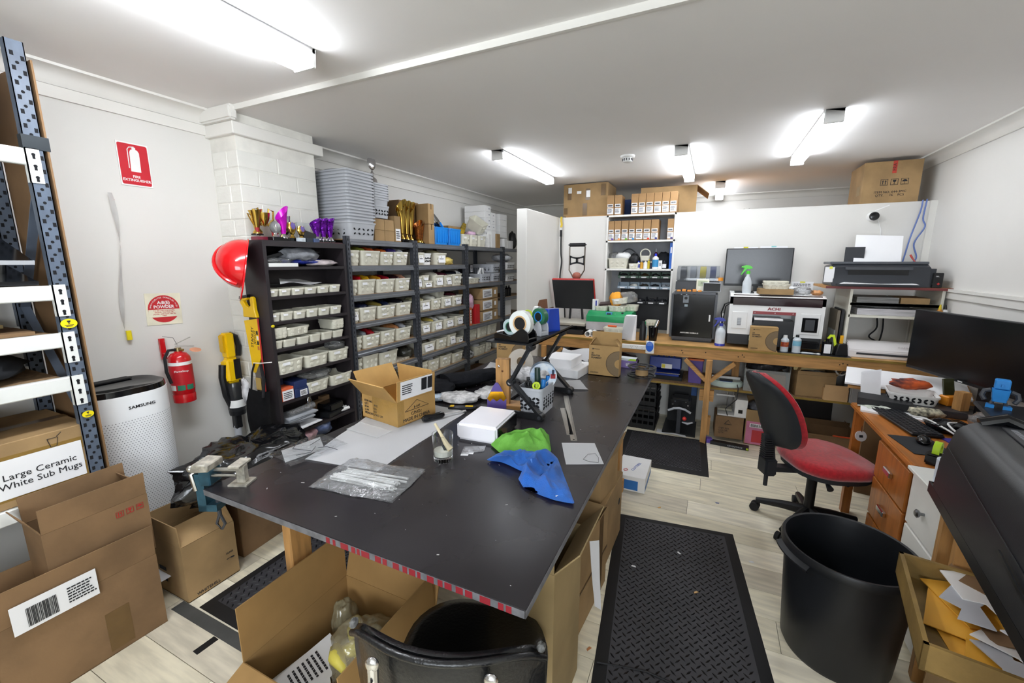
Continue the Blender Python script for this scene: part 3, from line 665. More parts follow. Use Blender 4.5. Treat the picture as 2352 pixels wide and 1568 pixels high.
row([(285, 685, 505, 715), (688, 1020, 430, 620), (1024, 1298, 365, 545)], CB, .948, .185, 'on the fifth bookcase shelf', 'large bins on the fifth bookcase shelf', x0=FX+.002)
row([(690, 1025, 795, 978), (1030, 1340, 700, 875)], CB, .772, .185, 'on the sixth bookcase shelf', 'large bins on the sixth bookcase shelf', x0=FX+.006)
packet('clear bag bulging from the large bin at the fifth bookcase shelf end', 'c8ccd2', (FX-.09, 2.20, 1.055), (.07, .07, .035), 4, clear2, 'bag', 'plastic_bag')
packet('clear crinkled bag lying over the first bin of the sixth bookcase shelf', 'c8ccd2', (FX-.09, 2.02, .875), (.075, .12, .03), 6, clear2, 'bag', 'plastic_bag')
# boxes on the sixth shelf
navyb = flat('24325e', .45)
def small_box(label, m, w, d, h, loc, rz=0, lab=None):
    t = T('small_box', label, 'box', loc, rz); MB().box(-w/2, w/2, -d/2, d/2, 0, h).bev(.0015, 1).o('carton', m, t)
    if lab: patch(t, paper, lab[0], lab[1], (lab[2], -d/2-.0006, lab[3])); lines(t, lab[0]*.8, lab[1]*.7, 4, (lab[2], -d/2-.0016, lab[3]), seed=int(h*1000))
    return t
small_box('white and orange chequered box on the sixth bookcase shelf', flat('d8603a', .5), .085, .14, .085, (FX-.075, 1.735, .774), 90, (.078, .066, 0, .036))
small_box('navy box with white label, lower of two on the sixth shelf', navyb, .10, .14, .055, (FX-.072, 1.835, .774), 90, (.055, .042, .012, .024)); small_box('navy box stacked on another navy box on the sixth shelf', navyb, .095, .14, .05, (FX-.075, 1.833, .830), 90)
small_box('navy box behind the chequered box on the sixth shelf', flat('1f2b52', .5), .07, .06, .05, (FX-.12, 1.735, .86), 90)
# top shelf: bagged goods
packet('grey folded garments in clear bag on the top bookcase shelf', '8f9298', (FX-.10, 1.98, 1.695), (.08, .14, .045), 12, film('8b8e94', .3), 'garment', 'bagged_garment')
packet('pale pink bagged garment lying on the top bookcase shelf', 'c9bdbd', (FX-.09, 2.14, 1.642), (.08, .12, .022), 14, film('c6babb', .35), 'garment', 'bagged_garment')
packet('deep blue bagged garment under the grey garments', '1b2a86', (FX-.11, 2.0, 1.652), (.07, .15, .022), 15, film('1b2a86', .3), 'garment', 'bagged_garment')
slab('stencil_card', 'white stencil letters card stack on the top bookcase shelf', 'card', white_pl, .15, .20, .022, (FX-.085, 1.80, 1.621)); packet('clear bag over the stencil cards on the top shelf', 'aab6c8', (FX-.09, 1.79, 1.658), (.08, .10, .018), 17, clear2, 'bag', 'plastic_bag')
slab('dark_folder', 'black folder leaning at the back of the top bookcase shelf', 'folder', black_pl, .10, .20, .02, (FX-.13, 1.80, 1.68), 0, 0, None, (14, 0, 0))
slab('dark_rod', 'thin grey rod at the back of the second bookcase shelf', 'rod', dark_gr, .006, .30, .004, (FX-.15, 1.92, 1.505))
quadsheet('crumpled_sheet', 'crumpled white sheet lying over the small bins of the second shelf', 'sheet', paper, [(FX-.02, 1.77, 1.505), (FX-.02, 2.08, 1.500), (FX-.14, 2.10, 1.512), (FX-.14, 1.85, 1.535)], wave=.02, seed=3)
# seventh shelf and below: bags, albums
for i in range(4):
    slab('photo_album', '%s grey plastic sleeve in the pile on the seventh bookcase shelf' % ORD[i], 'sleeve', mat('sleeve_grey_%d' % (i % 2), ('8e939a', 'b8bcc2')[i % 2], .25), .16, .22, .009, (FX-.085, 1.80+.012*i, .60+.012*i), (3, -4, 6, -2)[i])
slab('photo_album', 'white sheet board on the seventh bookcase shelf', 'board', paper, .18, .26, .006, (FX-.075, 1.83, .56), 4)
MB().cyl((0, 0, 0), (0, .19, .01), .022, n=14).o('rolled_bag', clear2, None, (FX-.05, 1.76, .664)); tag(bpy.data.objects['rolled_bag'], 'rolled clear bag of beige sticks on the sleeve pile', 'bag')
small_box('small brown box at the back of the seventh bookcase shelf', card2, .11, .05, .10, (FX-.165, 2.05, .546), 90); small_box('second small brown box behind the black case', card2, .07, .04, .12, (FX-.17, 2.14, .546), 90)
slab('black_case', 'black hinged case with clear lid on the seventh bookcase shelf', 'case', black_gl, .13, .13, .05, (FX-.085, 2.12, .585), 5, .006); slab('black_case', 'flat black case with white stripes under the hinged case', 'case', black_pl, .14, .16, .035, (FX-.08, 2.10, .547), 8, .004)
for i in range(3): tag(MB().cyl((0, 0, 0), (.0, .09, 0), .013, n=12).o('paper_roll', white_pl, None, (FX-.03-.028*i, 2.15, .562)), '%s white paper roll beside the black case' % ORD[i], 'roll')
packet('crinkled bag with red printed dots on the eighth bookcase shelf', 'a88a8e', (FX-.06, 1.86, .47), (.07, .09, .045), 21, film('a9868a', .2), 'bag', 'plastic_bag'); packet('crinkled bag of navy goods on the eighth bookcase shelf', '56648a', (FX-.06, 2.0, .49), (.06, .07, .05), 22, film('5d6a8e', .2), 'bag', 'plastic_bag')
packet('silver crinkled sachet strip hanging at the seventh shelf back', 'c9c9c9', (FX-.14, 1.99, .66), (.012, .02, .06), 23, silver, 'sachet', 'sachet')
# ---- hung on the bookcase side: helmet, saw, tote
t = T('hard_hat', 'red hard hat hung on the side of the black bookcase', 'helmet', (-2.45, BY0-.092, 1.638), rot=(0, 0, 0))
_z = V((-.50, -.84, .22)).normalized(); _x = V((.62, -.12, -.77)); _x = (_x-_z*_x.dot(_z)).normalized(); _y = _z.cross(_x); t.rotation_euler = Matrix(((_x.x, _y.x, _z.x), (_x.y, _y.y, _z.y), (_x.z, _y.z, _z.z))).to_euler()
t.scale = (1.06, 1.06, 1.06)
red_pl = mat('helmet_red', 'd3161e', .16, var=.02, coat=.5)
prof = [(.142*math.cos(R(a)), .128*math.sin(R(a))) for a in range(0, 90, 9)]+[(.002, .128)]
b = MB().lathe(prof, 36, None, 1.0, .84).ring([(.142, 0), (.150, -.003), (.150, -.008), (.138, -.006)], 36, None, 1.0, .84); b.o('shell', red_pl, t)
MB().pr([(.07, -.105), (.13, -.095), (.205, -.065), (.232, 0), (.205, .065), (.13, .095), (.07, .105), (.12, .05), (.13, 0), (.12, -.05)], -.01, -.003, 'z').bev(.002, 1).o('peak', red_pl, t)
MB().tube([(.145*math.cos(R(a))*1.005, 0, .131*math.sin(R(a))) for a in range(8, 173, 9)], .010, 8).o('crown_ridge', red_pl, t)
MB().box(-.02, .03, -.126, -.112, -.02, .03).o('slot_lug', red_pl, t)
t = T('hand_saw', 'yellow handled hand saw in printed sleeve hung on the bookcase side', 'saw', (-2.55, BY0-.014, 1.09), 0)
MB().pr([(-.075, .20), (.058, .22), (.052, -.02), (-.018, -.13), (-.040, -.13)], -.003, .003, 'y').o('sleeve', vy, t)
MB().pr([(.052, .22), (.058, .22), (.056, -.30), (.050, -.30)], -.0035, .0035, 'y').o('edge_guard', flat('c23a33', .5), t)
MB().pr([(-.03, -.13), (.046, -.05), (.048, -.34), (.02, -.34)], -.0015, .0015, 'y').o('blade', steel, t)
hp = [(-.065, .225), (.06, .225), (.048, .27), (.045, .345), (.025, .355), (.012, .34), (.015, .30), (-.005, .285), (-.03, .295), (-.05, .325), (-.02, .33), (-.01, .345), (-.07, .34), (-.085, .315), (-.06, .28)]
MB().pr(hp, -.012, .012, 'y').bev(.004, 1).o('handle', vy, t); MB().pr([(-.09, .335), (-.01, .35), (-.005, .365), (-.085, .352)], -.010, .010, 'y').o('grip_pad', black_pl, t)
text('STANLEY', .032, ink, t, (-.012, -.0035, .10), (90, -82, 0)); text('JETCUT', .026, ink, t, (.014, -.0035, .10), (90, -82, 0))
for k in range(4): patch(t, (ink, white_pl, ink, flat('c9713f', .5))[k], .016, .024, (.038, -.0035, .13-.032*k), name='picture_panel')
patch(t, flat('b89a5a', .6), .05, .08, (.0, -.0045, -.20), name='sleeve_print')
t = T('tote_bag', 'black cloth tote hanging by its straps below the saw', 'bag', (-2.50, BY0-.03, .70), 0)
clothb = mat('black_cloth', '17171a', .85, var=.15, scale=30)
b = MB().grid(10, 10, lambda u, v: (-.11+.22*u, -.028-.02*math.sin(v*3.1)*(1+.6*math.sin(u*6)), .16-.36*v+.05*(u-.5)**2)); b.solid(.05); b.o('bag_body', clothb, t, smooth=60)
MB().tube([(-.08, -.02, .16), (-.06, -.016, .27), (-.03, -.014, .33)], .006, 6).tube([(.06, -.04, .13), (.06, -.025, .24), (.03, -.014, .33)], .010, 6).o('straps', clothb, t)
MB().tube([(-.03, -.02, .335), (.06, -.03, .345), (.115, -.0, .35)], .003, 6).o('hook_bar', white_pl, t)
packet('white paper tag bundle hanging beside the black tote', 'd9d9d9', (-2.62, BY0-.06, .845), (.03, .02, .075), 31, film('cfcfd2', .4), 'tag', 'paper_tag')
# ---- steel racks
rk = mat('rack_charcoal', '4a4d54', .38, metal=.25, var=.08); rkb = mat('rack_beam_grey', '85888e', .28, metal=.55, var=.06)
RYS = (2.303, 3.090, 3.960, 4.855, 5.70)
RZ = {0: (1.815, 1.622, 1.402, 1.192, .975, .785, .58, .3), 1: (1.815, 1.622, 1.405, 1.192, .975, .785, .587, .3), 2: (1.818, 1.411, .945, .771, .565, .3), 3: (1.818, 1.55, 1.40, 1.2, .95, .6)}
RN = ('steel rack next to the bookcase', 'middle steel rack', 'steel rack by the partition', 'far steel rack beyond the partition')
for i in range(4):
    y0, y1 = RYS[i], RYS[i+1]-.004
    t = T('steel_rack', '%s with charcoal posts and beams' % RN[i], 'rack', (FX, y0, 0)); L = y1-y0
    for yy in (0, L-.034):
        for xx in (-.034, -.42):
            b = MB().box(xx, xx+.034, yy, yy+.002, 0, 1.835).box(xx+(.032 if xx > -.1 else 0), xx+(.034 if xx > -.1 else .002), yy, yy+.034, 0, 1.835); u = b.o('post', rk, t)
            if xx > -.1:
                h = MB(); z = .1
                while z < 1.82:
                    h.box(xx+.0338, xx+.0347, yy+.013, yy+.020, z, z+.017); z += .034
                h.o('slots', hole_m, u)['kind'] = 'stuff'
    for z in RZ[i]:
        MB().pr([(-.012, z), (.0, z), (.0, z-.018), (.006, z-.024), (.006, z-.042), (-.012, z-.042)], .036, L-.036, 'y').o('beam', rkb, t)
        MB().box(-.42, -.408, .034, L-.034, z-.04, z).o('rear_beam', rkb, t); MB().box(-.41, -.010, .01, L-.01, z-.006, z+.0005).o('shelf_board', chipb, t)
N1, N2, N3 = 'of the bookcase rack', 'of the middle rack', 'of the partition rack'
def rrow(data, zs, sh, nm, d=.34): row(data, CC, zs, d, 'on the %s shelf %s' % (sh, nm), 'bins on the %s shelf %s' % (sh, nm), x0=FX-.016)
rrow([(85, 250, 160, 295, 1, [('8a8432', 'olive packets')]), (258, 466, 167, 297, 1, [('8f9440', 'green packets'), ('c95a2e', 'orange packets')]), (470, 600, 180, 297, 3, [('d0642e', 'orange cloths')]), (605, 757, 180, 295, 3, [('4a3f86', 'purple bag'), ('c5c8ce', 'clear bag')])], 1.622, 'first', N1)
rrow([(105, 223, 480, 610, 1, [('7a1622', 'dark red packets')]), (226, 420, 470, 600, 1, [('b3121f', 'red foil packet'), ('d9a51f', 'yellow packets')]), (425, 622, 465, 585, 1, [('c98a1f', 'amber packets'), ('8f1626', 'red packets')]), (626, 780, 455, 570, 3, [('30161c', 'black and red bundle'), ('b5846a', 'tan packet')])], 1.402, 'second', N1)
rrow([(125, 242, 785, 915, 2, [('2a2b30', 'black packets')]), (246, 432, 760, 895, 1, [('232842', 'navy packets')]), (436, 630, 740, 865, 3, [('8a7a3a', 'gold printed packets'), ('1f2744', 'navy packets')]), (634, 795, 710, 830, 1, [('17181d', 'black packets')])], 1.192, 'third', N1)
rrow([(145, 276, 1080, 1225, 1), (280, 468, 1045, 1185, 3, [('8b8f96', 'clear crinkled bag'), ('a8202a', 'red packet')]), (471, 626, 1005, 1140, 1), (629, 793, 975, 1100, 1, [('b0764a', 'orange tan packets'), ('9a9da4', 'clear bag')])], .975, 'fourth', N1)
rrow([(160, 278, 1315, 1470, 0, [('d4d4d4', 'white paper bag')]), (281, 452, 1265, 1420, 0, [('6a6c70', 'grey bag')]), (455, 655, 1225, 1370, 1, [('9a9ea4', 'clear bag')])], .785, 'fifth', N1)
rrow([(835, 925, 185, 290, 2, [('4b4a46', 'dark clear packets')]), (1030, 1160, 190, 290, 2, [('8a8466', 'pale packets')])], 1.622, 'first', N2)
rrow([(845, 896, 440, 545, 2), (900, 1016, 485, 540, 2), (1020, 1130, 425, 525, 2, [('d6d2c4', 'cream packets')]), (1133, 1218, 425, 520, 2, [('5c2a3c', 'maroon packets')]), (1222, 1320, 410, 510, 1, [('20222a', 'black packets')])], 1.405, 'second', N2)
rrow([(860, 996, 690, 795, 2, [('cfc9a0', 'pale gold packets')]), (1000, 1102, 670, 770, 1, [('d8d8cc', 'white crinkled packets')]), (1106, 1215, 650, 750, 2), (1219, 1325, 635, 725, 2, [('4a1f28', 'dark red bundle')])], 1.192, 'third', N2)
rrow([(870, 1000, 930, 1045, 2, [('b8b4a2', 'grey packets')]), (1005, 1122, 905, 1005, 2, [('c9b45a', 'gold packets'), ('e3e3dd', 'white packets')]), (1126, 1244, 880, 975, 2, [('dcdcd4', 'clear white bag')]), (1247, 1338, 850, 945, 2)], .975, 'fourth', N2)
rrow([(878, 1050, 1130, 1235, 2, [('5a5648', 'dark packets')]), (1053, 1166, 1085, 1190, 1), (1169, 1260, 1045, 1155, 2), (1263, 1330, 1075, 1120, 2)], .785, 'fifth', N2)
rrow([(880, 958, 1340, 1420, 0, [('26262a', 'black and white packets')]), (961, 1088, 1310, 1415, 1, [('b9bcc2', 'clear bag')]), (1091, 1214, 1265, 1385, 1, [('6f6a52', 'brown packets')]), (1217, 1335, 1235, 1345, 1)], .587, 'sixth', N2)
rrow([(1385, 1480, 985, 1090, 0, [('e6e6e6', 'white crinkled packets')]), (1484, 1590, 955, 1060, 0, [('dcdcd8', 'clear white bag')]), (1594, 1690, 920, 1030, 0, [('8a8f8a', 'grey packets')])], .771, 'third', N3, )
rrow([(1450, 1570, 1165, 1250, 0, [('eeeeee', 'white packets')]), (1573, 1628, 1130, 1215, 0)], .565, 'fourth', N3)
rrow([(1380, 1505, 455, 495, 0, [('e8e8e8', 'white boxes')])], 1.411, 'upper', N3)
bin_('upper stacked cream bin on the second shelf of the middle steel rack', .12, .30, .055, (FX-.17, 3.26, 1.472), 90, None, 2); bin_('cream bin stacked behind on the third shelf of the middle steel rack', .15, .26, .10, (FX-.22, 3.60, 1.275), 90, None, 0)
basket('white leaf cut basket between bins on the top shelf of the middle rack', .12, .30, .105, (FX-.17, 3.305, 1.6235), 90, white_pl, nx=4)
packet('clear bag of gold trims on the top shelf of the middle rack', 'd8c26a', (FX-.12, 3.68, 1.655), (.10, .10, .045), 41, film('cdb768', .2), 'bag', 'plastic_bag')
packet('black bag of trims at the end of the fifth shelf beside the bookcase rack', '3a3b36', (FX-.14, 3.00, .835), (.10, .07, .055), 43, film('3a3a34'), 'bag', 'plastic_bag')
slab('paper_stack', 'flat pile of printed cards on the fifth rack shelf', 'cards', mat('printed_card', 'c9bfae', .5, var=.25, scale=30), .26, .22, .02, (FX-.17, 2.88, .786))
# third rack: baskets and white-ended boxes
for i, (y, z, l) in enumerate(((4.42, 1.412, 'grey leaf cut basket of white tubes on the partition rack'), (4.70, 1.412, 'grey leaf cut basket at the end of the partition rack, lower'), (4.70, 1.52, 'grey leaf cut basket at the end of the partition rack, upper'))): basket(l, .24 if i == 0 else .20, .18 if i == 0 else .32, .10, (FX-(.105 if i == 0 else .18), y, z+.002), 90, nx=5)
for i in range(7): tag(MB().cyl((0, 0, 0), (random.uniform(-.02, .05), random.uniform(-.04, .04), .13), .012+.003*(i % 3), n=9).o('rolled_card', (white_pl, paper, dark_gr)[i % 3], None, (FX-.10-.02*(i % 3), 4.33+.03*i, 1.45)), '%s rolled card standing in the leaf cut basket of tubes' % ORD[i], 'card', 'rolled cards in the leaf basket')
small_box('black box with white label standing at the back of the partition rack', black_pl, .14, .12, .10, (FX-.30, 4.42, 1.52), 90, (.05, .08, .04, .05))
slab('dark_folder', 'black tray under the labelled box in the partition rack', 'tray', black_pl, .2, .3, .10, (FX-.30, 4.43, 1.413))
packet('clear wrapped bundle on the upper shelf of the partition rack', 'e0e0e0', (FX-.27, 4.12, 1.49), (.07, .08, .06), 44, film('dcdcda'), 'bag', 'plastic_bag')
for i in range(3):
    t = T('flat_carton', 'brown carton with white printed end in the partition rack, %s of three' % ('bottom', 'middle', 'top')[i], 'box', (FX-.17, 4.50, .947+.135*i), 0)
    MB().box(-.16, .16, -.20, .20, 0, .128).bev(.002, 1).o('carton', card, t); MB().box(.1602, .1608, -.18, .05, .015, .115).o('white_print', paper, t); lines(t, .18, .07, 5, (.1612, -.06, .06), (0, 0, 90), 50+i); patch(t, paper, .05, .05, (.1612, .13, .07), (0, 0, 90))
t = small_box('red box leaning in the partition rack', flat('c7262c', .45), .10, .05, .22, (FX-.05, 4.22, .947), 90); packet('pink and white gift bag on the partition rack', 'c79ab8', (FX-.08, 4.10, 1.20), (.06, .08, .09), 45, film('cfa7bb'), 'bag', 'plastic_bag')
small_box('orange striped tall box in the partition rack', flat('c9653a', .5), .06, .05, .20, (FX-.035, 4.04, .947), 90, (.02, .15, 0, .1)); slab('black_tin', 'small black tin before the white printed cartons', 'tin', black_gl, .06, .10, .06, (FX-.055, 4.36, .975)); packet('clear bag under the small black tin', 'd0d0d0', (FX-.06, 4.36, .962), (.05, .11, .02), 46, clear2, 'bag', 'plastic_bag')
packet('black and white striped sachets on the lowest visible shelf of the partition rack', '555555', (FX-.08, 4.05, .61), (.07, .08, .05), 47, mat('striped_sachet', '2a2a2a', .3, col2='e8e8e8', scale=25), 'sachet', 'sachets')
bin_('cream bin at the far end of the lowest partition rack shelf', .12, .3, .085, (FX-.17, 4.76, .567), 90, None, 0)
for i, z in enumerate((1.552, 1.402)): basket('white leaf cut basket in the far steel rack, %s' % ('upper', 'lower')[i], .26, .32, .09, (FX-.18, 5.12, z), 90, white_pl, nx=6)
packet('white cloth heap in the far steel rack', 'e0e0e4', (FX-.15, 5.1, 1.70), (.12, .16, .05), 48, film('d9dade', .5), 'cloth', 'cloth_heap')
for i in range(3): bottle('%s black pump bottle in the far steel rack' % ORD[i], [(.03, 0), (.032, .1), (.012, .115), (.012, .14)], black_gl, (FX-.06, 4.98+.075*i, 1.202))
small_box('white labelled box low in the far steel rack', white_pl, .2, .2, .2, (FX-.14, 5.05, .952), 90)
# ---- on top of the racks
ZT = 1.8165
def bstack(label, w, d, y, n, pitch, z, h=.135):
    for i in range(n):
        if i == 0: basket('%s, bottom one showing leaf cutouts' % label, w, d, h, (FX-.20, y, z), 90, nx=5, nz=2)
        else:
            t = T('plastic_basket', '%s nested basket rim up the %s' % (ORD[i-1], label), 'basket', (FX-.20, y, z+.075+pitch*i), 90, 'nested rims of the %s' % label)
            mk('body', bin_mesh(w*1.0, d, .06, grey_pl, False, ov=.925), t)
bstack('tall stack of grey plastic baskets', .285, .36, 2.508, 17, .0225, ZT, .13)
bstack('short stack of grey plastic baskets on small cartons', .20, .26, 2.775, 8, .019, 2.0, .10)
tag(MB().lathe([(.13, 0), (.1, .004), (.02, .006)], 20, None, 1.2, 1).o('basket_lid', grey_pl, None, (FX-.20, 2.508, ZT+.13+.0225*17-.01)), 'grey lid closing the tall stack of baskets', 'lid')
for i, (y, z) in enumerate(((2.735, 0), (2.853, 0), (2.735, .088), (2.853, .088))): small_box('%s small brown carton under the short basket stack' % ('lower bookcase-side', 'lower trophy-side', 'upper bookcase-side', 'upper trophy-side')[i], card, .115, .17, .087, (FX-.16, y, ZT+.001+z), 90)
small_box('tall narrow brown carton with a white label beside the small cartons', card, .075, .16, .215, (FX-.15, 2.952, ZT+.001), 90, (.06, .10, 0, .06))
# tall column trophy
t = T('column_trophy', 'tall silver figure trophy on a black platform with dark columns', 'trophy', (FX-.30, 2.93, ZT))
MB().box(-.05, .05, -.11, .09, 0, .03).o('base', black_gl, t); MB().box(-.055, .055, -.12, .10, .375, .39).o('platform', black_gl, t)
for yy in (-.07, .055): MB().cyl((0, yy, .03), (0, yy, .375), .016, n=14).o('column', mat('dark_column', '3a2a24', .2, var=.2, scale=30), t)
MB().lathe([(.03, .39), (.01, .41), (.012, .43), (.035, .45), (.045, .49), (.035, .53), (.012, .55), (.018, .575), (.008, .59), (.008, .60)], 16).o('cup', silver, t)
MB().sph((0, 0, .66), (.014, .05, .058), 14, 8).o('medallion', silver, t); MB().tube([(0, 0, .71), (0, .02, .735), (0, .012, .755)], [.006, .008, .002], 6).o('finial', silver, t)
for s in (-1, 1): MB().tube([(0, s*.075, .39), (0, s*.07, .43), (0, s*.082, .47), (0, s*.066, .50)], [.006, .010, .012, .003], 7).o('winged_figure', silver, t)
# gold cups
def cup(name, label, loc, h, m, m2, base=.03, rz=0, slant=.25, hand=True, kind='flare', bw=.055):
    t = T(name, label, 'trophy', loc, rz)
    MB().box(-bw/2, bw/2, -bw/2, bw/2, 0, base).bev(.003, 1).o('base', black_gl, t)
    MB().lathe([(.026, base), (.024, base+.008), (.009, base+.03), (.008, base+h*.14), (.013, base+h*.17)], 14).o('stem', m2, t)
    z0 = base+h*.17; pr_ = [(.012, 0), (.017, .25), (.022, .5), (.026, .75), (.034, 1)] if kind == 'flare' else [(.010, 0), (.022, .15), (.030, .45), (.031, .8), (.034, 1)]
    vs = []; n = 16; g_ = 1.45 if h > .2 else 1.15; pr_ = [(r*g_, k) for r, k in pr_]
    for r, k in pr_:
        vs.append([(r*math.cos(2*math.pi*j/n), r*math.sin(2*math.pi*j/n), z0+(h*.83*k)*(1+(slant*k*math.sin(2*math.pi*j/n)))) for j in range(n)])
    for r, k in reversed(pr_[1:]): vs.append([((r-.0015)*math.cos(2*math.pi*j/n), (r-.0015)*math.sin(2*math.pi*j/n), z0+(h*.83*k)*(1+(slant*k*math.sin(2*math.pi*j/n)))) for j in range(n)])
    b = MB().loft(vs, caps=False); b.o('cup', m, t)
    if hand:
        MB().tube([(0, .03, z0+h*.80), (0, .044, z0+h*.88), (0, .030, z0+h*.55), (0, .02, z0+h*.25)], [.006, .005, .004, .004], 7).o('handle', m, t); MB().tube([(0, -.03, z0+h*.6), (0, -.05, z0+h*.65), (0, -.034, z0+h*.40), (0, -.018, z0+h*.2)], .004, 7).o('handle', m, t)
    return t
for i in range(3): cup('gold_cup', '%s tall gold cup trophy in the row before the cartons' % ORD[i], (FX-.10-.02*i, 3.045+.085*i, ZT+.001), .285, gold, gold, .03)
wax = mat('copper_gold', 'b8722e', .3, metal=.7, col2='7a3f24', var=.2, scale=40, stretch=(1, 1, 3))
for i in range(3): cup('copper_cup', '%s ribbed copper coloured cup behind the gold cups' % ORD[i], (FX-.09-.03*i, 3.262+.045*(i % 2)+.03*i, ZT+.001), .17, wax, gold, .01, hand=False)
carton('upper dark open ended carton behind the gold cups', .20, .28, .20, (FX-.30, 3.28, 2.00), 0, None, card2, tape=False); carton('lower carton behind the gold cups', .20, .28, .18, (FX-.30, 3.28, ZT+.001), 0, None, card2, tape=False)
carton('brown carton standing at the end of the gold cups, upper', .14, .09, .185, (FX-.115, 3.405, 2.00), 0, None, card); carton('brown carton standing at the end of the gold cups, lower', .14, .09, .18, (FX-.115, 3.405, ZT+.001), 0, None, card)
blue = mat('blue_plastic', '1d86e0', .35, var=.03)
for i, y in enumerate((3.565, 3.80)):
    t = T('blue_tub', 'bright blue plastic tub of trophies, %s' % ('next to the cartons', 'next to the cream bins')[i], 'tub', (FX-.15, y, ZT+.001), 90); mk('body', bin_mesh(.23, .25, .165, blue, False), t)
    for k in range(5): MB().box(-.09+.04*k, -.075+.04*k, -.122, -.115, .02, .14).o('rib', blue, t)
t = T('metal_platter', 'silver oval platter leaning in the blue tubs', 'platter', (FX-.15, 3.66, 2.02), rot=(0, 60, 20)); MB().lathe([(.001, 0), (.10, .004), (.13, .012), (.131, .014), (.10, .007), (.001, .003)], 28, None, 1, .9).o('dish', silver, t)
for i in range(4): tag(MB().tube([(0, 0, 0), (.01, -.05-.02*i, .08)], [.010, .014], 8).o('trophy_part', (silver, black_gl, silver, blue)[i], None, (FX-.12, 3.60+.05*i, 1.95)), '%s metal trophy stem poking out of the blue tubs' % ORD[i], 'trophy part')
for i, y in enumerate((4.02, 4.19, 4.38)): bin_('cream bin on top of the racks, %s from the blue tubs' % ORD[i], .155 if i < 2 else .17, .22, .125, (FX-.14, y, ZT+.001), 90, None, 1)
carton('small open brown carton behind the cream bins on the rack top', .16, .30, .22, (FX-.31, 4.12, ZT+.001), 0, None, card, tape=False)
yb = mat('yellow_black_foam', 'd8b21a', .5, col2='17171a', scale=14)
for i in range(4): tag(MB().pr([(0, 0), (.03, .01), (.09, .10), (.10, .14), (.05, .09)], -.006, .006, 'x').o('sports_boot_cutout', yb, None, (FX-.10-.02*i, 3.97+.05*i, 1.93), smooth=0), '%s yellow and black cutout sticking out of the cream bins' % ORD[i], 'cutout')
packet('purple and cream ribbon bundle in the second cream bin on the rack top', 'c79fc0', (FX-.10, 4.21, 1.955), (.06, .06, .03), 51, film('c9a5bd', .4), 'ribbon', 'ribbon_bundle')
bin_('cream bin lying tipped over on the third rack top bin', .17, .20, .12, (FX-.15, 4.40, 2.02), 90, None, 0, tilt=(35, -12, 90))
slab('paper_stack', 'loose grey papers under the tipped bin', 'papers', paper, .2, .18, .012, (FX-.14, 4.42, 1.95), 10, 0, None, (6, 8, 10))
wbox = mat('white_card_box', 'e9e8e6', .55, var=.02)
for i in range(6): small_box('%s white box from the bottom of the tall white stack on the racks' % ORD[i], wbox, .15, .28, .068, (FX-.24, 4.63, 1.895+.0695*i-.0), 90, (.04, .02, .03, .035))
for i in range(5): small_box('%s white box from the bottom of the column beside the tall white stack' % ORD[i], wbox, .12, .24, .068, (FX-.22, 4.775, 1.895+.0695*i), 90, (.04, .02, .0, .035))
slab('box_riser', 'flat white box carrying the white box stacks', 'box', wbox, .28, .30, .076, (FX-.25, 4.69, ZT+.001)); small_box('white upright carton in front of the white box stack', wbox, .10, .06, .19, (FX-.05, 4.62, ZT+.001), 90); small_box('brown upright carton in front of the white box stack', card, .09, .06, .17, (FX-.05, 4.75, ZT+.001), 90)
for i in range(3): small_box('%s little white box stacked beside the cream bins' % ORD[i], wbox, .05, .07, .05, (FX-.055, 4.52, ZT+.001+.051*i), 90)
for i in range(4): small_box('%s grey white box from the bottom of the far white stack' % ORD[i], wbox, .20, .26, .072, (FX-.22, 5.03, 1.955+.0735*i), 90)
slab('box_riser', 'white box carrying the far white stack', 'box', wbox, .26, .24, .134, (FX-.24, 5.03, ZT+.003))
for i in range(3): small_box('%s little white carton before the far white stack' % ORD[i], wbox, .08, .08, .10 if i else .12, (FX-.06, 4.96+.085*i, ZT+.003), 90)
packet('black harness bundle at the end of the far rack top', '1d1c1c', (FX-.08, 5.28, 1.93), (.05, .05, .11), 52, film('22201f', .5), 'harness', 'harness')
# ---- trophies on the bookcase
purp = mat('purple_foil', '7a1fb0', .2, metal=.7, var=.3, scale=50, bump=.6, bscale=60); mag = mat('magenta_foil', 'd81fd0', .2, metal=.4); violet = flat('6a5aa0', .4)
def medal(name, label, loc, r, h, m, m2, bw=.08, disc=True):
    t = T(name, label, 'trophy', loc); MB().box(-.025, .025, -bw/2, bw/2, 0, .022).bev(.002, 1).o('base', black_gl, t)
    MB().lathe([(.024, .022), (.012, .035), (.007, .05), (.010, h*.35), (.020 if not disc else .010, h*.45), (.030 if not disc else .016, h*.7), (.022 if not disc else .008, h*.95)], 14, None, .6, 1).o('stem', m, t)
    q = MB().lathe([(r, -.004), (r, .004), (r*.8, .006), (.001, .006)] if disc else [(r*.6, .012), (r*.5, .019), (.001, .020)], 24, TR((0, 0, h-r), 0, 90, 0), 1.4 if not disc else 1, 1); q.o('disc' if disc else 'oval_inlay', m2, t); return t
BZ = BH+.0005
cup('loving_cup', 'large gold two handled cup on the bookcase end', (FX-.12, 1.725, BZ+.03), .14, gold, gold, .01, slant=.05, bw=.05)
t = T('gold_scroll_trophy', 'gold scrolled trophy with red columns on the bookcase end', 'trophy', (FX-.11, 1.77, BZ))
MB().box(-.03, .03, -.075, .075, 0, .022).o('base', flat('7a2436', .3), t)
for yy in (-.05, .055):
    MB().cyl((0, yy, .03), (0, yy, .075), .012, n=12).o('red_column', flat('9c2026', .3), t); MB().tube([(0, yy+.01, .03), (.0, yy+.03, .05), (0, yy+.01, .075), (0, yy-.012, .055)], .005, 6).o('scroll', gold, t)
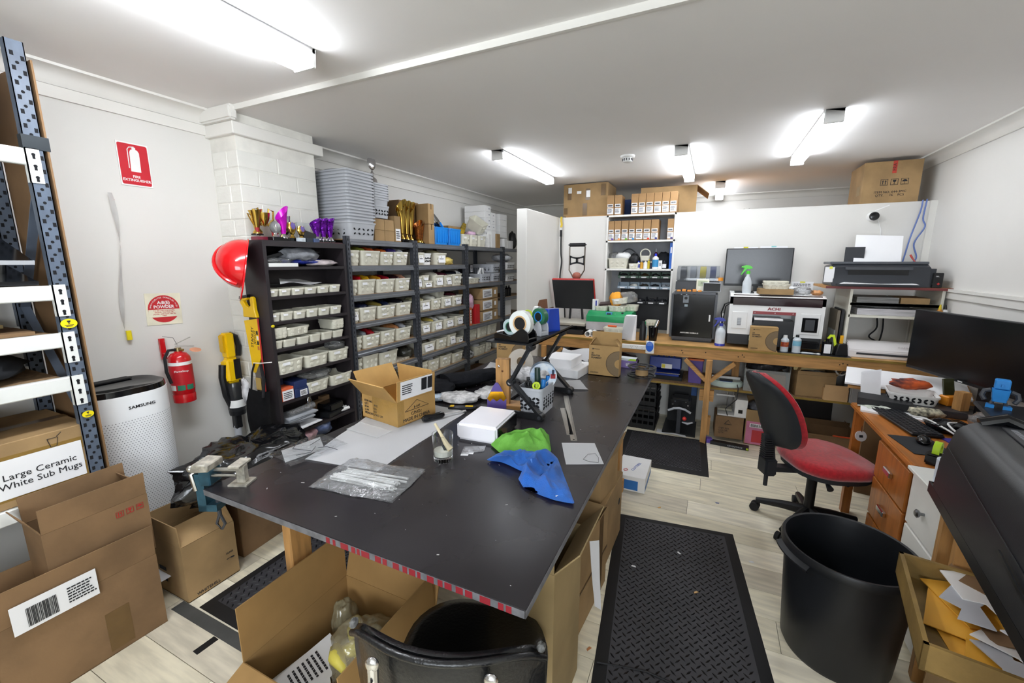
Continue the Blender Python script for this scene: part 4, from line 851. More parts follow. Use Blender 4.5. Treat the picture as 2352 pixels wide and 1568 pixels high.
for s in (-1, 1): MB().tube([(0, s*.02, .09), (0, s*.06, .13), (0, s*.065, .18), (0, s*.035, .19), (0, s*.028, .15), (0, s*.015, .10)], .006, 7).o('loop_handle', gold, t)
MB().lathe([(.008, .085), (.03, .13), (.036, .165), (.034, .165), (.001, .12)], 18).o('bowl', gold, t)
medal('medallion_trophy', 'silver round medallion trophy in front of the gold cups', (FX-.045, 1.79, BZ), .036, .115, silver, mat('dull_silver', '9a9a9c', .35, metal=.8), .075)
cup('magenta_flute', 'silver flute trophy with bright magenta panel', (FX-.06, 1.855, BZ), .155, mag, silver, .018, slant=.35, hand=False)
medal('oval_trophy', 'silver and gold oval sculpted trophy with lilac centre', (FX-.07, 1.925, BZ), .028, .125, gold, violet, .085, False); cup('silver_bowl_trophy', 'silver bowl cup behind the oval trophy', (FX-.14, 1.93, BZ), .14, silver, silver, .02, slant=.05, kind='bowl', bw=.06)
medal('oval_trophy', 'small gold oval trophy beside the black wedge block', (FX-.06, 1.985, BZ), .024, .105, gold, violet, .05, False)
t = T('glass_award', 'clear glass award with frosted panel on the bookcase', 'trophy', (FX-.12, 2.05, BZ)); MB().box(-.012, .012, -.05, .05, .0, .13).bev(.004, 1).o('glass_block', mat('frosted_glass', 'dfe5e2', .2, alpha=.45, var=0), t); MB().box(-.02, .02, -.05, .05, 0, .015).o('base', black_gl, t)
o = MB().pr([(-.05, 0), (.05, 0), (.05, .03), (-.05, .055)], -.02, .02, 'x').o('black_wedge', black_pl, None, (FX-.07, 2.045, BZ+.024)); tag(o, 'matt black wedge block standing before the glass award', 'block')
for i in range(3): slab('glass_cube', '%s small glass block at the bookcase front edge' % ORD[i], 'block', (mat('ice_glass', 'c9d2d8', .1, var=.1, scale=30), mat('smoke_glass', '2c333c', .1), mat('blue_glass', '4a5a80', .1))[i], .03, .045, .024, (FX-.02, 1.945+.055*i, BZ))
for i in range(3): cup('purple_cup', '%s purple foil cup trophy from the glass award' % ORD[i], (FX-.06, 2.105+.055*i, BZ), .125+.004*i, purp, silver, .018, hand=True, slant=.22, bw=.05)
cup('thin_gold_cup', 'narrow gold cup behind the purple cups', (FX-.12, 2.25, BZ), .13, gold, gold, .01, hand=False, bw=.03)
slab('maroon_board', 'maroon edged board under the purple cups', 'board', flat('5a2430', .4), .12, .20, .004, (FX-.064, 2.17, BZ-.0003)); 
# ============================================================= WORK TABLE AND WHAT LIES ON IT
def orient(o, z, x):
    z = V(z).normalized(); x = V(x); x = (x-z*x.dot(z)).normalized(); y = z.cross(x)
    o.rotation_euler = Matrix(((x.x, y.x, z.x), (x.y, y.y, z.y), (x.z, y.z, z.z))).to_euler(); return o
TX0, TX1, TY0, TY1, TZ = -1.512, -.316, .742, 3.14, .89
ply = mat('form_ply_face', '2a272a', .27, col2='1f1c1f', scale=2.2, rvar=.05, bump=.015, bscale=160)
t = T('work_table', 'large black form ply work table on pine legs', 'table', (0, 0, 0))
MB().box(TX0, TX1, TY0, TY1, TZ-.022, TZ).bev(.0015, 1).o('tabletop', ply, t)
MB().box(TX0+.002, TX1-.002, TY0-.0008, TY0, TZ-.021, TZ-.002).o('plain_edge', mat('ply_edge_paint', '6c6c70', .6, var=.15, scale=30), t)
b = MB(); x = -.93; rn = random.Random(4)
while x < -.34:
    w = rn.choice((.010, .014, .02, .028)); b.box(x, x+w, TY0-.0016, TY0-.0004, TZ-.0205, TZ-.003); x += w+rn.choice((.006, .012, .02))
o = b.o('edge_stencil', flat('8a1f29', .6), t); o['kind'] = 'stuff'
q = MB(); rn = random.Random(21)
for i in range(90):
    x, y, s_ = rn.uniform(TX0+.05, TX1-.05), rn.uniform(TY0+.04, TY1-.3), rn.choice((.0012, .0018, .0025)); q.cb((x, y, TZ+.0003), (s_*rn.uniform(1, 5), s_, .0004), rz=rn.uniform(0, 180))
q.o('dust_specks', flat('b8b6b4', .8), t)['kind'] = 'stuff'
MB().box(TX1, TX1+.0008, TY0, TY1, TZ-.021, TZ-.002).o('plain_edge', MATS['ply_edge_paint'], t)
for x, y in ((-.50, 2.82), (-1.42, 1.00), (-1.42, 2.95), (-.66, 1.44)): MB().box(x-.022, x+.022, y-.045, y+.045, 0, TZ-.022).bev(.003, 1).o('leg', pine_z, t)
MB().box(-1.42, -.45, 2.775, 2.82, .06, .15).bev(.003, 1).o('bottom_rail', pine, t); MB().box(-1.44, -1.40, 1.0, 2.95, TZ-.112, TZ-.022).o('apron', pine_y, t); MB().box(-.52, -.48, 1.0, 2.85, TZ-.112, TZ-.022).o('apron', pine_y, t)
o = tag(MB().tube([(0, 0, 0), (-.004, -.01, -.13), (-.008, -.02, -.15), (0, -.01, -.17)], .004, 6).o('cord_hook', white_pl, None, (-1.375, .97, TZ-.03)), 'white cord with tag hanging from the table underside', 'cord')
# loose sheets
quadsheet('paper_sheet', 'large white plotter paper sheet spread on the black table', 'paper', paper, [pz(700, 1056, TZ+.001), pz(868, 1082, TZ+.001), pz(1072, 945, TZ+.001), pz(905, 912, TZ+.001)], wave=.004, n=16)
acr = mat('acrylic_sheet', 'f2f4f6', .08, alpha=.35, var=0)
t = quadsheet('acrylic_bag', 'clear bag of cut acrylic shapes near the table corner', 'bag', clear, [pz(617, 1043, TZ+.005), pz(668, 1073, TZ+.005), pz(800, 1021, TZ+.008), pz(738, 999, TZ+.008)], wave=.012, n=18, seed=4)
quadsheet('acrylic_plate', 'white acrylic plate inside the clear bag', 'plate', mat('white_acrylic', 'f4f4f4', .15), [pz(646, 1035, TZ+.004), pz(655, 1062, TZ+.004), pz(745, 1030, TZ+.006), pz(735, 1003, TZ+.006)], wave=.001, th=.002)
for i, q in enumerate(([(690, 1010), (672, 1030), (715, 1035)], [(712, 1022), (735, 1008), (770, 1006)], [(730, 1028), (750, 1025), (775, 1032)], [(680, 1045), (715, 1038), (725, 1025)])):
    tag(MB().tube([pz(a, b, TZ+.014) for a, b in q], .0012, 5).o('acrylic_arc', dark_gr, None), '%s thin curved acrylic edge in the clear bag' % ORD[i], 'acrylic strip')
quadsheet('clear_sleeve', 'thin clear acrylic sheet lying on the white paper', 'sleeve', acr, [pz(795, 986, TZ+.006), pz(868, 1006, TZ+.006), pz(900, 990, TZ+.007), pz(828, 969, TZ+.007)], wave=.002, th=.0015)
# opened carton
t = carton('opened brown export carton with shipping label on its raised flap', .262, .24, .118, (-1.374, 1.588, TZ+.003), -10, {'x+': (4, .10), 'y+': (-6, .11), 'y-': (38, .115), 'x-': (32, .12)}, mat('export_carton', 'bd9558', .7, var=.08, scale=6))
MB().box(-.05, .1318, -.1206, -.1196, 0, .118).box(.1306, .1316, -.12, -.08, .0, .118).o('corner_tape', mat('clear_amber_tape', 'a9854a', .2, bump=.5, bscale=25), t)
fl_ = [c for c in t.children if c.name.startswith('flap')][0]
patch(fl_, paper, .20, .088, (.0032, -.0, .052), (0, 0, 90), 'shipping_label'); barcode(fl_, .035, .06, (.0044, .045, .058), (0, 0, 90), 11); barcode(fl_, .03, .06, (.0044, .083, .058), (0, 0, 90), 12); lines(fl_, .06, .05, 5, (.0044, -.06, .055), (0, 0, 90), 13)
text('C/NO.:\nMADE IN CHINA', .023, ink, t, (.1316, -.005, .032), (90, 0, 90)); MB().tube([(.1316, -.075, .062), (.1316, .0, .105), (.1316, .075, .062), (.1316, -.075, .062)], .0012, 5).o('triangle_mark', ink, t); text('JL-LAT', .014, ink, t, (.1316, 0, .073), (90, 0, 90))
text('ITEM NO.\nQTY.         PCS\nN.W.        KG\nG.W.        KG\nMEAS:24X27X17 CM', .0155, ink, t, (-.112, -.1208, .058), (90, 0, 0), align='LEFT')
# garment roll and bubble packs
fab = mat('black_fleece', '121318', .9, var=.15, scale=40, bump=.2, bscale=120, spec=.2)
o = MB().loft([[(x+.05*math.sin(u*5)*.2, -.17+.36*u+.01*math.sin(k), max(0.002, z)) for k, (x, z) in enumerate((.075*(1-.25*u)*math.cos(a)*(1+.12*math.sin(3*a+u*6)), .045+.048*(1-.2*u)*math.sin(a)) for a in [2*math.pi*i/16 for i in range(16)])] for u in [i/10 for i in range(11)]]).o('rolled_garment', fab, None, (-1.33, 2.20, TZ), -33); tag(o, 'rolled black fleece garment lying behind the export carton', 'garment')
o = MB().blob((0, 0, 0), (.12, .13, .035), 13, .25, 2.4, 24, 12, pw=.6).o('folded_garment', fab, None, (-1.44, 1.95, TZ+.035)); tag(o, 'folded black garment beside the rolled one', 'garment')
foil = mat('bubble_film', 'd9d8d8', .16, var=.2, scale=30, bump=.9, bscale=40, alpha=.85)
for i, (x, y, r, z, l) in enumerate(((-1.22, 1.90, (.11, .075, .022), 20, 'silver bubble wrap pack lying next to the utility knife'), (-1.08, 2.05, (.09, .10, .024), -35, 'silver bubble wrap pack between the garment and wooden stand'), (-1.34, 1.86, (.05, .05, .018), 0, 'pale blue bubble pack against the carton'))): tag(MB().blob((0, 0, 0), r, 60+i, .22, 3.0, 24, 12, pw=.6).o('bubble_pack', foil if i < 2 else film('b9c9d9'), None, (x, y, TZ+r[2]+.002), z), l, 'packet')
def long_thing(name, label, cat, a, b, z=TZ):
    a = V((*a, z)); b = V((*b, z)); t = T(name, label, cat, a, math.degrees(math.atan2((b-a).y, (b-a).x))); return t, (b-a).length
t, L = long_thing('screwdriver', 'black handled screwdriver lying on the white paper', 'screwdriver', (-1.20, 1.545), (-1.10, 1.745), TZ+.02)
MB().tube([(0, 0, 0), (.015, 0, .002), (.05, 0, 0), (.10, 0, 0), (.115, 0, 0)], [.012, .018, .015, .017, .010], 10).o('handle', black_gl, t); MB().cyl((.115, 0, 0), (L, 0, -.010), .0045, n=8).cyl((L, 0, -.010), (L+.018, 0, -.012), .007, n=8).o('shaft', chrome, t)
t, L = long_thing('utility_knife', 'black and yellow utility knife lying behind the screwdriver', 'knife', (-1.20, 1.765), (-1.04, 1.83), TZ+.006)
MB().pr([(0, -.012), (.06, -.016), (L*.85, -.010), (L*.9, .008), (.07, .014), (0, .012)], -.005, .012).bev(.003, 1).o('body', black_pl, t); MB().box(.01, .03, -.012, .012, .012, .014).box(.09, .13, -.006, .006, .012, .014).o('yellow_trim', vy, t); MB().pr([(L*.85, -.008), (L, 0), (L*.85, .006)], 0, .003).o('blade', steel, t)
# white presentation box
t = T('white_box', 'white laminated box lying beside the purple pencil sign', 'box', (-.866, 1.585, TZ), 4)
MB().box(-.098, .098, -.12, .12, 0, .078).bev(.012, 3).o('lid', mat('white_laminate', 'eceaf0', .3, var=.01), t); MB().box(.092, .0985, -.108, .108, .01, .068).o('open_end', black_gl, t)
# glass of glue and brush
t = T('glass_tumbler', 'clear glass tumbler of white glue on the black table', 'glass', (-.895, 1.272, TZ))
MB().lathe([(.034, 0), (.037, .01), (.041, .11), (.0395, .11), (.034, .022), (.001, .020)], 28).o('tumbler', glass_m, t); MB().lathe([(.0335, .024), (.0355, .045), (.001, .047)], 24).o('glue', mat('glue', 'e6e8dc', .35), t)
b = MB()
for k in range(20): b.cb((.0355*math.cos(R(k*18)), .0355*math.sin(R(k*18)), .011), (.004, .003, .018), rz=k*18)
b.o('cut_flutes', glass_m, t)['kind'] = 'stuff'
t = T('glue_brush', 'flat cream glue brush standing in the glass tumbler', 'brush', (-.88, 1.272, TZ+.03)); MB().tube([(.02, .0, .02), (0, 0, .04), (-.02, 0, .07), (-.05, .0, .115)], [.012, .010, .006, .005], 8).o('handle', mat('cream_wood', 'e0d2ae', .5), t); MB().pr([(-.010, -.008), (.010, -.008), (.010, .008), (-.010, .008)], .01, .03, 'z', TR((.008, 0, .012), 0, -30, 0)).o('bristles', dark_gr, t)
for i in range(2): slab('paper_offcut', '%s small white paper offcut beside the tumbler' % ORD[i], 'offcut', paper, .03, .018, .001, (-.843+.012*i, 1.345+.02*i, TZ+.0005), 20)
quadsheet('small_film_packet', 'small clear film packet lying in front of the white box', 'packet', clear2, [pz(1058, 1044, TZ+.002), pz(1112, 1036, TZ+.002), pz(1116, 1024, TZ+.003), pz(1066, 1026, TZ+.003)], wave=.006, seed=6)
slab('brass_plate', 'small engraved gold card half under the green cloth', 'plate', mat('gold_card', '8a6a36', .35, metal=.4), .085, .055, .0012, (-.705, 1.63, TZ), -20)
# bag of tubes
t = T('tube_bag', 'clear crinkled bag of thin white tubes on the table front', 'bag', (-1.05, 1.035, TZ), 8)
def fb(u, v):
    x = (u-.5)*.34*(1-.12*abs(v-.5)); y = (v-.5)*.225; e = (1-abs(2*u-1)**4)*(1-abs(2*v-1)**3); return (x, y+.02*math.sin(u*9)*.3, .004+e*.026+.010*e*noise.noise(V((x*22, y*30, 1)))+.004*noise.noise(V((x*60, y*60, 4))))
b = MB().grid(34, 24, fb); b.grid(8, 6, lambda u, v: ((u-.5)*.33, (v-.5)*.22, .001)); b.o('film', clear2, t, smooth=25)
for i in range(16): tag(MB().cyl((-.12+random.uniform(-.01, .01), 0, 0), (.13+random.uniform(-.02, .01), random.uniform(-.012, .012), 0), .0042, n=7).o('plastic_tube', white_pl, None, (-1.05+.004*(i % 3), .985+.0082*(i % 11), TZ+.006+(.008 if i > 10 else 0)), 8+random.uniform(-3, 3)), 'thin white plastic tube inside the crinkled clear bag', 'tube', 'white tubes in the clear bag')
# folded cloths
def drape(name, label, m, outline, z, h, seed, n=None, k=26, th=.007, cat='cloth'):
    P = [V((*p, 0)) for p in outline]; c = sum(P, V())/len(P); dn = []
    for i in range(len(P)):
        a, b_ = P[i], P[(i+1) % len(P)]
        for j in range(12): dn.append(a.lerp(b_, j/12))
    N_ = len(dn); sm = [(dn[i-2]+dn[i-1]*2+dn[i]*3+dn[(i+1) % N_]*2+dn[(i+2) % N_])/9 for i in range(N_)]; rings = []
    for q in range(1, k+1):
        f = q/k; rr = []
        for p in sm:
            v = (p-c)*f; e = 1-f**4; w = 1-2.2*abs(noise.noise(V((v.x*11, v.y*11, seed)))); w2 = 1-2*abs(noise.noise(V((v.x*24, v.y*24, seed+3)))); rr.append((v.x, v.y, th+h*(.25+.75*e)*max(.0, .15+.75*w+.22*w2)*(1-.8*f**8)))
        rings.append(rr)
    b = MB(); b.loft(rings, caps=False); b.f([(v[0], v[1], v[2]) for v in rings[0]], [tuple(range(N_))]); b.solid(-th); o = b.o(name, m, None, (c.x, c.y, z), smooth=60); return tag(o, label, cat)
mfg = mat('microfibre_green', '9be46c', .95, var=.1, scale=14, bump=.3, bscale=300, col2='84cf55'); mfb = mat('microfibre_blue', '3f86e6', .95, var=.06, bump=.3, bscale=300, sheen=.3)
drape('microfibre_cloth', 'crumpled lime green microfibre cloth on the table', mfg, [(-.79, 1.46), (-.745, 1.60), (-.665, 1.62), (-.60, 1.66), (-.575, 1.60), (-.53, 1.50), (-.60, 1.44), (-.71, 1.40)], TZ, .050, 5)
drape('microfibre_cloth', 'bright blue microfibre cloth spread on the table edge side', mfb, [(-.735, 1.325), (-.72, 1.40), (-.65, 1.45), (-.555, 1.52), (-.49, 1.46), (-.435, 1.36), (-.385, 1.27), (-.335, 1.18), (-.42, 1.175), (-.525, 1.205), (-.565, 1.25), (-.56, 1.30), (-.62, 1.32), (-.67, 1.335)], TZ, .042, 9)
slab('care_tag', 'white care tag on the blue cloth', 'tag', paper, .016, .045, .001, (-.40, 1.215, TZ+.012), -25)
for i, (a, b_) in enumerate((((-.66, 2.035), (-.52, 1.715)), ((-.71, 2.24), (-.485, 1.66)))):
    t, L = long_thing('steel_ruler', ('shorter steel ruler lying beside the longer one', 'long steel ruler lying on the table')[i], 'ruler', a, b_, TZ+.0003); MB().box(0, L, -.014 if i else -.015, .014 if i else .015, 0, .0012).o('rule', steel, t); q = MB()
    k = .01
    while k < L: q.box(k, k+.0008, .005, .013, .0012, .0014); k += .005
    q.o('graduations', ink, t)['kind'] = 'stuff'; MB().lathe([(.004, .0012), (.004, .0015)], 10, TR((L-.01, 0, 0))).o('hang_hole', hole_m, t)
t = quadsheet('sketch_paper', 'torn white paper with pencil sketch at the table edge', 'paper', paper, [pz(1300, 1067, TZ+.001), pz(1387, 1067, TZ+.001), pz(1366, 1018, TZ+.001), pz(1290, 1018, TZ+.001)], wave=.003, seed=8)
o = MB().tube([(.05, .06, .006), (.055, .11, .006), (.08, .13, .006), (.10, .10, .006), (.11, .06, .006), (.08, .05, .006), (.05, .06, .006)], .0008, 5).o('sketch_lines', dark_gr, t)
# purple pencil sign
t = T('pencil_sign', 'purple pencil shaped sign with golden tip band', 'sign', (-.934, 1.805, TZ), 26); pp = flat('5b4a94', .5)
MB().pr([(-.048, 0), (.048, 0), (.048, .085), (.034, .07), (.018, .085), (0, .07), (-.018, .085), (-.034, .07), (-.048, .085)], -.006, .006, 'y').o('shaft', pp, t); MB().pr([(-.048, .085), (-.034, .07), (-.018, .085), (0, .07), (.018, .085), (.034, .07), (.048, .085), (.030, .122), (-.030, .122)], -.006, .0065, 'y').o('gold_band', mat('gold_foil', 'e0a320', .2, metal=.8, var=.2, scale=20), t); MB().pr([(-.030, .122), (.030, .122), (.016, .152), (.006, .166), (-.006, .166), (-.016, .152)], -.006, .006, 'y').o('tip', pp, t)
# wooden stand with nail
t = T('wooden_stand', 'raw pine upright stand on a wooden foot behind the pencil sign', 'stand', (-.955, 1.93, TZ), 14); MB().box(-.04, .032, -.022, .022, .02, .262).bev(.002, 1).o('upright', pine_z, t); MB().box(-.05, .10, -.05, .045, 0, .022).o('foot', pine, t); MB().sph((-.022, -.023, .225), (.007, .004, .007), 10, 6).o('screw', silver, t); MB().sph((-.004, -.022, .20), (.006, .002, .006), 10, 6).o('knot', flat('6a4423', .7), t)
# folding laptop stand
t = T('laptop_stand', 'black folding laptop stand carrying tape dispensers', 'stand', (0, 0, 0))
for y in (1.815, 2.295):
    MB().bar((-.97, y, .907), (-.705, y, .907), .014, .03).o('base_link', black_mt, t); MB().bar((-.705, y+.016, .907), (-.862, y+.016, 1.065), .014, .034, up=(0, 1, 0)).o('lower_link', black_mt, t); MB().bar((-.862, y, 1.065), (-.758, y, 1.252), .014, .034, up=(0, 1, 0)).o('upper_link', black_mt, t)
    for x, z in ((-.705, .907), (-.862, 1.065), (-.758, 1.25)): j = MB().cyl((x, y-.012, z), (x, y+.028, z), .019, n=16).o('joint', black_pl, t); MB().cyl((x, y-.014, z), (x, y-.012, z), .009, n=12).o('joint_bolt', chrome if x < -.8 else dark_gr, j)
MB().box(-.985, -.735, 1.79, 2.42, 1.262, 1.268).o('tray', black_mt, t); MB().box(-.74, -.735, 1.79, 2.42, 1.262, 1.278).o('tray_lip', black_mt, t)
for y in (1.95, 2.18): MB().bar((-.97, 1.81, .90), (-.97, 2.30, .90), .02, .012).o('cross_bar', black_mt, t) if y < 2 else None
TRY = 1.2685
def dispenser(label, loc, rz, body, W, Lg, Hh, rolls, cat='tape dispenser'):
    t = T('tape_dispenser', label, cat, loc, rz)
    pts = [(-Lg*.5, 0), (Lg*.5, 0), (Lg*.5, Hh*.34), (Lg*.44, Hh*.42), (Lg*.22, Hh*.36), (.0, Hh*.30), (-Lg*.22, Hh*.7), (-Lg*.34, Hh*.8), (-Lg*.46, Hh*.62), (-Lg*.5, Hh*.4)]
    for s in (-1, 1): MB().pr(pts, s*W/2-.004, s*W/2+.004, 'y').bev(.002, 1).o('side_shell', body, t)
    MB().box(-Lg*.5, Lg*.5, -W/2, W/2, 0, Hh*.25).bev(.004, 1).o('base', body, t); q = MB()
    for k in range(9): q.cb((Lg*.44, -W/2+W*(k+.5)/9, Hh*.45), (.006, W/12, .008), ry=40)
    q.o('cutter', chrome, t)
    for x, z, r, w, m, cm in rolls:
        o = MB().ring([(r, -w/2), (r, w/2), (r*.62, w/2), (r*.62, -w/2)], 28, TR((x, 0, z), 90, 0, 0)).o('tape_roll', m, t); MB().ring([(r*.62, -w/2-.001), (r*.62, w/2+.001), (r*.5, w/2+.001), (r*.5, -w/2-.001)], 24, TR((x, 0, z), 90, 0, 0)).o('roll_core', cm, o); MB().cyl((x, -w/2, z), (x, w/2, z), r*.5, n=20).o('hub', black_pl, o)
    return t
tapew = mat('tape_white', 'dfe3e0', .3); tapeg = mat('tape_green', '2f6a4e', .3); tapec = mat('tape_clear', 'b9cdd0', .2, alpha=.8)
dispenser('heavy black tape dispenser with white and clear rolls', (-.86, 1.865, TRY), 172, black_gl, .075, .20, .085, [(-.035, .088, .062, .03, tapew, card_in), (.025, .066, .04, .024, tapec, tapeg)])
dispenser('grey tape gun with yellow tip and green tape roll', (-.83, 2.06, TRY), 160, grey_pl, .055, .13, .10, [(-.03, .10, .045, .03, tapeg, blue)])
t = T('tape_dispenser', 'blue tape dispenser with a white roll behind', 'tape dispenser', (-.80, 2.22, TRY), 60); MB().rp(.10, .055, .012, 0, .125, tw=.8).o('body', mat('deep_blue_plastic', '2347b8', .3), t); o = MB().ring([(.055, -.012), (.055, .012), (.036, .012), (.036, -.012)], 28, TR((-.07, .04, .085), 90, 0, 30)).o('tape_roll', tapew, t); MB().cyl((-.07, .03, .085), (-.07, .05, .085), .034, n=20).o('hub', black_pl, o)
o = MB().ring([(.024, -.008), (.024, .008), (.017, .008), (.017, -.008)], 24, TR((-.845, 1.985, 1.385), 90, 0, 20)).o('lime_tape', flat('c4e01f', .4), None); tag(o, 'small lime tape roll leaning on the grey tape gun', 'tape'); MB().box(-.012, .012, -.02, .02, 0, .016).bev(.003, 1).o('yellow_tip', vy, bpy.data.objects['tape_dispenser.001'], (.045, 0, .075))
# grey basket of tools
t = basket('grey punched plastic basket of tapes and scissors under the laptop stand', .135, .21, .145, (-.775, 1.955, TZ), 0, nx=5, nz=4)
tools = [(-.80, 1.90, .11, .009, black_pl, 'black scissors handle'), (-.755, 1.89, .09, .012, flat('c6df2a', .4), 'lime snips handle'), (-.74, 1.925, .10, .013, mat('marker_blue', '2a7fd0', .4), 'blue marker cap'), (-.77, 1.95, .15, .016, mat('dark_green_grip', '1f3a33', .4), 'dark green tool grip'), (-.79, 1.98, .13, .014, mat('red_blue_pliers', 'a92a2f', .4), 'red plier handle'), (-.745, 2.0, .10, .012, blue, 'blue tool handle')]
for i, (x, y, h, r, m, l) in enumerate(tools): tag(MB().tube([(0, 0, -.08), (.004*(i % 3-1), .006, h*.5), (.008*(i % 3-1), .010, h)], [r*.8, r, r*.9], 10).o('hand_tool', m, None, (x, y, TZ+.075)), l+' standing in the grey basket', 'tool')
for i, (x, y) in enumerate(((-.795, 1.885), (-.75, 1.875))): tag(MB().ring([(.020, -.006), (.020, .006), (.012, .006), (.012, -.006)], 20, TR((x, y, TZ+.155), 80, 0, 30*i)).o('scissor_loop', flat('c6df2a', .4) if i else black_pl, None), '%s finger loop of scissors in the grey basket' % ('black', 'lime')[i], 'scissors')
t = T('foam_tape_roll', 'large roll of white and blue printed foam tape in the grey basket', 'tape', (-.765, 2.01, TZ+.175), rot=(90, 0, 25)); MB().ring([(.070, -.024), (.070, .024), (.034, .024), (.034, -.024)], 32).o('roll', mat('printed_tape', 'e8eef4', .4, col2='8fb4dc', scale=26), t); patch(t, flat('a02a30', .4), .026, .026, (.05, .0, .0245), (90, 0, 0)); patch(t, flat('20304a', .4), .012, .03, (.05, .02, .0245), (90, 0, 0))
# far end of the table
wb2 = mat('matt_white_box', 'f0f0f2', .5, var=.01)
slab('white_carton', 'lower white flat box at the far table end', 'box', wb2, .25, .28, .055, (-.86, 2.76, TZ), -6, .002); slab('white_carton', 'upper white flat box stacked on another at the far table end', 'box', wb2, .20, .22, .06, (-.90, 2.75, TZ+.0555), -3, .002)
quadsheet('crumpled_sheet', 'crumpled white paper lying behind the white flat boxes', 'paper', paper, [(-1.0, 2.93, TZ+.03), (-.72, 2.95, TZ+.03), (-.70, 3.12, TZ+.06), (-1.02, 3.12, TZ+.07)], wave=.05, seed=12); quadsheet('crumpled_sheet', 'white sheet spread behind the rolled garment', 'paper', paper, [(-1.40, 2.40, TZ+.004), (-1.02, 2.42, TZ+.004), (-1.05, 2.70, TZ+.006), (-1.45, 2.70, TZ+.006)], wave=.03, seed=13); quadsheet('crumpled_sheet', 'white film sheet lying beside the laptop stand', 'sheet', paper, [(-.70, 2.36, TZ+.002), (-.62, 2.40, TZ+.002), (-.72, 2.56, TZ+.002), (-.82, 2.50, TZ+.002)], wave=.02, seed=14)
packet('white plastic bag crumpled behind the laptop stand', 'e4e4e6', (-1.0, 2.42, TZ+.045), (.10, .09, .045), 66, film('e0e0e2', .3), 'bag', 'plastic_bag')
slab('black_block', 'small black block beside the filament box', 'block', black_pl, .05, .06, .075, (-.735, 2.93, TZ), 0, .004)
FB = mat('filament_carton', 'b08e5c', .75, var=.07, scale=6)
def filbox(label, loc, rz, w=.205, d=.075, h=.208, open_=False, mirror=False):
    t = carton(label, w, d, h, loc, rz, {'y+': (-3, .085), 'x-': (-35, .05), 'x+': (-35, .05)} if open_ else None, FB, tape=False, name='filament_box')
    dm = flat('7d6a50', .7); q = []
    for r_, m in ((.088, flat('5e4c36', .7)), (.084, dm), (.030, FB)):
        pts = [(w/2-.0005, h*.44-r_)]+[(w/2-r_*math.cos(R(a)), h*.44+r_*math.sin(R(a))) for a in range(-85, 86, 10)]+[(w/2-.0005, h*.44+r_)]
        MB().pr(pts, -d/2-.0006-.0003*len(q), -d/2, 'y').o('spool_print', m, t); q.append(1)
    text('3D\nPRINTER\nFILAMENT', .0155, ink, t, (-w*.42, -d/2-.0008, h*.66), (90, 0, 0), align='LEFT', bold=.0003); MB().lathe([(.005, 0), (.005, .0008)], 10, TR((-w*.37, -d/2, h*.88), 90, 0, 0)).o('logo_dot', ink, t); lines(t, w*.24, .006, 1, (-w*.22, -d/2-.0008, h*.88), seed=4); lines(t, w*.3, .010, 2, (-w*.28, -d/2-.0008, h*.10), seed=5)
    return t
filbox('opened filament box with raised lid standing on the far table end', (-.617, 2.80, TZ), 0, open_=True)
filbox('second filament box standing behind the laptop stand', (-1.325, 2.80, TZ), 6)
t = T('clear_spool', 'clear empty spool standing before the second filament box', 'spool', (-1.16, 2.60, TZ+.085), rot=(80, 0, 30)); MB().ring([(.085, -.002), (.085, .002), (.03, .002), (.03, -.002)], 32).ring([(.085, .05), (.085, .054), (.03, .054), (.03, .05)], 32).o('flanges', mat('clear_spool_plastic', 'e6e0d6', .15, alpha=.35, var=0), t); MB().cyl((0, 0, 0), (0, 0, .05), .03, n=20, caps=False).o('core', card_in, t)
t = T('filament_spool', 'empty black filament spool with cardboard core lying on the table', 'spool', (-.385, 2.90, TZ))
for z in (0, .056):
    b = MB().ring([(.095, z), (.095, z+.004), (.078, z+.004), (.078, z)], 36).ring([(.045, z), (.045, z+.004), (.028, z+.004), (.028, z)], 28)
    for k in range(6): b.cb((.0615*math.cos(R(k*60)), .0615*math.sin(R(k*60)), z+.002), (.036, .02, .004), rz=k*60)
    b.o('flange', black_pl, t)
MB().ring([(.042, .004), (.042, .056), (.030, .056), (.030, .004)], 28).o('core', card, t)
t = small_box('purple and lime box with white lettering beside the filament spool', flat('8a78b8', .45), .16, .07, .07, (-.53, 3.09, TZ), 0); t.name = 'purple_box'; MB().box(-.08, .08, -.0356, .0352, .055, .0705).o('lid', flat('d5dde2', .4), t); MB().pr([(.02, .056), (.08, .056), (.08, .07), (.04, .07)], -.0362, -.0352, 'y').o('lime_panel', flat('a6cf3a', .4), t); text('tile', .034, white_pl, t, (.03, -.0358, .026), (90, 0, 0), bold=.0008); text('7', .02, flat('d8d030', .4), t, (.05, -.037, -.0 + .006), (90, 0, 0))
# bench vice on the corner
tl = mat('vice_teal', '2d5364', .4, metal=.3, var=.15, scale=30); worn = mat('worn_cast', 'b9b4a8', .5, metal=.5, var=.2, scale=40)
t = T('bench_vice', 'small teal bench vice clamped to the table corner', 'vice', (-1.495, .80, TZ), 24)
MB().box(-.065, -.025, -.03, .03, .0, .06).bev(.004, 1).o('fixed_body', tl, t); MB().pr([(-.085, .052), (-.02, .056), (-.02, .082), (-.075, .085)], -.04, .04, 'y').bev(.004, 1).o('rear_jaw', worn, t)
MB().box(.055, .085, -.014, .014, .004, .07).bev(.004, 1).box(.035, .10, -.03, .03, 0, .006).o('front_post', worn, t); MB().box(.045, .085, -.035, .035, .066, .078).bev(.003, 1).o('front_jaw', worn, t)
for y in (-.016, .016): MB().cyl((-.03, y, .035), (.06, y, .035), .0055, n=10).o('guide_rod', steel, t)
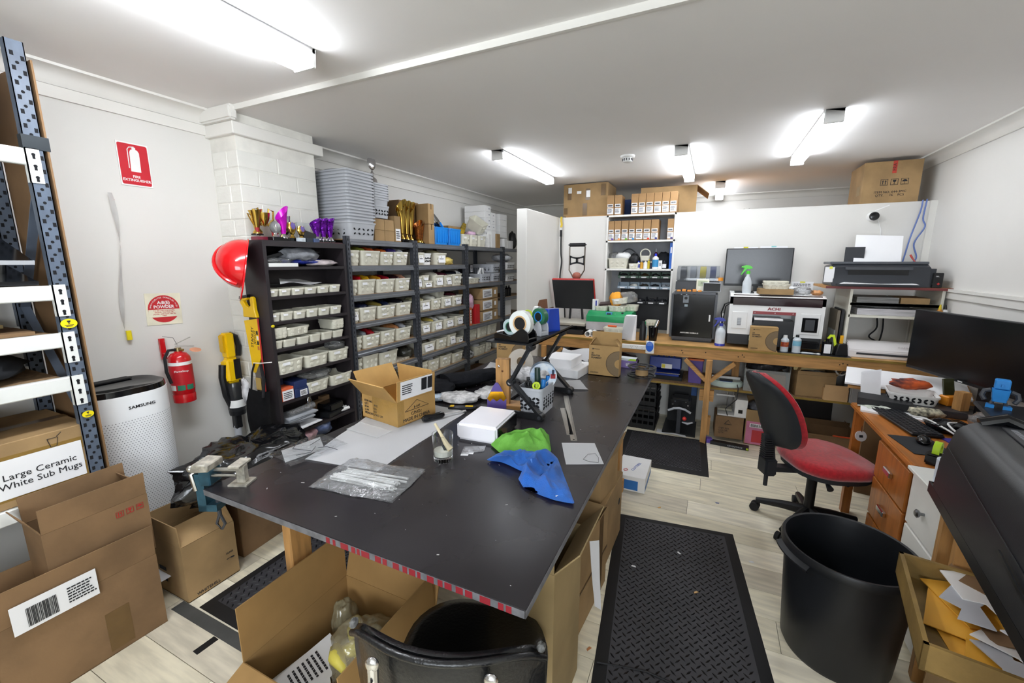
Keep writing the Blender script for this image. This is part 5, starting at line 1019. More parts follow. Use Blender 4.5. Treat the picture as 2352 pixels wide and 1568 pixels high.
MB().cyl((-.05, 0, .048), (.06, 0, .048), .008, n=10).o('screw', steel, t); MB().tube([(-.075, 0, .055), (-.095, -.02, .04), (-.085, -.02, -.02)], .008, 8).sph((-.095, -.02, .06), .012).o('crank', steel, t)
MB().box(-.085, -.055, -.022, .022, -.10, .04).box(-.085, -.02, -.022, .022, -.10, -.075).o('clamp_frame', tl, t); MB().cyl((-.03, 0, -.13), (-.03, 0, -.030), .007, n=10).o('clamp_screw', dark_gr, t); MB().tube([(-.03, 0, -.12), (-.045, 0, -.16), (-.03, 0, -.185), (-.015, 0, -.16), (-.03, 0, -.12)], .005, 7).o('clamp_loop', dark_gr, t)
# ============================================================= FOREGROUND AND UNDER THE TABLE
def matt(name, label, P, n=1, seam=None, nub=True, sp=.040):
    # P: corners near-left, near-right, far-right, far-left
    P = [V(p) for p in P]; ex = (P[1]-P[0]); ey = (P[3]-P[0]); w, d = ex.length, ey.length; a = math.degrees(math.atan2(ex.y, ex.x))
    t = T(name, label, 'mat', P[0], a); e = .055
    b = MB().box(e, w-e, e, d-e, .0, .013); b.o('tread', mat('rubber_tread', '3a393d', .6, var=.15, scale=3), t)
    MB().f([(0, 0, .001), (w, 0, .001), (w, d, .001), (0, d, .001), (e, e, .014), (w-e, e, .014), (w-e, d-e, .014), (e, d-e, .014)], [(0, 1, 5, 4), (1, 2, 6, 5), (2, 3, 7, 6), (3, 0, 4, 7), (3, 2, 1, 0)]).o('bevel_edge', mat('rubber_edge', '141416', .6), t)
    if nub:
        vs = []; fs = []; i = 0; y = e+.015
        while y < d-e-.01:
            x = e+.015+(sp/2 if i % 2 else 0)
            while x < w-e-.01:
                an = R(45 if i % 2 else -45); c, s = math.cos(an), math.sin(an); k = len(vs)
                for u, v, z in ((-.016, 0, .0131), (0, -.0045, .0131), (.016, 0, .0131), (0, .0045, .0131), (-.007, 0, .0168), (.007, 0, .0168)): vs.append((x+u*c-v*s, y+u*s+v*c, z))
                fs += [(k, k+1, k+5, k+4), (k+1, k+2, k+5), (k+2, k+3, k+4, k+5), (k+3, k, k+4)]; x += sp
            y += sp/2; i += 1
        MB().f(vs, fs).o('diamond_tread', mat('rubber_nub', '141416', .35), t)['kind'] = 'stuff'
    if seam: MB().tube([(e*.2, seam, .012), (w*.3, seam+.02, .016), (w*.6, seam-.02, .015), (w*.95, seam-.06, .012)], .004, 5).o('worn_seam', rubber, t)
    return t
g = lambda x, y: pz(x, y, .0005)
a, b_, c_ = V((-.388, 2.613, .0005)), V((.300, 2.692, .0005)), V((.100, -1.20, 0)).normalized()*1.95
matt('floor_mat', 'long black diamond tread mat along the table side', [a+c_, b_+c_, b_, a], seam=.82)
matt('floor_mat', 'black tread mat in front of the bench legs', [(-.62, 3.36, .0005), (.10, 3.39, .0005), (.06, 4.13, .0005), (-.66, 4.10, .0005)], sp=.03)
matt('floor_mat', 'black tread mat half under the table next to the cartons', [(-2.13, .955, .0005), (-1.52, .95, .0005), (-1.50, 2.0, .0005), (-2.11, 2.0, .0005)])
o = slab('floor_strip', 'grey worn edging strip on the floor before the left mat', 'strip', mat('strip_grey', '4a4a48', .6, var=.1), .62, .055, .002, (-1.93, .918, .0003), 0)
slab('tape_piece', 'short piece of black tape stuck on the floor', 'tape', black_pl, .035, .085, .0008, (-1.88, .845, .0002), -3)
# big open carton with bags
bigc = mat('big_carton', 'a5814f', .8, var=.06, scale=5)
t = carton('large opened carton of plastic bags under the table front', .477, .46, .30, (-1.115, .935, 0), 0, {'x-': (1, .21), 'y+': (16, .155), 'y-': (112, .235), 'x+': (-6, .16)}, bigc)
bagy = filmmat('bag_film_tan', 'd8cba4', .34, .8, .15, .9, 12); bagw = mat('bag_film_yellow', 'e6d878', .3, var=.3, scale=9, bump=.6, bscale=18)
for i, (c, r, m, l, s) in enumerate((((-1.085, .985, .165), (.125, .125, .15), bagy, 'large tan translucent plastic bag in the opened carton', 71), ((-.985, .80, .105), (.075, .08, .09), bagw, 'pale yellow stuffed bag in the opened carton', 72), ((-1.275, 1.075, .15), (.05, .055, .12), bagy, 'narrow tan bag in the carton corner', 73), ((-.955, 1.09, .12), (.045, .05, .09), bagy, 'small tan wrapped bundle at the carton back', 74))): tag(MB().blob((0, 0, 0), r, s, .18, 2.2, 60, 40, pw=.8).o('plastic_bag', m, None, c, smooth=180), l, 'bag')
for i in range(5): tag(MB().tube([(-.05, 0, 0), (.0, .02*(i-2), .03), (.06, .03*(i-2), .02)], [.022, .028, .012], 9).o('rubber_glove', flat('e8d860', .5), None, (-1.12+.035*(i % 3), .93+.025*i, .22+.015*(i % 2)), 40*i, smooth=180), '%s pale yellow glove inside the tan plastic bag' % ORD[i], 'glove')
for i, (x, y, z, a) in enumerate(((-1.255, .80, .150, 8), (-1.23, .79, .168, -6), (-1.21, .84, .186, 12))): slab('document', ('lower printed document in the opened carton', 'folded printed document in the opened carton', 'upper printed invoice sheet in the opened carton')[i], 'document', paper, .15, .24, .002, (x, y, z), a-28, 0, None, (12, 6, a-28))
lines(bpy.data.objects['document.002'], .10, .12, 7, (0, 0, .0035), (-90, 0, 0), 9)
# black vinyl chair
vin = mat('black_vinyl', '0f1013', .3, var=.1, bump=.2, bscale=110, coat=.2); torn = mat('torn_vinyl', '6a6a68', .8, var=.3, scale=60)
t = T('vinyl_chair', 'worn black vinyl chair with chrome back brackets', 'chair', (-.57, .92, -.0), 17)
b = MB(); rings = []
for u in [i/14 for i in range(15)]:
    x = -.235+.47*u; yy = -.315+.10*(2*u-1)**2; e = 1-.25*abs(2*u-1)**6; rr = []
    for k in range(14):
        a = 2*math.pi*k/14; rr.append((x, yy+.030*math.cos(a)*e+.06*(.5-.5*math.sin(a))*.5, .672+(.155*e)*math.copysign(abs(math.sin(a))**.6, math.sin(a))-.02*(2*u-1)**2))
    rings.append(rr)
b.loft(rings).o('backrest', vin, t, smooth=60)
pth = [(-.235+.47*u, -.335+.10*(2*u-1)**2, .822-.04*abs(2*u-1)**6-.018*(2*u-1)**2) for u in [i/14 for i in range(15)]]
MB().tube(pth, .008, 8).o('welt', vin, t, smooth=60)
for s in (-1, 1): MB().blob((s*.226, -.238, .795), (.010, .012, .010), 80+s, .3, 3, 12, 8).o('torn_corner', torn, t)
rings = []
for z, s in ((.40, .88), (.41, .97), (.445, 1.0), (.47, .97), (.48, .82), (.482, .3)): rings.append([(x*s, y*s, z) for x, y in rrect(.46, .46, .17, 7)])
MB().loft(rings).o('seat', vin, t, (0, 0, 0), smooth=60)
for s in (-1, 1):
    MB().tube([(s*.13, -.335, .795), (s*.13, -.345, .60), (s*.12, -.32, .44), (s*.12, -.20, .395)], [.012, .013, .012, .012], 10).o('back_bracket', chrome, t)
    MB().sph((s*.13, -.337, .80), (.016, .010, .018), 12, 8).o('bracket_cap', chrome, t)
    for z in (.765, .72, .66): MB().cyl((s*.13, -.352, z), (s*.13, -.357, z), .006, n=8).o('bracket_screw', dark_gr, t)
MB().cyl((0, 0, .10), (0, 0, .40), .028, n=14).o('column', chrome, t)
for k in range(5):
    MB().bar((0, 0, .10), (.27*math.cos(R(k*72+20)), .27*math.sin(R(k*72+20)), .075), .04, .03).o('base_leg', chrome, t); MB().cyl((.265*math.cos(R(k*72+20))-.01, .265*math.sin(R(k*72+20)), .03), (.265*math.cos(R(k*72+20))+.01, .265*math.sin(R(k*72+20)), .03), .03, n=14).o('castor', black_pl, t)
# cartons under the right side of the table
t = carton('tall opened carton with lime tab flap under the table corner', .24, .30, .66, (-.50, 1.285, 0), -1, {'y-': (0, .112), 'x+': (40, .13), 'x-': (-30, .1)}, mat('pale_carton', 'a08a62', .8, var=.06, scale=5))
f_ = [c for c in t.children if c.name.startswith('flap')][1]; patch(f_, flat('c6ef2a', .4), .03, .03, (.0032, .11, .10), (0, 0, 90), 'lime_tab')
quadsheet('receipt', 'long white receipt hanging from the flap of the tall carton', 'receipt', paper, [(-.345, 1.43, .58), (-.315, 1.46, .57), (-.31, 1.53, .20), (-.335, 1.52, .22)], wave=.03, seed=15)
t = carton('long open brown carton standing under the table edge', .34, .46, .43, (-.575, 1.755, 0), -5, {'x-': (-10, .1)}, card); MB().box(.1703, .171, -.23, .23, .20, .215).box(.1703, .171, .10, .16, 0, .43).o('tape', tape_m, t)
t = carton('closed brown carton behind the long open carton under the table', .34, .42, .40, (-.575, 2.225, 0), -2, None, card); MB().lathe([(.02, 0), (.02, .001)], 16, TR((.1704, .14, .24), 0, 90, 0)).o('round_mark', ink, t)
carton('small taped carton with raised flaps on top of the closed carton', .25, .26, .20, (-.545, 2.16, .4015), -8, {'x+': (18, .13), 'y+': (10, .12), 'y-': (-70, .1), 'x-': (-60, .1)}, card)
t = T('parcel_box', 'white and blue printed parcel box on the floor by the table leg', 'box', (-.43, 3.10, 0), 0); MB().box(-.11, .11, -.17, .17, 0, .115).bev(.002, 1).o('carton', wbox, t); MB().box(-.1, .06, -.1706, -.170, .012, .085).box(.1102, .1108, -.16, .16, .01, .05).o('blue_panel', flat('2f6fb4', .4), t); text('CLUTTERX', .03, flat('3a5fae', .5), t, (.02, 0, .1156), (0, 0, 75)); MB().tube([(-.05, -.10, .1155), (-.03, -.08, .1155), (-.04, -.06, .1155), (-.06, -.08, .1155), (-.05, -.10, .1155)], .003, 5).o('red_logo', flat('c23030', .5), t)
# scraps on the floor
for i, (x, y, c) in enumerate(((1455, 1300, 'f0f0f0'), (1598, 1360, 'd9b27a'), (1412, 1268, 'f4f4f4'), (1560, 1270, 'e8e8e8'), (1648, 1155, '2a4a8a'), (1515, 1165, 'd9a860'), (1800, 1238, 'efefef'), (1735, 1170, '3a3a3a'), (1725, 1290, 'ededed'), (1352, 1490, 'b87a4a'))):
    p = pz(x, y, .0165 if i in (0, 1, 3) else .0008); tag(MB().pr([(-.012, -.004), (.014, -.005), (.010, .006), (-.008, .005)], 0, .0015).o('floor_scrap', flat(c, .6), None, p, i*47), '%s tiny offcut scrap lying on the floor or mat' % ORD[i], 'scrap')
# ============================================================= PARTITION: recessed shelves, stored boxes
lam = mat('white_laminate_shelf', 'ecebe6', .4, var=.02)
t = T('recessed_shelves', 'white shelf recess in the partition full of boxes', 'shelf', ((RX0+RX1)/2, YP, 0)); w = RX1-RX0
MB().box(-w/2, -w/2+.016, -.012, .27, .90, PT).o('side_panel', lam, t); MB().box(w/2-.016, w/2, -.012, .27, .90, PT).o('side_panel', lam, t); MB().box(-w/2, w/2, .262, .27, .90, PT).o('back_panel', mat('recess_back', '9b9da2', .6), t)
for z in (PT, 1.875, 1.578): MB().box(-w/2, w/2, -.012, .262, z-.018, z).o('shelf', lam, t)
struct(MB().box(-1.70, XR-.02, YP+.28, 5.6, PT-.05, PT-.025).o('floor_loft', pine)); MB().box(-1.62, RX0, YP-.004, YP+.05, PT-.002, PT+.022).o('loft_edge', pine, t, (-(RX0+RX1)/2, -YP, 0)) if False else None
tag(MB().box(-1.55, -1.08, YP+.022, YP+.06, PT-.03, PT+.012).o('timber_batten', pine), 'raw pine batten along the partition top beside the carton', 'batten')
struct(MB().box(-1.62, XR, YP+.021, YP+.28, PT-.05, PT-.0005).o('wall_cap', pine)) if False else None
fb2 = mat('slim_carton', 'a98459', .75, var=.08, scale=7)
def slimbox(label, x0, x1, z, grp, dot=None, d=.19, y=YP-.004):
    wv = x1-x0; t = T('filament_carton', label, 'box', ((x0+x1)/2, y, z+.0008), random.uniform(-1.5, 1.5), grp); MB().box(-wv/2+.001, wv/2-.001, 0, d, 0, .205).bev(.0015, 1).o('carton', fb2, t)
    patch(t, paper, wv*.78, .032, (-.002, -.0006, .098), name='barcode_label'); barcode(t, wv*.6, .016, (-.002, -.0016, .098), seed=int(x0*997)); patch(t, paper, wv*.86, .062, (0, -.0006, .042), name='colour_label'); lines(t, wv*.6, .045, 4, (-.004, -.0016, .044), seed=int(x0*577))
    if dot: patch(t, flat(dot, .5), .022, .018, (wv*.22, -.0018, .014), name='colour_square')
    return t
xs = [(-1.066, -.993), (-.990, -.922), (-.919, -.845), (-.842, -.774), (-.771, -.694), (-.692, -.618), (-.615, -.540), (-.455, -.388)]; dc = ['6a4fae', 'f0a060', '6fae3a', '2f8fd0', None, 'e04a30', '3a3f8a', '4a3f80']; dn_ = ['violet', 'peach', 'green', 'blue', 'no', 'red', 'indigo', 'dark violet']
for i, (a, b_) in enumerate(xs): slimbox('filament carton with %s colour square on the upper recess shelf' % dn_[i], max(a, RX0+.0165), min(b_, RX1-.0165), 1.875, 'filament cartons in the recess', dc[i])
xs = [(-1.084, -1.008), (-1.003, -.93), (-.83, -.757), (-.755, -.682), (-.680, -.603), (-.601, -.525), (-.523, -.449), (-.447, -.376)]
for i, (a, b_) in enumerate(xs): slimbox('%s filament carton from the return wall on top of the recess' % ORD[i], a, b_, PT, 'filament cartons on top of the recess')
slab('loft_packer', 'pine packer board under the loft cartons', 'board', pine, 2.2, .12, .02, (-.6, YP+.42, PT-.025))
t = carton('big brown carton with torn tape patches on the partition top', .50, .42, .345, (-1.345, YP+.275, PT+.014), 0, None, card, tape=False)
for i, (x, z, ww, hh, m) in enumerate(((-.18, .24, .045, .12, tape_m), (-.175, .28, .04, .06, white_pl), (.03, .23, .05, .12, tape_m), (-.07, .255, .05, .03, white_pl), (.035, .235, .045, .07, white_pl), (.0, .07, .05, .13, tape_m), (.20, .27, .05, .12, tape_m), (-.22, .06, .04, .07, tape_m))): patch(t, m, ww, hh, (x, -.2106-.0005*i, z), name='tape_patch')
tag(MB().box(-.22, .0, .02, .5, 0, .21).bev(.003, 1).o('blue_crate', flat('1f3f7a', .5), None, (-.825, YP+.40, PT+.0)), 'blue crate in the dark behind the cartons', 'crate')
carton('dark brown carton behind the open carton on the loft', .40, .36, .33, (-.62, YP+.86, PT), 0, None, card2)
carton('large opened brown carton on the loft behind the filament cartons', .56, .40, .29, (-.50, YP+.42, PT), 3, {'x+': (128, .15), 'y-': (-88, .18), 'y+': (-86, .18)}, card)
t = carton('square brown carton stamped with handling symbols on the partition corner', .385, .40, .34, (1.30, YP+.235, PT), 0, None, card, tape=False); patch(t, flat('c2402f', .5), .028, .10, (.01, -.2006, .29), name='red_tape'); text('FRA', .034, ink, t, (.01, -.2016, .29), (90, -90, 0))
sgn(t, .02, -.2008, .17, .05, (90, 0, 0)); text('ITEM NO. 644-3MC\nQTY.     16    PCS', .026, ink, t, (0, -.2008, .078), (90, 0, 0))
patch(t, flat('9a8460', .7), .10, .08, (-.1932, -.10, .12), (0, 0, -90), 'side_stamp')
# recess contents
RB = 1.5795
bin_('large cream bin of bagged oddments on the middle recess shelf', .215, .22, .11, (-.945, YP+.105, RB), 0, None, 0); bin_('small cream bin with handwritten label on the middle recess shelf', .105, .16, .055, (-.775, YP+.08, RB), 0, None, 1)
packet('white wrapped roll bag heaped in the large cream recess bin', 'e8e8e8', (-.90, YP+.09, RB+.13), (.08, .06, .04), 81, white_pl, 'bag', 'wrapped_bag'); packet('clear bag with green print in the large cream recess bin', 'b8c8a8', (-1.0, YP+.10, RB+.12), (.06, .07, .05), 82, clear2, 'bag', 'plastic_bag'); packet('black cable bundle in the small recess bin', '17181b', (-.775, YP+.08, RB+.09), (.055, .05, .06), 83, film('1b1c20', .4), 'cable', 'cable_bundle'); tag(MB().tube([(-.09+.18*k/12, 0, .05+.06*math.sin(math.pi*k/12)) for k in range(13)], .007, 7).o('coiled_cable', dark_gr, None, (-.85, YP+.12, RB+.10)), 'coiled grey cable behind the wrapped roll', 'cable')
bin_('cream tub raised on bottles on the middle recess shelf', .10, .10, .05, (-.665, YP+.06, RB+.085), 0, None, 0); tag(MB().ring([(.055, -.02), (.055, .02), (.045, .02), (.045, -.02)], 24, TR((-.665, YP+.07, RB+.155), 90, 0, 0)).o('cream_ring', cream_pl, None), 'cream plastic ring standing in the raised tub', 'ring')
def bt(label, x, h, r, m, capm, y=YP+.03, z=RB, taper=.5, lab=None, sy=1):
    t = bottle(label, [(r, 0), (r, h*.72), (r*.55, h*.8), (r*.35, h*.84)], m, (x, y, z), [(r*.4, h*.84), (r*.36, h), (r*.1, h*1.02)], capm, 14, 1, sy)
    if lab: MB().lathe([(r*1.02, h*.12), (r*1.02, h*.6)], 10, None, 1, sy, 200, 340).o('label', lab, t)
    return t
blue_c = mat('glue_cap_blue', '2a3fd0', .35)
bt('white glue bottle with pointed blue cap on the recess shelf', -.555, .155, .032, white_pl, blue_c, lab=flat('3a8fc4', .4)); bt('slim white bottle with violet label under the cream tub', -.725, .08, .016, white_pl, blue_c, lab=flat('4a55a0', .4)); bt('amber bottle beneath the cream tub', -.695, .085, .016, flat('d09a30', .3), white_pl); bt('clear white tub bottle beneath the cream tub', -.655, .085, .022, white_pl, white_pl); bt('yellow capped bottle next to the black glue stick', -.622, .10, .014, flat('c9b02a', .4), flat('c9b02a', .4)); bt('black glue stick with white cap', -.598, .075, .013, flat('1d1d3a', .4), white_pl); bt('sealant cartridge with red label at the recess back', -.57, .21, .024, flat('5a2430', .4), grey_pl, y=YP+.17, lab=flat('9a2f36', .4))
small_box('small printed box with square marks next to the glue bottle', wbox, .035, .03, .085, (-.505, YP+.03, RB), 0, (.024, .05, 0, .045)); bt('black and white paint jar on the recess shelf', -.465, .08, .022, flat('2a2a2c', .4), dark_gr, lab=paper)
packet('black cloth pouch heaped at the recess back', '16171a', (-.49, YP+.17, RB+.08), (.075, .06, .085), 84, mat('dark_fabric', '1b1d22', .9), 'pouch', 'cloth_pouch')
t = T('spirit_level', 'blue aluminium level standing at the recess side', 'level', (-.405, YP+.04, RB)); MB().box(-.014, .014, -.02, .10, 0, .265).o('beam', mat('level_blue', '1f66c8', .35), t); patch(t, white_pl, .012, .06, (0, -.0206, .19), name='vial_window')
# small parts bin wall inside the recess
t = T('louvre_board', 'black louvred panel of open front parts bins in the recess', 'panel', (-.665, YP+.20, .905)); MB().box(-.27, .29, 0, .012, 0, .64).o('panel', mat('panel_black', '232428', .5), t)
def pbin(label, x, z, m, wv=.10, h=.06, fill=None):
    t = T('parts_bin', label, 'parts bin', (x, YP+.198, z)); d = .13
    b = MB().box(-wv/2, wv/2, -d, 0, 0, .003); sp = [(-d, 0), (0, 0), (0, h), (-d*.55, h), (-d*.8, h*.5), (-d, h*.45)]
    for s in (-1, 1): b.pr(sp, s*wv/2-.002, s*wv/2+.002, 'x')
    b.box(-wv/2, wv/2, -.003, 0, 0, h).box(-wv/2, wv/2, -d, -d+.003, 0, h*.42).o('shell', m, t); patch(t, paper, wv*.5, .012, (0, -d-.0006, h*.16))
    if fill: MB().blob((0, -d*.45, h*.35), (wv*.4, d*.36, h*.38), int(x*100)+int(z*50), .5, 4, 14, 9).o('contents', fill, t)
gbn = mat('bin_green', '5a7465', .45); lbn = mat('bin_pale_blue', '9fb0bf', .4); kbn = mat('bin_black', '202226', .45)
for i in range(5): pbin('%s green parts bin from the recess side' % ORD[i], -.893+.112*i, 1.475, gbn, .104, .065, (film('2b2b2e', .4), film('4a4a4a', .3), film('5a4a30', .4))[i % 3])
for i in range(5): pbin('%s pale blue parts bin from the recess side' % ORD[i], -.893+.112*i, 1.36, lbn, .104, .068, (None, film('c9c9c4'), film('3a3630', .4), film('202226', .4), mat('mixed_parts', '30343c', .4, col2='b8c0c8', scale=40))[i])
for i in range(3): pbin('%s black parts bin from the printer side' % ORD[i], -.47-.112*i, 1.20, kbn, .104, .07, film('2a2c30', .3))
# ============================================================= TIMBER BENCH
BYF, BZT = 4.085, .90
t = T('timber_bench', 'long raw timber bench with lower shelf along the partition', 'bench', (0, 0, 0))
bx = mat('bench_ply', 'c79a60', .6, var=.12, scale=6)
MB().box(-1.61, 1.58, BYF, YP-.005, BZT-.018, BZT).o('bench_top', bx, t); MB().box(-1.61, 1.58, BYF-.004, BYF, BZT-.018, BZT).o('top_edge', mat('ply_edge_yellow', '8f7530', .6, var=.15, scale=20, stretch=(1, 1, 30)), t); MB().box(-1.61, 1.58, BYF+.004, BYF+.049, BZT-.11, BZT-.018).bev(.002, 1).o('front_rail', pine, t)
MB().box(-1.61, 1.58, BYF+.07, YP-.005, .50, .518).o('lower_shelf', chipb, t); MB().box(-1.61, 1.58, BYF+.066, BYF+.07, .50, .518).o('shelf_edge', MATS['ply_edge_yellow'], t)
for x in (-1.57, .012, 1.54): MB().box(x, x+.05, BYF-.035, BYF+.004, 0, BZT-.11 if x > .5 or x < -1 else BZT-.11).bev(.002, 1).o('post', pine_z, t); MB().box(x+.05, x+.075, BYF+.0, BYF+.06, .08, .25).o('packer', pine_z, t); MB().box(x-.035, x+.085, BYF+.004, BYF+.05, .40, .50).o('shelf_cleat', pine, t)
for x in (-1.545, .037):
    for s in ((1,) if x < -1 else (-1, 1)): MB().bar((x+s*.02, BYF-.012, .60), (x+s*.20, BYF-.012, BZT-.125), .03, .055, up=(0, 1, 0)).o('brace', pine, t)
for i, (x, z) in enumerate(((-.2, .85), (-.19, .83), (.0, .85), (.29, .855), (.305, .838), (.26, .835), (1.0, .85), (.98, .84), (1.03, .845))): MB().cyl((x, BYF+.003, z), (x, BYF+.006, z), .005, n=8).o('screw_hole', hole_m, t)
t = T('power_board', 'white four way power board screwed to the bench rail', 'power board', (-.62, BYF+.003, .852)); MB().box(-.12, .11, -.018, 0, -.022, .022).bev(.004, 1).o('case', white_pl, t); q = MB()
for k in range(3):
    for dx, dz, a in ((-.008, .005, 30), (.008, .005, -30), (0, -.008, 0)): q.cb((-.03+.05*k+dx, -.0185, dz), (.002, .002, .008), ry=a)
q.o('socket_slots', hole_m, t)['kind'] = 'stuff'
t = T('plug_in_freshener', 'white and blue plug in device on the bench power board', 'plug', (-.475, BYF-.05, .868), 0); MB().rp(.075, .05, .022, -.055, .055).o('body', white_pl, t); MB().pr([(.034*math.cos(R(a)), .048*math.sin(R(a))+.010) for a in range(0, 360, 20)], -.031, -.024, 'y').o('blue_front', mat('plug_blue', '2c62c8', .3), t)
for k in range(4): MB().box(-.022, .022, -.0325, -.031, .02+.009*k, .023+.009*k).o('vent_slot', flat('8fb0ea', .4), t)
BZ_ = BZT+.0008
# heat press
t = T('heat_press', 'red and black clamshell heat press opened on the bench', 'heat press', (-1.345, 4.43, BZ_), 0)
dkm = mat('press_dark', '1f2024', .5); rdm = mat('press_red', 'b32a26', .35, var=.04)
MB().box(-.17, .17, -.20, .16, 0, .05).bev(.006, 1).o('base_frame', dkm, t); MB().box(-.19, .19, -.22, .16, .095, .115).o('lower_platen', mat('platen_silver', 'b9b5aa', .35, metal=.6, var=.08), t); MB().box(-.188, .188, -.218, .158, .115, .122).o('silicone_pad', mat('pad_beige', 'c9c4b6', .5), t); MB().cyl((0, 0, .05), (0, 0, .095), .05, n=16).o('pedestal', dkm, t)
mm = TR((0, .10, .235), -65+35, 0, 0); mm = TR((0, .0, .405), 112, 0, 0)
MB().box(-.232, .232, -.175, .175, -.03, .0, mm).bev(.006, 1).o('upper_cover', rdm, t); MB().box(-.224, .224, -.168, .168, .0, .014, mm).o('heating_plate', mat('plate_black', '222428', .5, var=.05), t)
for k in range(6): MB().box(-.10+.035*k, -.088+.035*k, .1702, .1712, -.022, -.008, mm).o('vent', hole_m, t)
for s in (-1, 1): MB().bar((s*.08, .12, .05), (s*.05, .10, .42), .02, .02).o('hinge_arm', dkm, t)
hz = .57
for s in (-1, 1): MB().tube([(s*.03, .08, hz), (s*.085, .085, hz+.09), (s*.085, .09, hz+.34)], .007, 8).o('handle_rod', mat('bronze_rod', '6f675e', .3, metal=.8), t)
MB().cyl((-.085, .09, hz+.36), (.085, .09, hz+.36), .020, n=14).cyl((-.10, .09, hz+.36), (.10, .09, hz+.36), .006, n=8).o('grip', rubber, t)
MB().pr([(-.085, .225), (0, .208), (.085, .225), (.085, .25), (.05, .235), (0, .228), (-.05, .235), (-.085, .25)], -.006, .006, 'y').pr([(-.085, .14), (-.05, .153), (0, .162), (.05, .153), (.085, .14), (.085, .165), (0, .182), (-.085, .165)], -.006, .006, 'y').box(-.012, .012, -.006, .006, .17, .22).box(-.085, -.07, -.006, .006, .15, .24).box(.07, .085, -.006, .006, .15, .24).o('cross_plate', dkm, t, (0, .088, hz))
MB().sph((.0, .09, hz+.03), (.05, .04, .04), 14, 8).o('lever_hub', mat('hub_red', '9c5a4a', .5), t)
tag(MB().tube(sm([(-1.575, YP-.06, 1.99), (-1.575, YP-.05, 1.75), (-1.565, YP-.05, 1.65), (-1.58, YP-.05, 1.45), (-1.53, YP-.06, 1.30), (-1.50, YP-.08, 1.02)]), .008, 7).tube([(-1.575, YP-.06, 1.93), (-1.575, YP-.06, 2.0)], .014, 8).o('power_cable', rubber), 'black power cable hanging in the partition corner', 'cable')
tag(MB().tube([(-1.575, YP-.055, 2.145), (-1.58, YP-.05, 2.10), (-1.57, YP-.055, 2.06), (-1.575, YP-.06, 2.03)], .012, 7).o('yellow_lead', mat('lead_yellow', 'd9b93a', .4)), 'yellow extension lead end above the power cable', 'cable')
for i, (x, y, ww, hh, a) in enumerate(((-1.57, 4.16, .22, .36, 84), (-1.585, 4.42, .20, .25, 88))): slab('hardboard_panel', ('tall brown hardboard panel leaning on the return wall', 'short brown hardboard panel beside the heat press')[i], 'panel', mat('hardboard', '7a5540', .6), ww, .006, hh, (x, y, BZ_), a, 0, None, (-6, 0, a))
quadsheet('clear_sheet', 'clear crumpled plastic sheet behind the heat press', 'sheet', clear2, [(-1.52, 4.64, .95), (-1.20, 4.64, .92), (-1.20, 4.65, 1.12), (-1.52, 4.65, 1.16)], wave=.03, seed=21)
for i, x in enumerate((-1.10, -1.055)): tag(MB().ring([(.03, 0), (.03, .22), (.022, .22), (.022, 0)], 16, TR((x, BYF+.05+.02*i, BZ_+.031), -90, 0, 0)).o('vinyl_roll', white_pl, None), '%s white vinyl roll lying beside the heat press' % ORD[i], 'roll')
# green label machine and what is on it
grn = mat('machine_green', '23925a', .4, var=.04)
t = T('hot_foil_machine', 'green and grey desktop machine on the bench carrying cream trays', 'machine', (-.925, 4.42, BZ_), 0)
MB().pr([(-.17, .145), (.16, .145), (.16, .245), (-.08, .245), (-.17, .205)], -.225, .225, 'x').bev(.003, 1).o('green_hood', grn, t); MB().box(-.224, .224, -.171, .158, .06, .145).o('grey_body', mat('machine_grey', 'b4b1b3', .45), t)
for s in (-1, 1): MB().box(s*.18-.03, s*.18+.03, -.14, .12, 0, .055).o('foot_block', black_pl, t)
o = MB().box(-.03, .03, -.136, -.09, .198, .242).o('control_display', mat('display_blue', '5aa0dc', .35), t); MB().box(-.02, .02, -.1375, -.1355, .218, .236).o('screen', dark_gr, o); MB().lathe([(.016, 0), (.012, .008), (.001, .009)], 14, TR((.06, -.12, .217), 32, 0, 0)).o('white_knob', white_pl, t); MB().lathe([(.012, 0), (.012, .006)], 14, TR((.13, -.10, .234), 32, 0, 0)).o('black_button', black_pl, t); MB().box(-.09, -.03, -.1405, -.138, .202, .206).o('slot', hole_m, t)
GZ = BZ_+.246
bin_('cream tray at the heat press side on the green machine', .14, .18, .05, (-1.03, 4.46, GZ), 0, None, 0); bin_('cream tray at the printer side on the green machine', .185, .18, .06, (-.865, 4.45, GZ), 0, None, 0); bin_('cream bin tilted on the tray of the green machine', .16, .14, .06, (-.85, 4.47, GZ+.075), 0, None, 1, tilt=(0, -7, 5)); bin_('cream bin behind the trays of the green machine', .13, .14, .06, (-.74, 4.54, GZ), 0, None, 0)
packet('bright orange cloth stuffed in the cream trays', 'f0a030', (-.90, 4.47, GZ+.12), (.065, .05, .07), 85, mat('orange_cloth', 'f2a533', .8, var=.1), 'cloth', 'orange_cloth'); packet('clear bag beside the orange cloth', 'd0d4da', (-.78, 4.50, GZ+.14), (.09, .05, .055), 86, clear2, 'bag', 'plastic_bag'); slab('open_notebook', 'dark brown lidded case on the cream tray', 'case', flat('3a2a2a', .4), .12, .10, .02, (-1.0, 4.46, GZ+.06), 5, 0, None, (8, -6, 5))
small_box('white blue and yellow tall packet on the green machine', white_pl, .062, .04, .115, (-1.10, 4.43, GZ), 0); o = patch(bpy.data.objects['small_box'] if False else T('packet_card', 'blue stripe card leaning on the tall packet', 'card', (-1.09, 4.407, GZ)), flat('2a3aa0', .4), .014, .10, (0, 0, .052), name='stripe')
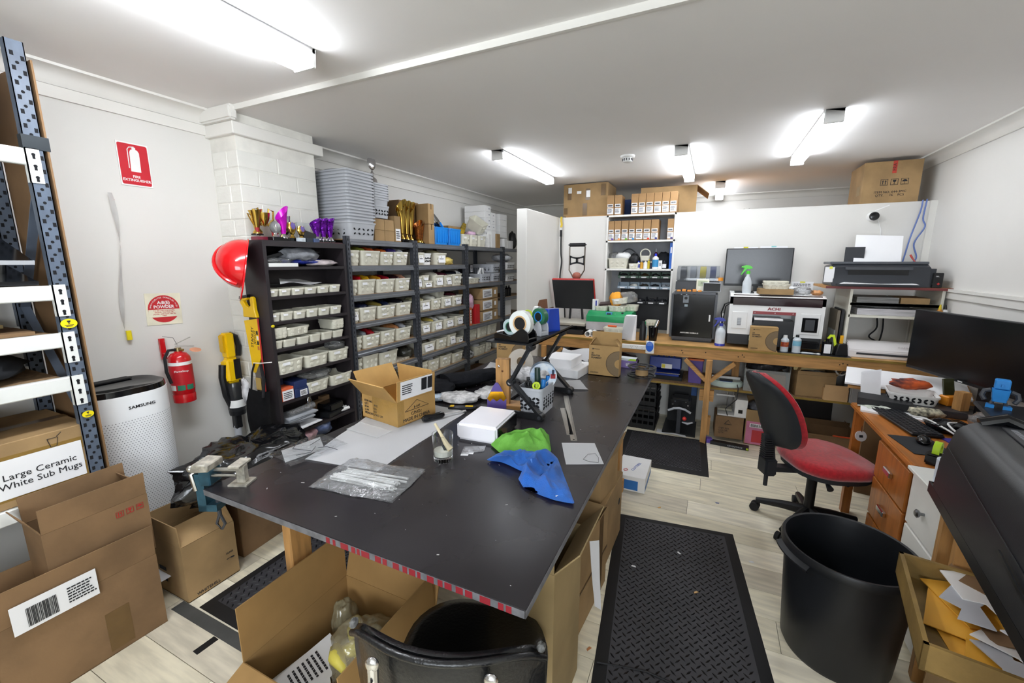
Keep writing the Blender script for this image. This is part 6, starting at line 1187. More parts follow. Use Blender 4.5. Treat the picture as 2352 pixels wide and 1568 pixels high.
bin_('cream bin of orange tools beneath the green machine', .20, .14, .05, (-.84, 4.165, BZ_+.062), 0, None, 0); bin_('lower cream bin under the orange tools bin', .19, .14, .06, (-.84, 4.165, BZ_), 0, None, 0); tag(MB().box(-.045, .045, -.012, .012, 0, .018).bev(.004, 1).o('orange_tool', mat('tool_orange', 'e8622a', .4), None, (-.86, 4.165, BZ_+.115), -12), 'orange handled tool lying in the cream bin', 'tool')
for i in range(3): bin_('%s clear lidded tub between the green machine and printer' % ORD[i], .12, .14, .05, (-.55+.01*i, 4.54, BZ_+.052*i), 0, None, 0)
# tissue roll, cups, bottles near the printer
t = T('paper_towel', 'white paper towel roll with a hanging sheet on the bench edge', 'towel', (-.68, 4.17, BZ_)); MB().ring([(.052, 0), (.052, .24), (.02, .24), (.02, 0)], 22).o('roll', paper, t); b = MB().grid(4, 8, lambda u, v: (-.055-.04*v+.02*u-.0, -.05-.02*v+.05*u*0, .24-.30*v)); b.f([], []); MB().grid(4, 8, lambda u, v: (-.052+.104*u-.03*v, -.053-.012*v, .238-.225*v)).solid(.0008).o('loose_sheet', paper, t)
bottle('white pump bottle with green cap between tissue and black jar', [(.03, 0), (.032, .10), (.02, .125), (.012, .13)], mat('pale_blue_pl', 'b9d0d8', .35), (-.575, 4.32, BZ_), [(.014, .13), (.014, .165), (.004, .17)], grn); t = bottle('black tumbler cup in front of the 3D printer', [(.036, 0), (.043, .09), (.047, .135), (.044, .14)], black_gl, (-.475, 4.21, BZ_)); bottle('black bottle with a grey strap next to the tumbler', [(.03, 0), (.032, .13), (.018, .16), (.016, .185)], black_pl, (-.57, 4.20, BZ_)); tag(MB().cyl((0, 0, 0), (.035, .01, .11), .017, n=14).o('chrome_tube', chrome, None, (-.47, 4.21, BZ_+.09)), 'chrome tube leaning in the black tumbler', 'tube')
# 3D printer
P3 = 4.30
t = T('enclosed_3d_printer', 'black enclosed 3D printer with glossy door on the bench', 'printer', (-.138, P3, BZ_))
MB().box(-.20, .20, 0, .36, .012, .475).bev(.022, 4).o('casing', mat('printer_shell', '4b4d52', .35), t); MB().box(-.178, .178, -.004, .004, .045, .45).bev(.003, 1).o('door', black_gl, t); MB().rp(.014, .010, .005, -.03, .03).o('door_handle', white_pl, t, (.145, -.008, .235)); MB().box(-.095, -.045, -.0055, -.0035, .37, .44).o('camera_plate', mat('plate_grey', '6f757c', .3), t); MB().lathe([(.014, 0), (.014, .003)], 16, TR((-.07, -.0055, .415), 90, 0, 0)).o('lens', black_gl, t); patch(t, flat('8a9aa0', .3), .028, .022, (-.065, -.0045, .345), name='badge')
text('ANYCUBIC KOBRA S1', .0165, white_pl, t, (-.02, -.0048, .085), (90, 0, 0), bold=.0004); MB().box(-.17, .17, .02, .34, 0, .014).o('feet', black_pl, t)
# multi-spool box on top
ZT3 = BZ_+.476
t = T('spool_dry_box', 'smoked clear spool box on top of the 3D printer', 'spool box', (-.125, P3+.175, ZT3)); MB().box(-.19, .19, -.10, .16, 0, .10).bev(.012, 2).o('base', mat('drybox_grey', '3e4046', .4), t)
MB().pr([(-.10, .10), (.16, .10), (.16, .235), (-.02, .235), (-.085, .20), (-.10, .14)], -.185, .185, 'x').o('lid', filmmat('smoked_clear', '5a6068', .38, .5, .06, .0, 5), t)
for i, c in enumerate(('1c1c22', '9aa0a8', 'd8c820', '33407a')): tag(MB().ring([(.075, -.026), (.075, .026), (.03, .026), (.03, -.026)], 24, TR((-.257+.087*i, P3+.215, ZT3+.155), 0, 90, 0)).o('loaded_spool', flat(c, .4), None), '%s filament spool inside the smoked spool box' % ('black', 'silver grey', 'yellow', 'dark blue')[i], 'spool')
t = T('touch_screen', 'black touch screen leaning on the spool box', 'screen', (.005, P3+.022, ZT3+.001), rot=(-8, 0, 4)); MB().box(-.075, .075, 0, .012, 0, .085).bev(.003, 1).o('bezel', grey_pl, t); MB().box(-.07, .07, -.0015, .0, .006, .079).o('glass', black_gl, t)
t = T('thermometer', 'white digital thermometer leaning on the spool box', 'thermometer', (-.075, P3+.045, ZT3+.001), rot=(-10, 0, 3)); MB().box(-.055, .055, 0, .015, 0, .115).bev(.005, 1).o('case', mat('ivory', 'e3e2cf', .4), t); MB().box(-.04, .04, -.0012, 0, .05, .10).o('lcd', mat('lcd_green', 'b9c4a6', .3), t); text('235', .028, dark_gr, t, (0, -.002, .078), (90, 0, 0))
og = mat('orange_print', 'e8932a', .35)
tag(MB().ring([(.028, 0), (.028, .03), (.02, .03), (.02, 0)], 20).o('orange_spool', og, None, (.065, P3+.10, ZT3+.10)), 'small orange printed ring behind the touch screen', 'ring')
for i in range(5): tag(MB().box(-.017, .017, -.012, .012, 0, .016+.008*(i % 2)).bev(.003, 1).o('orange_figure', og, None, (-.275+.045*i, P3-.015+.008*(i % 2), ZT3)), '%s little orange printed figure in front of the spool box' % ORD[i], 'figure', 'orange figures on the printer')
# spray bottles
def spray(label, loc, body, trig, sc=1.0, rz=0, tall=False):
    t = T('spray_bottle', label, 'bottle', loc, rz); h = .17*sc
    MB().lathe([(.034*sc, 0), (.036*sc, .01), (.036*sc, h*.55), (.022*sc, h*.8), (.013*sc, h*.9), (.013*sc, h)] if not tall else [(.04*sc, 0), (.04*sc, h*.7), (.03*sc, h*.85), (.015*sc, h*.92), (.015*sc, h)], 20).o('body', body, t)
    MB().cyl((0, 0, h), (0, 0, h+.025*sc), .015*sc, n=14).o('collar', trig, t); MB().pr([(-.055, .045), (-.02, .055), (.012, .05), (.03, .035), (.03, .028), (.008, .02), (-.01, .024), (-.03, .0), (-.052, -.03), (-.058, -.026), (-.04, .01), (-.035, .03), (-.058, .035)], -.010*sc, .010*sc, 'y', TR((0, 0, h+.02*sc), s=sc)).bev(.002, 1).o('trigger', trig, t); return t
mlk = mat('milky_plastic', 'dfe6ec', .3, alpha=.85); lime = mat('trigger_green', '58d83a', .35); dblue = mat('trigger_blue', '3540a8', .35)
t = spray('clear spray bottle with navy trigger and base beside the white printer', (.108, 4.22, BZ_), mlk, dblue, 1.05, 0, True); MB().lathe([(.043, 0), (.043, .02), (.039, .03)], 20).o('navy_boot', dblue, t); spray('second clear spray bottle with navy trigger behind the first', (.112, 4.38, BZ_), mlk, white_pl, 1.15, 90, True)
# white flatbed printer
AY = 4.20
t = T('flatbed_printer', 'white flatbed printer with maroon lid band on the bench', 'printer', (.51, AY, BZ_)); aw = mat('printer_white', 'e9e9e8', .35, var=.02); md = mat('printer_maroon', '5c1f28', .3); blk = mat('printer_black', '17181b', .35)
MB().box(-.345, .345, 0, .42, .03, .12).o('chassis', blk, t); MB().box(-.35, -.165, 0, .42, .12, .45).box(.15, .35, 0, .42, .12, .45).box(-.165, .15, 0, .42, .33, .45).box(-.165, .15, .2, .42, .12, .33).o('housing', aw, t); MB().pr([(0, .385), (0, .45), (.05, .475), (.42, .475), (.42, .45), (.01, .45)], -.35, .35, 'x').o('top_cover', aw, t)
MB().pr([(-.004, .378), (-.004, .44), (.03, .468), (.034, .466), (.0, .438), (.0, .378)], -.325, .325, 'x').o('lid_band', mat('dark_lid', '2a161a', .1, coat=.5), t); MB().box(-.165, .15, -.004, .0, .305, .33).o('red_bar', mat('bar_red', '8a2a2e', .35), t); text('ACHI', .032, flat('8a2430', .5), t, (-.01, -.001, .352), (90, 0, 0), bold=.0012, sx=1.25)
for k, s in ((-.15, 'A'), (0, 'B'), (.13, 'A')): text('Δ', .012, white_pl, t, (k, -.0046, .318), (90, 0, 0), name='warning_mark')
MB().box(-.325, -.205, -.006, 0, .17, .32).bev(.004, 1).o('front_panel', aw, t); MB().box(-.28, -.25, -.008, -.005, .20, .265).o('switch_bank', mat('switch_grey', '8f9092', .4), t)
for k in range(4): MB().box(-.277, -.253, -.0095, -.008, .208+.014*k, .218+.014*k).o('switch', grey_pl, t)
MB().box(.185, .325, -.006, 0, .15, .325).bev(.004, 1).o('screen_panel', aw, t); MB().box(.20, .31, -.010, -.005, .17, .29).o('touch_screen', black_gl, t); MB().box(.222, .288, -.0106, -.0098, .185, .275).o('display', dark_gr, t)
MB().box(-.155, .14, -.02, .18, .225, .255).o('print_bed', blk, t); MB().box(-.15, .06, -.03, .15, .256, .272).o('white_sheets', paper, t); MB().box(-.16, .15, -.0, .015, .12, .225).o('bed_apron', blk, t); MB().box(.2, .33, -.05, .0, .04, .10).bev(.01, 2).o('ink_drain', black_gl, t)
tag(MB().tube([(.17, AY+.05, 1.30), (.12, AY+.02, 1.28), (.10, AY+.05, 1.20), (.12, AY+.10, 1.05)], .006, 7).tube([(.17, AY+.06, 1.29), (.13, AY+.03, 1.26), (.115, AY+.06, 1.10)], .005, 7).o('printer_cables', rubber), 'black cables hanging at the white printer side', 'cable')
AZ = BZ_+.4755
spray('clear spray bottle with bright green trigger on the white printer', (.285, AY+.10, AZ), mlk, lime, 1.0); slab('brown_tray', 'flat opened brown carton tray on the white printer', 'tray', card, .25, .19, .045, (.50, AY+.10, AZ), 2, .002); bin_('lower cream bin on the brown carton tray', .20, .15, .045, (.505, AY+.10, AZ+.046), 3, None, 0); bin_('upper cream bin nested in another on the carton tray', .19, .145, .045, (.50, AY+.10, AZ+.066), -2, None, 0); packet('clear crumpled bag next to the carton tray', 'd8d8d0', (.70, AY+.09, AZ+.032), (.07, .08, .032), 87, clear2, 'bag', 'plastic_bag'); packet('orange wrapped parts at the white printer edge', 'd89a5a', (.80, AY+.08, AZ+.02), (.04, .05, .02), 88, film('d09560', .4), 'packet', 'packet'); slab('black_tray', 'thin black tray behind the green spray bottle', 'tray', black_pl, .15, .14, .012, (.27, AY+.16, AZ))
packet('white box lid and small tools behind the carton tray', 'e0dcd0', (.63, AY+.20, AZ+.03), (.06, .05, .03), 89, paper, 'papers', 'paper_scraps')
# goods in front of the white printer
filbox('closed filament box with label in front of the white printer', (.435, 4.135, BZ_), 0)
fb_ = bpy.data.objects['filament_box.002']; patch(fb_, mat('pale_label', 'dfe0b8', .5), .05, .04, (-.1032, 0, .10), (0, 0, -90))
t = bottle('clear ink bottle with coloured label before the white printer', [(.03, 0), (.031, .10), (.018, .118), (.014, .122)], mlk, (.60, 4.16, BZ_), [(.016, .12), (.015, .14)], white_pl); MB().lathe([(.0315, .045), (.0315, .085)], 12, None, 1, 1, 200, 340).o('picture_label', mat('ink_label', 'c96a2a', .4, col2='8a2a2a', scale=50), t); t = bottle('clear bottle with blue label next to the ink bottle', [(.031, 0), (.032, .11), (.02, .125), (.012, .13)], mlk, (.685, 4.155, BZ_), [(.013, .13), (.012, .15)], black_pl); MB().lathe([(.033, .06), (.033, .10)], 12, None, 1, 1, 200, 340).o('blue_label', flat('7fb8d0', .4), t); slab('black_mat', 'thin black drip mat under the ink bottles', 'mat', black_pl, .50, .16, .003, (.80, 4.17, BZ_-.0002)); t = T('syringe', 'white plastic syringe lying on the drip mat', 'syringe', (.72, 4.115, BZ_+.010), -6); MB().cyl((0, 0, 0), (.08, 0, 0), .007, n=10).cyl((-.02, 0, 0), (0, 0, 0), .002, n=8).o('barrel', mlk, t); MB().cyl((.06, 0, 0), (.115, 0, 0), .004, n=8).cyl((.112, 0, 0), (.116, 0, 0), .009, n=10).o('plunger', white_pl, t)
t = T('ink_refill', 'black ink refill bottle with white label before the printer screen', 'bottle', (.892, 4.15, BZ_)); MB().rp(.065, .05, .012, 0, .11).cyl((0, 0, .11), (0, 0, .135), .014, n=14).o('body', black_gl, t); patch(t, paper, .045, .075, (0, -.0256, .055)); MB().pr([(-.04, .09), (.0, .165), (.03, .165), (.05, .09), (.035, .07), (.02, .145), (.005, .145), (-.03, .08)], -.006, .006, 'y').o('lime_handle', flat('d6ee2a', .4), t, (.02, .035, 0)); tag(MB().sph((0, 0, .008), (.016, .012, .008), 10, 6).o('loose_bottle_top', white_pl, None, (.835, 4.115, BZ_)), 'small white cap beside the ink refill', 'cap'); t = T('tool_pouch', 'black tool pouch holding a yellow file on the bench', 'pouch', (.992, 4.17, BZ_), 8); MB().pr([(-.045, 0), (.045, 0), (.03, .10), (-.03, .10)], -.03, .03, 'y').bev(.006, 1).o('pouch', black_pl, t); MB().box(-.016, .006, -.004, .004, .06, .165).o('yellow_file', flat('f0b020', .4), t)
# monitor behind
t = T('wall_monitor', 'thin black monitor standing behind the white printer', 'monitor', (.38, 4.62, 1.60), 0); MB().box(-.275, .275, 0, .03, -.175, .175).bev(.004, 1).o('bezel', black_pl, t); MB().box(-.265, .265, -.0015, 0, -.155, .168).o('screen', mat('screen_off', '15161c', .2), t); MB().box(-.02, .02, .01, .03, -.45, -.1).box(-.1, .1, -.05, .06, -.70, -.685).o('stand', black_pl, t)
for i, (x, z, ww, hh, c) in enumerate(((.27, 1.76, .20, .10, 'd9d020'), (.50, 1.765, .22, .11, '8fd0d0'), (.76, 1.44, .17, .14, 'd9d020'))):
    t = T('wall_note', ('printed instruction sheet taped on the wall with yellow tape', 'instruction sheet taped on the wall with pale blue tape', 'small printed note low on the partition wall')[i], 'note', (x, YP-.002, z)); MB().box(-ww/2, ww/2, -.001, 0, -hh, .03).o('sheet', paper, t); patch(t, flat(c, .5), .04, .012, (0, -.0012, .026), name='tape'); lines(t, ww*.8, .03, 2, (0, -.0014, -.0), seed=90+i); patch(t, ink, .03, .018, (.05, -.0014, -.035), name='picture')
# camera on the wall, network cables
t = T('security_camera', 'white dome security camera with black lens on the partition', 'camera', (1.20, YP-.002, 2.03), rot=(90, 0, 0)); MB().lathe([(.042, 0), (.042, .02), (.036, .05)], 22).o('housing', white_pl, t); MB().lathe([(.036, .05), (.030, .066), (.001, .07)], 22).o('lens_face', black_gl, t); MB().bar((.0, .045, .04), (.09, .085, .05), .008, .004).o('antenna', white_pl, t)
cabb = mat('cable_blue', '5f76b4', .4)
for i, pts in enumerate((((1.50, 2.145), (1.495, 2.05), (1.46, 1.85), (1.44, 1.68), (1.42, 1.55)), ((1.525, 2.15), (1.52, 2.0), (1.54, 1.93), (1.49, 1.80), (1.52, 1.68), (1.47, 1.60), (1.47, 1.50)))): tag(MB().tube(sm([(a, YP-.045, b) for a, b in pts]), .0055, 7).o('network_cable', cabb), ('straighter blue network cable beside the wall corner', 'wavy blue network cable beside the wall corner')[i], 'cable')
tag(MB().tube([(1.24, YP-.004, 2.0), (1.27, YP-.004, 1.92), (1.28, YP-.004, 1.80)], .003, 5).o('camera_lead', white_pl), 'thin white lead below the security camera', 'cable')
# ============================================================= HUTCH WITH PHOTO PRINTER
HY = 4.20
t = T('desk_hutch', 'off white laminate hutch with two paper shelves on the bench', 'shelf unit', (1.29, HY, BZ_)); hw = .275
hl = mat('hutch_laminate', 'dcdacd', .45, var=.03)
for s in (-1, 1): MB().box(s*hw-.009, s*hw+.009, .0, .44, 0, .54).o('side_panel', hl, t)
for z in (.335, .43): MB().box(-hw, hw, .0, .44, z-.02, z).o('shelf', hl, t)
MB().box(-hw, hw, 0, .02, .41, .43).o('shelf_lip', mat('lip_cream', 'e2dfc4', .45), t); MB().box(-hw-.18, hw+.04, -.03, .45, .54, .558).o('top_board', pine, t); MB().box(-hw-.18, hw+.04, -.034, -.03, .54, .558).o('maroon_edging', flat('6e2a28', .4), t)
slab('sheet_stack', 'thick stack of dark printing sheets on the upper hutch shelf', 'sheets', mat('sheet_stack_m', '8a8a88', .5, var=.3, scale=6, stretch=(1, 1, 60)), .26, .30, .045, (1.19, HY+.17, BZ_+.431)); slab('sheet_box', 'brown box end beside the stack on the upper hutch shelf', 'box', card, .17, .28, .045, (1.42, HY+.17, BZ_+.431)); slab('sheet_stack', 'white and grey paper stack on the lower hutch shelf', 'sheets', mat('sheet_stack_w', 'cfcdd0', .45, var=.25, scale=6, stretch=(1, 1, 60)), .40, .32, .05, (1.27, HY+.17, BZ_+.336)); packet('clear film over the lower hutch paper stack', 'd0d0d4', (1.24, HY+.12, BZ_+.40), (.18, .10, .010), 91, clear2, 'film', 'clear_film')
PZ = BZ_+.5588
t = T('photo_printer', 'wide black photo printer with a white sheet on the hutch top', 'printer', (1.17, HY, PZ)); pb = mat('photo_printer_black', '2b2e34', .32, var=.04)
MB().pr([(-.02, 0), (.30, 0), (.30, .16), (.06, .175), (-.0, .15), (-.02, .05)], -.30, .30, 'x').bev(.006, 2).o('body', pb, t); MB().box(-.31, .30, .05, .30, .172, .192).bev(.004, 1).o('lid', mat('lid_grey', '55585e', .35), t); MB().box(-.20, .17, -.012, .03, .055, .13).o('output_recess', black_gl, t); MB().box(-.22, .19, -.018, .0, .13, .15).o('recess_hood', mat('hood_grey', '43464c', .3), t)
for k in range(10): MB().box(-.19+.036*k, -.165+.036*k, -.014, -.012, .075, .08).o('star_wheel', chrome, t)
MB().box(-.27, .23, -.07, .05, .012, .02).o('output_tray', pb, t); MB().pr([(-.25, .022), (.22, .022), (.20, .03), (0, .024), (-.22, .032)], -.08, .04, 'y').o('output_sheets', paper, t); MB().box(.31, .37, -.02, .20, 0, .11).bev(.004, 1).o('ink_tank', black_gl, t); MB().box(.29, .33, .0, .2, .0, .14).o('tank_mount', pb, t); text('LLL', .014, white_pl, t, (.335, -.0205, .085), (90, 0, 0)); patch(t, red_ink, .014, .014, (.345, -.021, .03), (0, 45, 0), 'diamond_mark')
MB().box(-.19, -.06, .20, .21, .17, .31, TR((0, 0, 0), 0)).o('rear_tray', mat('tray_dark', '2f3136', .4), t); o = MB().box(-.13, .175, 0, .0012, 0, .23).o('feed_sheet', paper, t, (.0, .19, .185)); o.rotation_euler = (R(-18), R(3), 0); MB().box(-.35, -.29, -.018, .0, .03, .15).o('side_note', paper, t); patch(t, flat('e0e04a', .4), .02, .02, (-.315, -.019, .145), name='yellow_flag')
tag(MB().tube([(1.44, HY+.15, PZ+.16), (1.40, HY+.16, PZ+.22)], [.003, .006], 7).tube([(1.40, HY+.16, PZ+.22), (1.385, HY+.16, PZ+.245)], .007, 7).o('audio_plug', mat('plug_red', 'b0403a', .4)), 'red tipped lead plugged at the photo printer', 'cable')
t = T('cutting_machine', 'white desktop cutting machine on the bench under the hutch', 'cutter', (1.29, HY-.02, BZ_)); cw = mat('cutter_white', 'e8e4e4', .35, var=.01); MB().pr([(-.03, 0), (.18, 0), (.18, .10), (.10, .125), (.02, .11), (-.03, .06)], -.255, .26, 'x').bev(.006, 2).o('body', cw, t); MB().box(-.20, .26, -.034, -.028, .025, .04).o('feed_slot', dark_gr, t); text('CAMEO', .022, flat('bdb6b6', .4), t, (.10, -.012, .094), (38, 0, 0), sx=1.2)
for i, (x, c, cap) in enumerate(((1.545, 'c98a3a', 'd9c020'), (1.575, 'd8d8d8', '222222'))): bottle(('amber glue bottle with yellow tip beside the hutch', 'printed bottle with black tip beside the hutch')[i], [(.018, 0), (.018, .09), (.010, .105)], flat(c, .4), (x-.005, HY-.05+.0*i, BZ_+.30), [(.010, .105), (.004, .14)], flat(cap, .4))
slab('side_shelf', 'small white ledge carrying the glue bottles', 'ledge', hl, .07, .10, .012, (1.56, HY-.05, BZ_+.2875))
for i in range(2): tag(MB().tube(sm([(1.30+.05*i, HY+.40, BZ_+.34), (1.31+.04*i, HY+.36, BZ_+.20), (1.26+.08*i, HY+.34, BZ_+.12), (1.32, HY+.3, BZ_+.08)]), .006, 7).o('hutch_cable', rubber), '%s dark cable hanging inside the hutch' % ORD[i], 'cable')
slab('picture_frame', 'dark framed panel leaning beside the hutch leg', 'frame', mat('frame_taupe', '7a7060', .5), .02, .26, .36, (.96, HY+.16, BZ_), 0, .003); slab('picture_frame', 'black edge frame leaning against the taupe panel', 'frame', black_pl, .018, .25, .37, (.985, HY+.15, BZ_), 0, .002); slab('glass_offcut', 'grey glass offcut standing in front of the taupe panel', 'glass', mat('grey_glass', 'aab0ae', .15, alpha=.7), .006, .20, .2, (.94, HY+.1, BZ_))
# ============================================================= UNDER THE BENCH
SZ = .5188
t = T('blue_machine', 'blue hinged mug press machine with warning label on the bench shelf', 'machine', (-.36, 4.40, SZ)); bl = mat('machine_blue', '27409a', .35)
MB().box(-.17, .17, -.16, .14, 0, .035).o('base', black_pl, t); MB().box(-.14, .14, -.13, .12, .035, .06).o('lower_plate', bl, t); MB().box(-.15, .15, -.05, .12, .075, .19, TR(rx=-10)).bev(.008, 1).o('upper_body', bl, t); MB().box(-.15, .15, -.155, -.145, .06, .068).o('silver_bar', chrome, t)
for x in (-.07, -.02, .03, .08): MB().cyl((x, .02, .185), (x, .02, .215), .008, n=10).o('knob', bl, t)
patch(t, paper, .10, .045, (.02, -.075, .115), (-10, 0, 0), 'warning_label'); patch(t, flat('e0d020', .4), .03, .035, (-.01, -.077, .115), (-10, 0, 0), 'warning_triangle')
t = T('purple_bin', 'tall purple plastic bin with orange lid on the bench shelf', 'bin', (-.075, 4.30, SZ)); MB().rp(.115, .14, .01, 0, .22, tw=1.12).o('body', mat('bin_purple', '65529a', .45), t); MB().rp(.14, .17, .012, .22, .236).o('lid', mat('lid_orange', 'e0703a', .4), t)
t = T('label_printer', 'mint white label printer on the bench shelf', 'label printer', (.19, 4.27, SZ)); MB().pr([(.14*math.cos(R(a))*(1 if math.sin(R(a)) < 0 else 1), .09*math.sin(R(a)) if math.sin(R(a)) < 0 else .09*min(1, math.sin(R(a))*1.6)) for a in range(0, 360, 12)], 0, .055).bev(.01, 2).o('body', mat('mint_plastic', 'cfe0d8', .35), t); MB().box(-.055, .055, -.04, .02, .055, .06).o('window', dark_gr, t); MB().box(-.05, .05, -.075, -.05, .055, .058).o('key_strip', flat('3a5a9a', .4), t); MB().box(-.12, .12, .05, .07, .05, .075).o('rear_bar', white_pl, t)
tag(MB().tube([(.28, 4.22, .56), (.29, 4.14, .53), (.28, 4.08, .45), (.20, 4.07, .36), (.22, 4.06, .30)], .004, 6).o('shelf_lead', rubber), 'black lead trailing from the label printer over the shelf', 'cable')
t = T('acrylic_box', 'clear acrylic box holding a brown carton on the bench shelf', 'box', (.50, 4.36, SZ)); b = MB()
for s in (-1, 1): b.box(s*.17-.003, s*.17+.003, -.19, .19, 0, .27); b.box(-.17, .17, s*.19-.003, s*.19+.003, 0, .20)
b.o('panels', mat('acrylic_clear', 'd5dcdc', .08, alpha=.25, var=0), t); carton('brown carton standing inside the acrylic box', .28, .28, .16, (.51, 4.36, SZ), 0, None, card2)
packet('dark plastic bags stuffed above the carton in the acrylic box', '3a3a3e', (.50, 4.36, SZ+.215), (.15, .12, .05), 95, film('3a3b40', .2), 'bag', 'plastic_bag'); slab('timber_offcut', 'timber block standing behind the label printer', 'offcut', pine_z, .06, .05, .26, (.27, 4.45, SZ))
t = carton('opened brown carton of packets behind the red chair on the bench shelf', .28, .26, .19, (.85, 4.33, SZ), 6, {'x+': (35, .10), 'y-': (-10, .03), 'x-': (-20, .06)}, card); slab('lid_board', 'pale yellow carton lid tilted over the opened carton', 'lid', mat('pale_yellow_card', 'd8c68e', .7), .27, .20, .06, (.83, 4.36, SZ+.235), 4, .002, None, (6, -6, 4)); packet('white crumpled packets in the opened carton', 'e0e0e0', (.86, 4.30, SZ+.18), (.09, .08, .03), 96, film('e0e0de'), 'packet', 'packet'); carton('small pale carton lid standing before the grey boxes', .17, .12, .10, (1.0, 4.22, SZ), 0, None, card_in, tape=False); slab('cardboard_sheet', 'stained flat cardboard standing in front of the small carton', 'cardboard', card_in, .16, .004, .13, (1.0, 4.152, SZ+.0), 0, 0, None, (-6, 0, 0))
def tube_roll(label, x, z, r, y0, m, inner=None, wl=.012):
    o = MB().ring([(r, 0), (r, .45), (r-wl, .45), (r-wl, 0)], 22, TR((x, y0, z), -90, 0, 0)).o('paper_tube', m, None); return tag(o, label, 'tube')
gr_ = mat('roll_grey', 'b0b0ae', .6); pk = mat('roll_pink', '9c5a66', .5); vi = mat('roll_violet', '5a45a8', .5); ro = mat('roll_white', 'd8d8d8', .5)
tube_roll('grey paper tube behind the stained cardboard', 1.03, SZ+.245, .042, 4.22, ro); tube_roll('wide grey paper roll above the grey box', 1.17, SZ+.235, .055, 4.20, gr_); tube_roll('grey folded roll beside the wide grey roll', 1.265, SZ+.22, .045, 4.20, gr_, wl=.004); tube_roll('white paper roll above the maroon roll', 1.40, SZ+.265, .055, 4.20, ro); tube_roll('maroon vinyl roll under the white roll', 1.40, SZ+.165, .045, 4.22, mat('roll_maroon', '5a1f2a', .5)); tube_roll('dusty pink vinyl roll next to the maroon roll', 1.315, SZ+.14, .048, 4.235, pk); tube_roll('violet glitter vinyl roll by the bench end', 1.52, SZ+.12, .045, 4.20, vi); tube_roll('dark roll at the bench end', 1.53, SZ+.26, .042, 4.24, dark_gr)
small_box('grey square box in front of the paper rolls', mat('box_grey', '9a9a9a', .5), .17, .12, .155, (1.18, 4.19, SZ), 2); small_box('grey printed box beside the grey square box', mat('box_grey2', '8a888c', .5), .14, .12, .13, (1.345, 4.17, SZ), -3, (.10, .03, 0, .10)); slab('book_stack', 'fanned catalogue leaning beside the rolls', 'catalogue', mat('catalogue_pages', 'cdc8bc', .6), .02, .2, .2, (1.47, 4.18, SZ), 0, 0, None, (0, 28, 0)); slab('grey_mailer', 'grey flap sheet standing behind the rolls', 'sheet', gr_, .004, .2, .28, (1.095, 4.26, SZ))
# floor level
for i in range(2):
    t = T('black_crate', 'black vented plastic crate under the bench, %s' % ('lower', 'upper')[i], 'crate', (-.60, 4.38, .001+.243*i)); cr = mat('crate_black', '1a1b1e', .5)
    b = MB().box(-.20, .20, -.20, .20, 0, .006)
    for z0, z1 in ((0, .05), (.085, .115), (.15, .18), (.205, .235)): b.box(-.20, .20, -.20, -.192, z0, z1).box(.192, .20, -.20, .20, z0, z1).box(-.20, -.192, -.20, .20, z0, z1).box(-.20, .20, .192, .20, z0, z1)
    b.o('walls', cr, t)
    for k in range(8): MB().box(-.195+.054*k, -.183+.054*k, -.203, -.192, 0, .225).o('rib', cr, t)
    MB().box(-.21, .21, -.21, -.19, .228, .241).box(.19, .21, -.21, .21, .228, .241).o('rim', cr, t)
t = T('mug_press', 'black cap press with red knob and curved handle under the bench', 'heat press', (-.185, 4.36, .001)); pbk = mat('press_black', '141518', .35)
MB().box(-.145, .155, -.20, .20, 0, .02).o('base_plate', pbk, t); MB().box(-.13, .14, .14, .19, .02, .46).o('back_frame', pbk, t); MB().box(-.09, .09, -.08, .10, .20, .33).bev(.02, 2).o('housing', pbk, t); MB().box(-.018, .018, -.20, -.16, .02, .27).o('lever', dark_gr, t); MB().tube([(-.10, -.19, .235), (-.05, -.20, .265), (0, -.205, .275), (.05, -.20, .265), (.10, -.19, .235)], .011, 8).o('curved_handle', grey_pl, t); MB().sph((.05, -.20, .175), .020).o('red_knob', mat('knob_red', 'd83a34', .3), t); MB().tube([(.03, -.18, .13), (.08, -.19, .125), (.125, -.18, .14)], [.006, .012, .006], 7).o('side_lever', grey_pl, t)
for x, z in ((-.05, .30), (.05, .30), (-.07, .27), (.07, .27)): MB().cyl((x, -.085, z), (x, -.075, z), .007, n=8).o('bolt', chrome, t)
patch(t, mat('blue_tag', '2f5a9a', .4), .05, .09, (.11, .135, .36), name='blue_tag')
quadsheet('floor_paper', 'crumpled white paper under the bench by the mat', 'paper', paper, [(-.38, 4.14, .003), (-.10, 4.12, .003), (-.12, 4.17, .003), (-.38, 4.22, .003)], wave=.012, seed=31)
t = carton('brown carton marked item and colour under the bench', .235, .26, .205, (.245, 4.34, .03), 2, None, card2, tape=False); text('ITEM NO.\nCOLOR:\nQTY:', .022, ink, t, (-.085, -.1308, .07), (90, 0, 0), align='LEFT'); MB().tube([(-.04, -.131, .135), (-.01, -.131, .175), (.02, -.131, .135), (-.04, -.131, .135)], .0025, 5).o('recycle_mark', ink, t)
t = T('plastic_display', 'white framed desktop printer part standing on the brown carton', 'machine', (.265, 4.36, .2355)); MB().box(.02, .12, -.12, .10, 0, .17).o('control_tower', white_pl, t); MB().box(.05, .085, -.1215, -.12, .04, .075).o('screen', black_gl, t); MB().box(-.12, .02, -.12, .1, 0, .012).o('bed', white_pl, t); MB().box(-.14, .05, .02, .04, .15, .165).o('gantry', white_pl, t); MB().box(-.12, .0, -.06, .04, .03, .05).o('glass_bed', mat('clear_part', 'cfcbb8', .15, alpha=.5), t)
for x in (-.04, .01): MB().cyl((x, .03, .01), (x, .03, .25), .005, n=8).o('guide_rod', chrome, t)
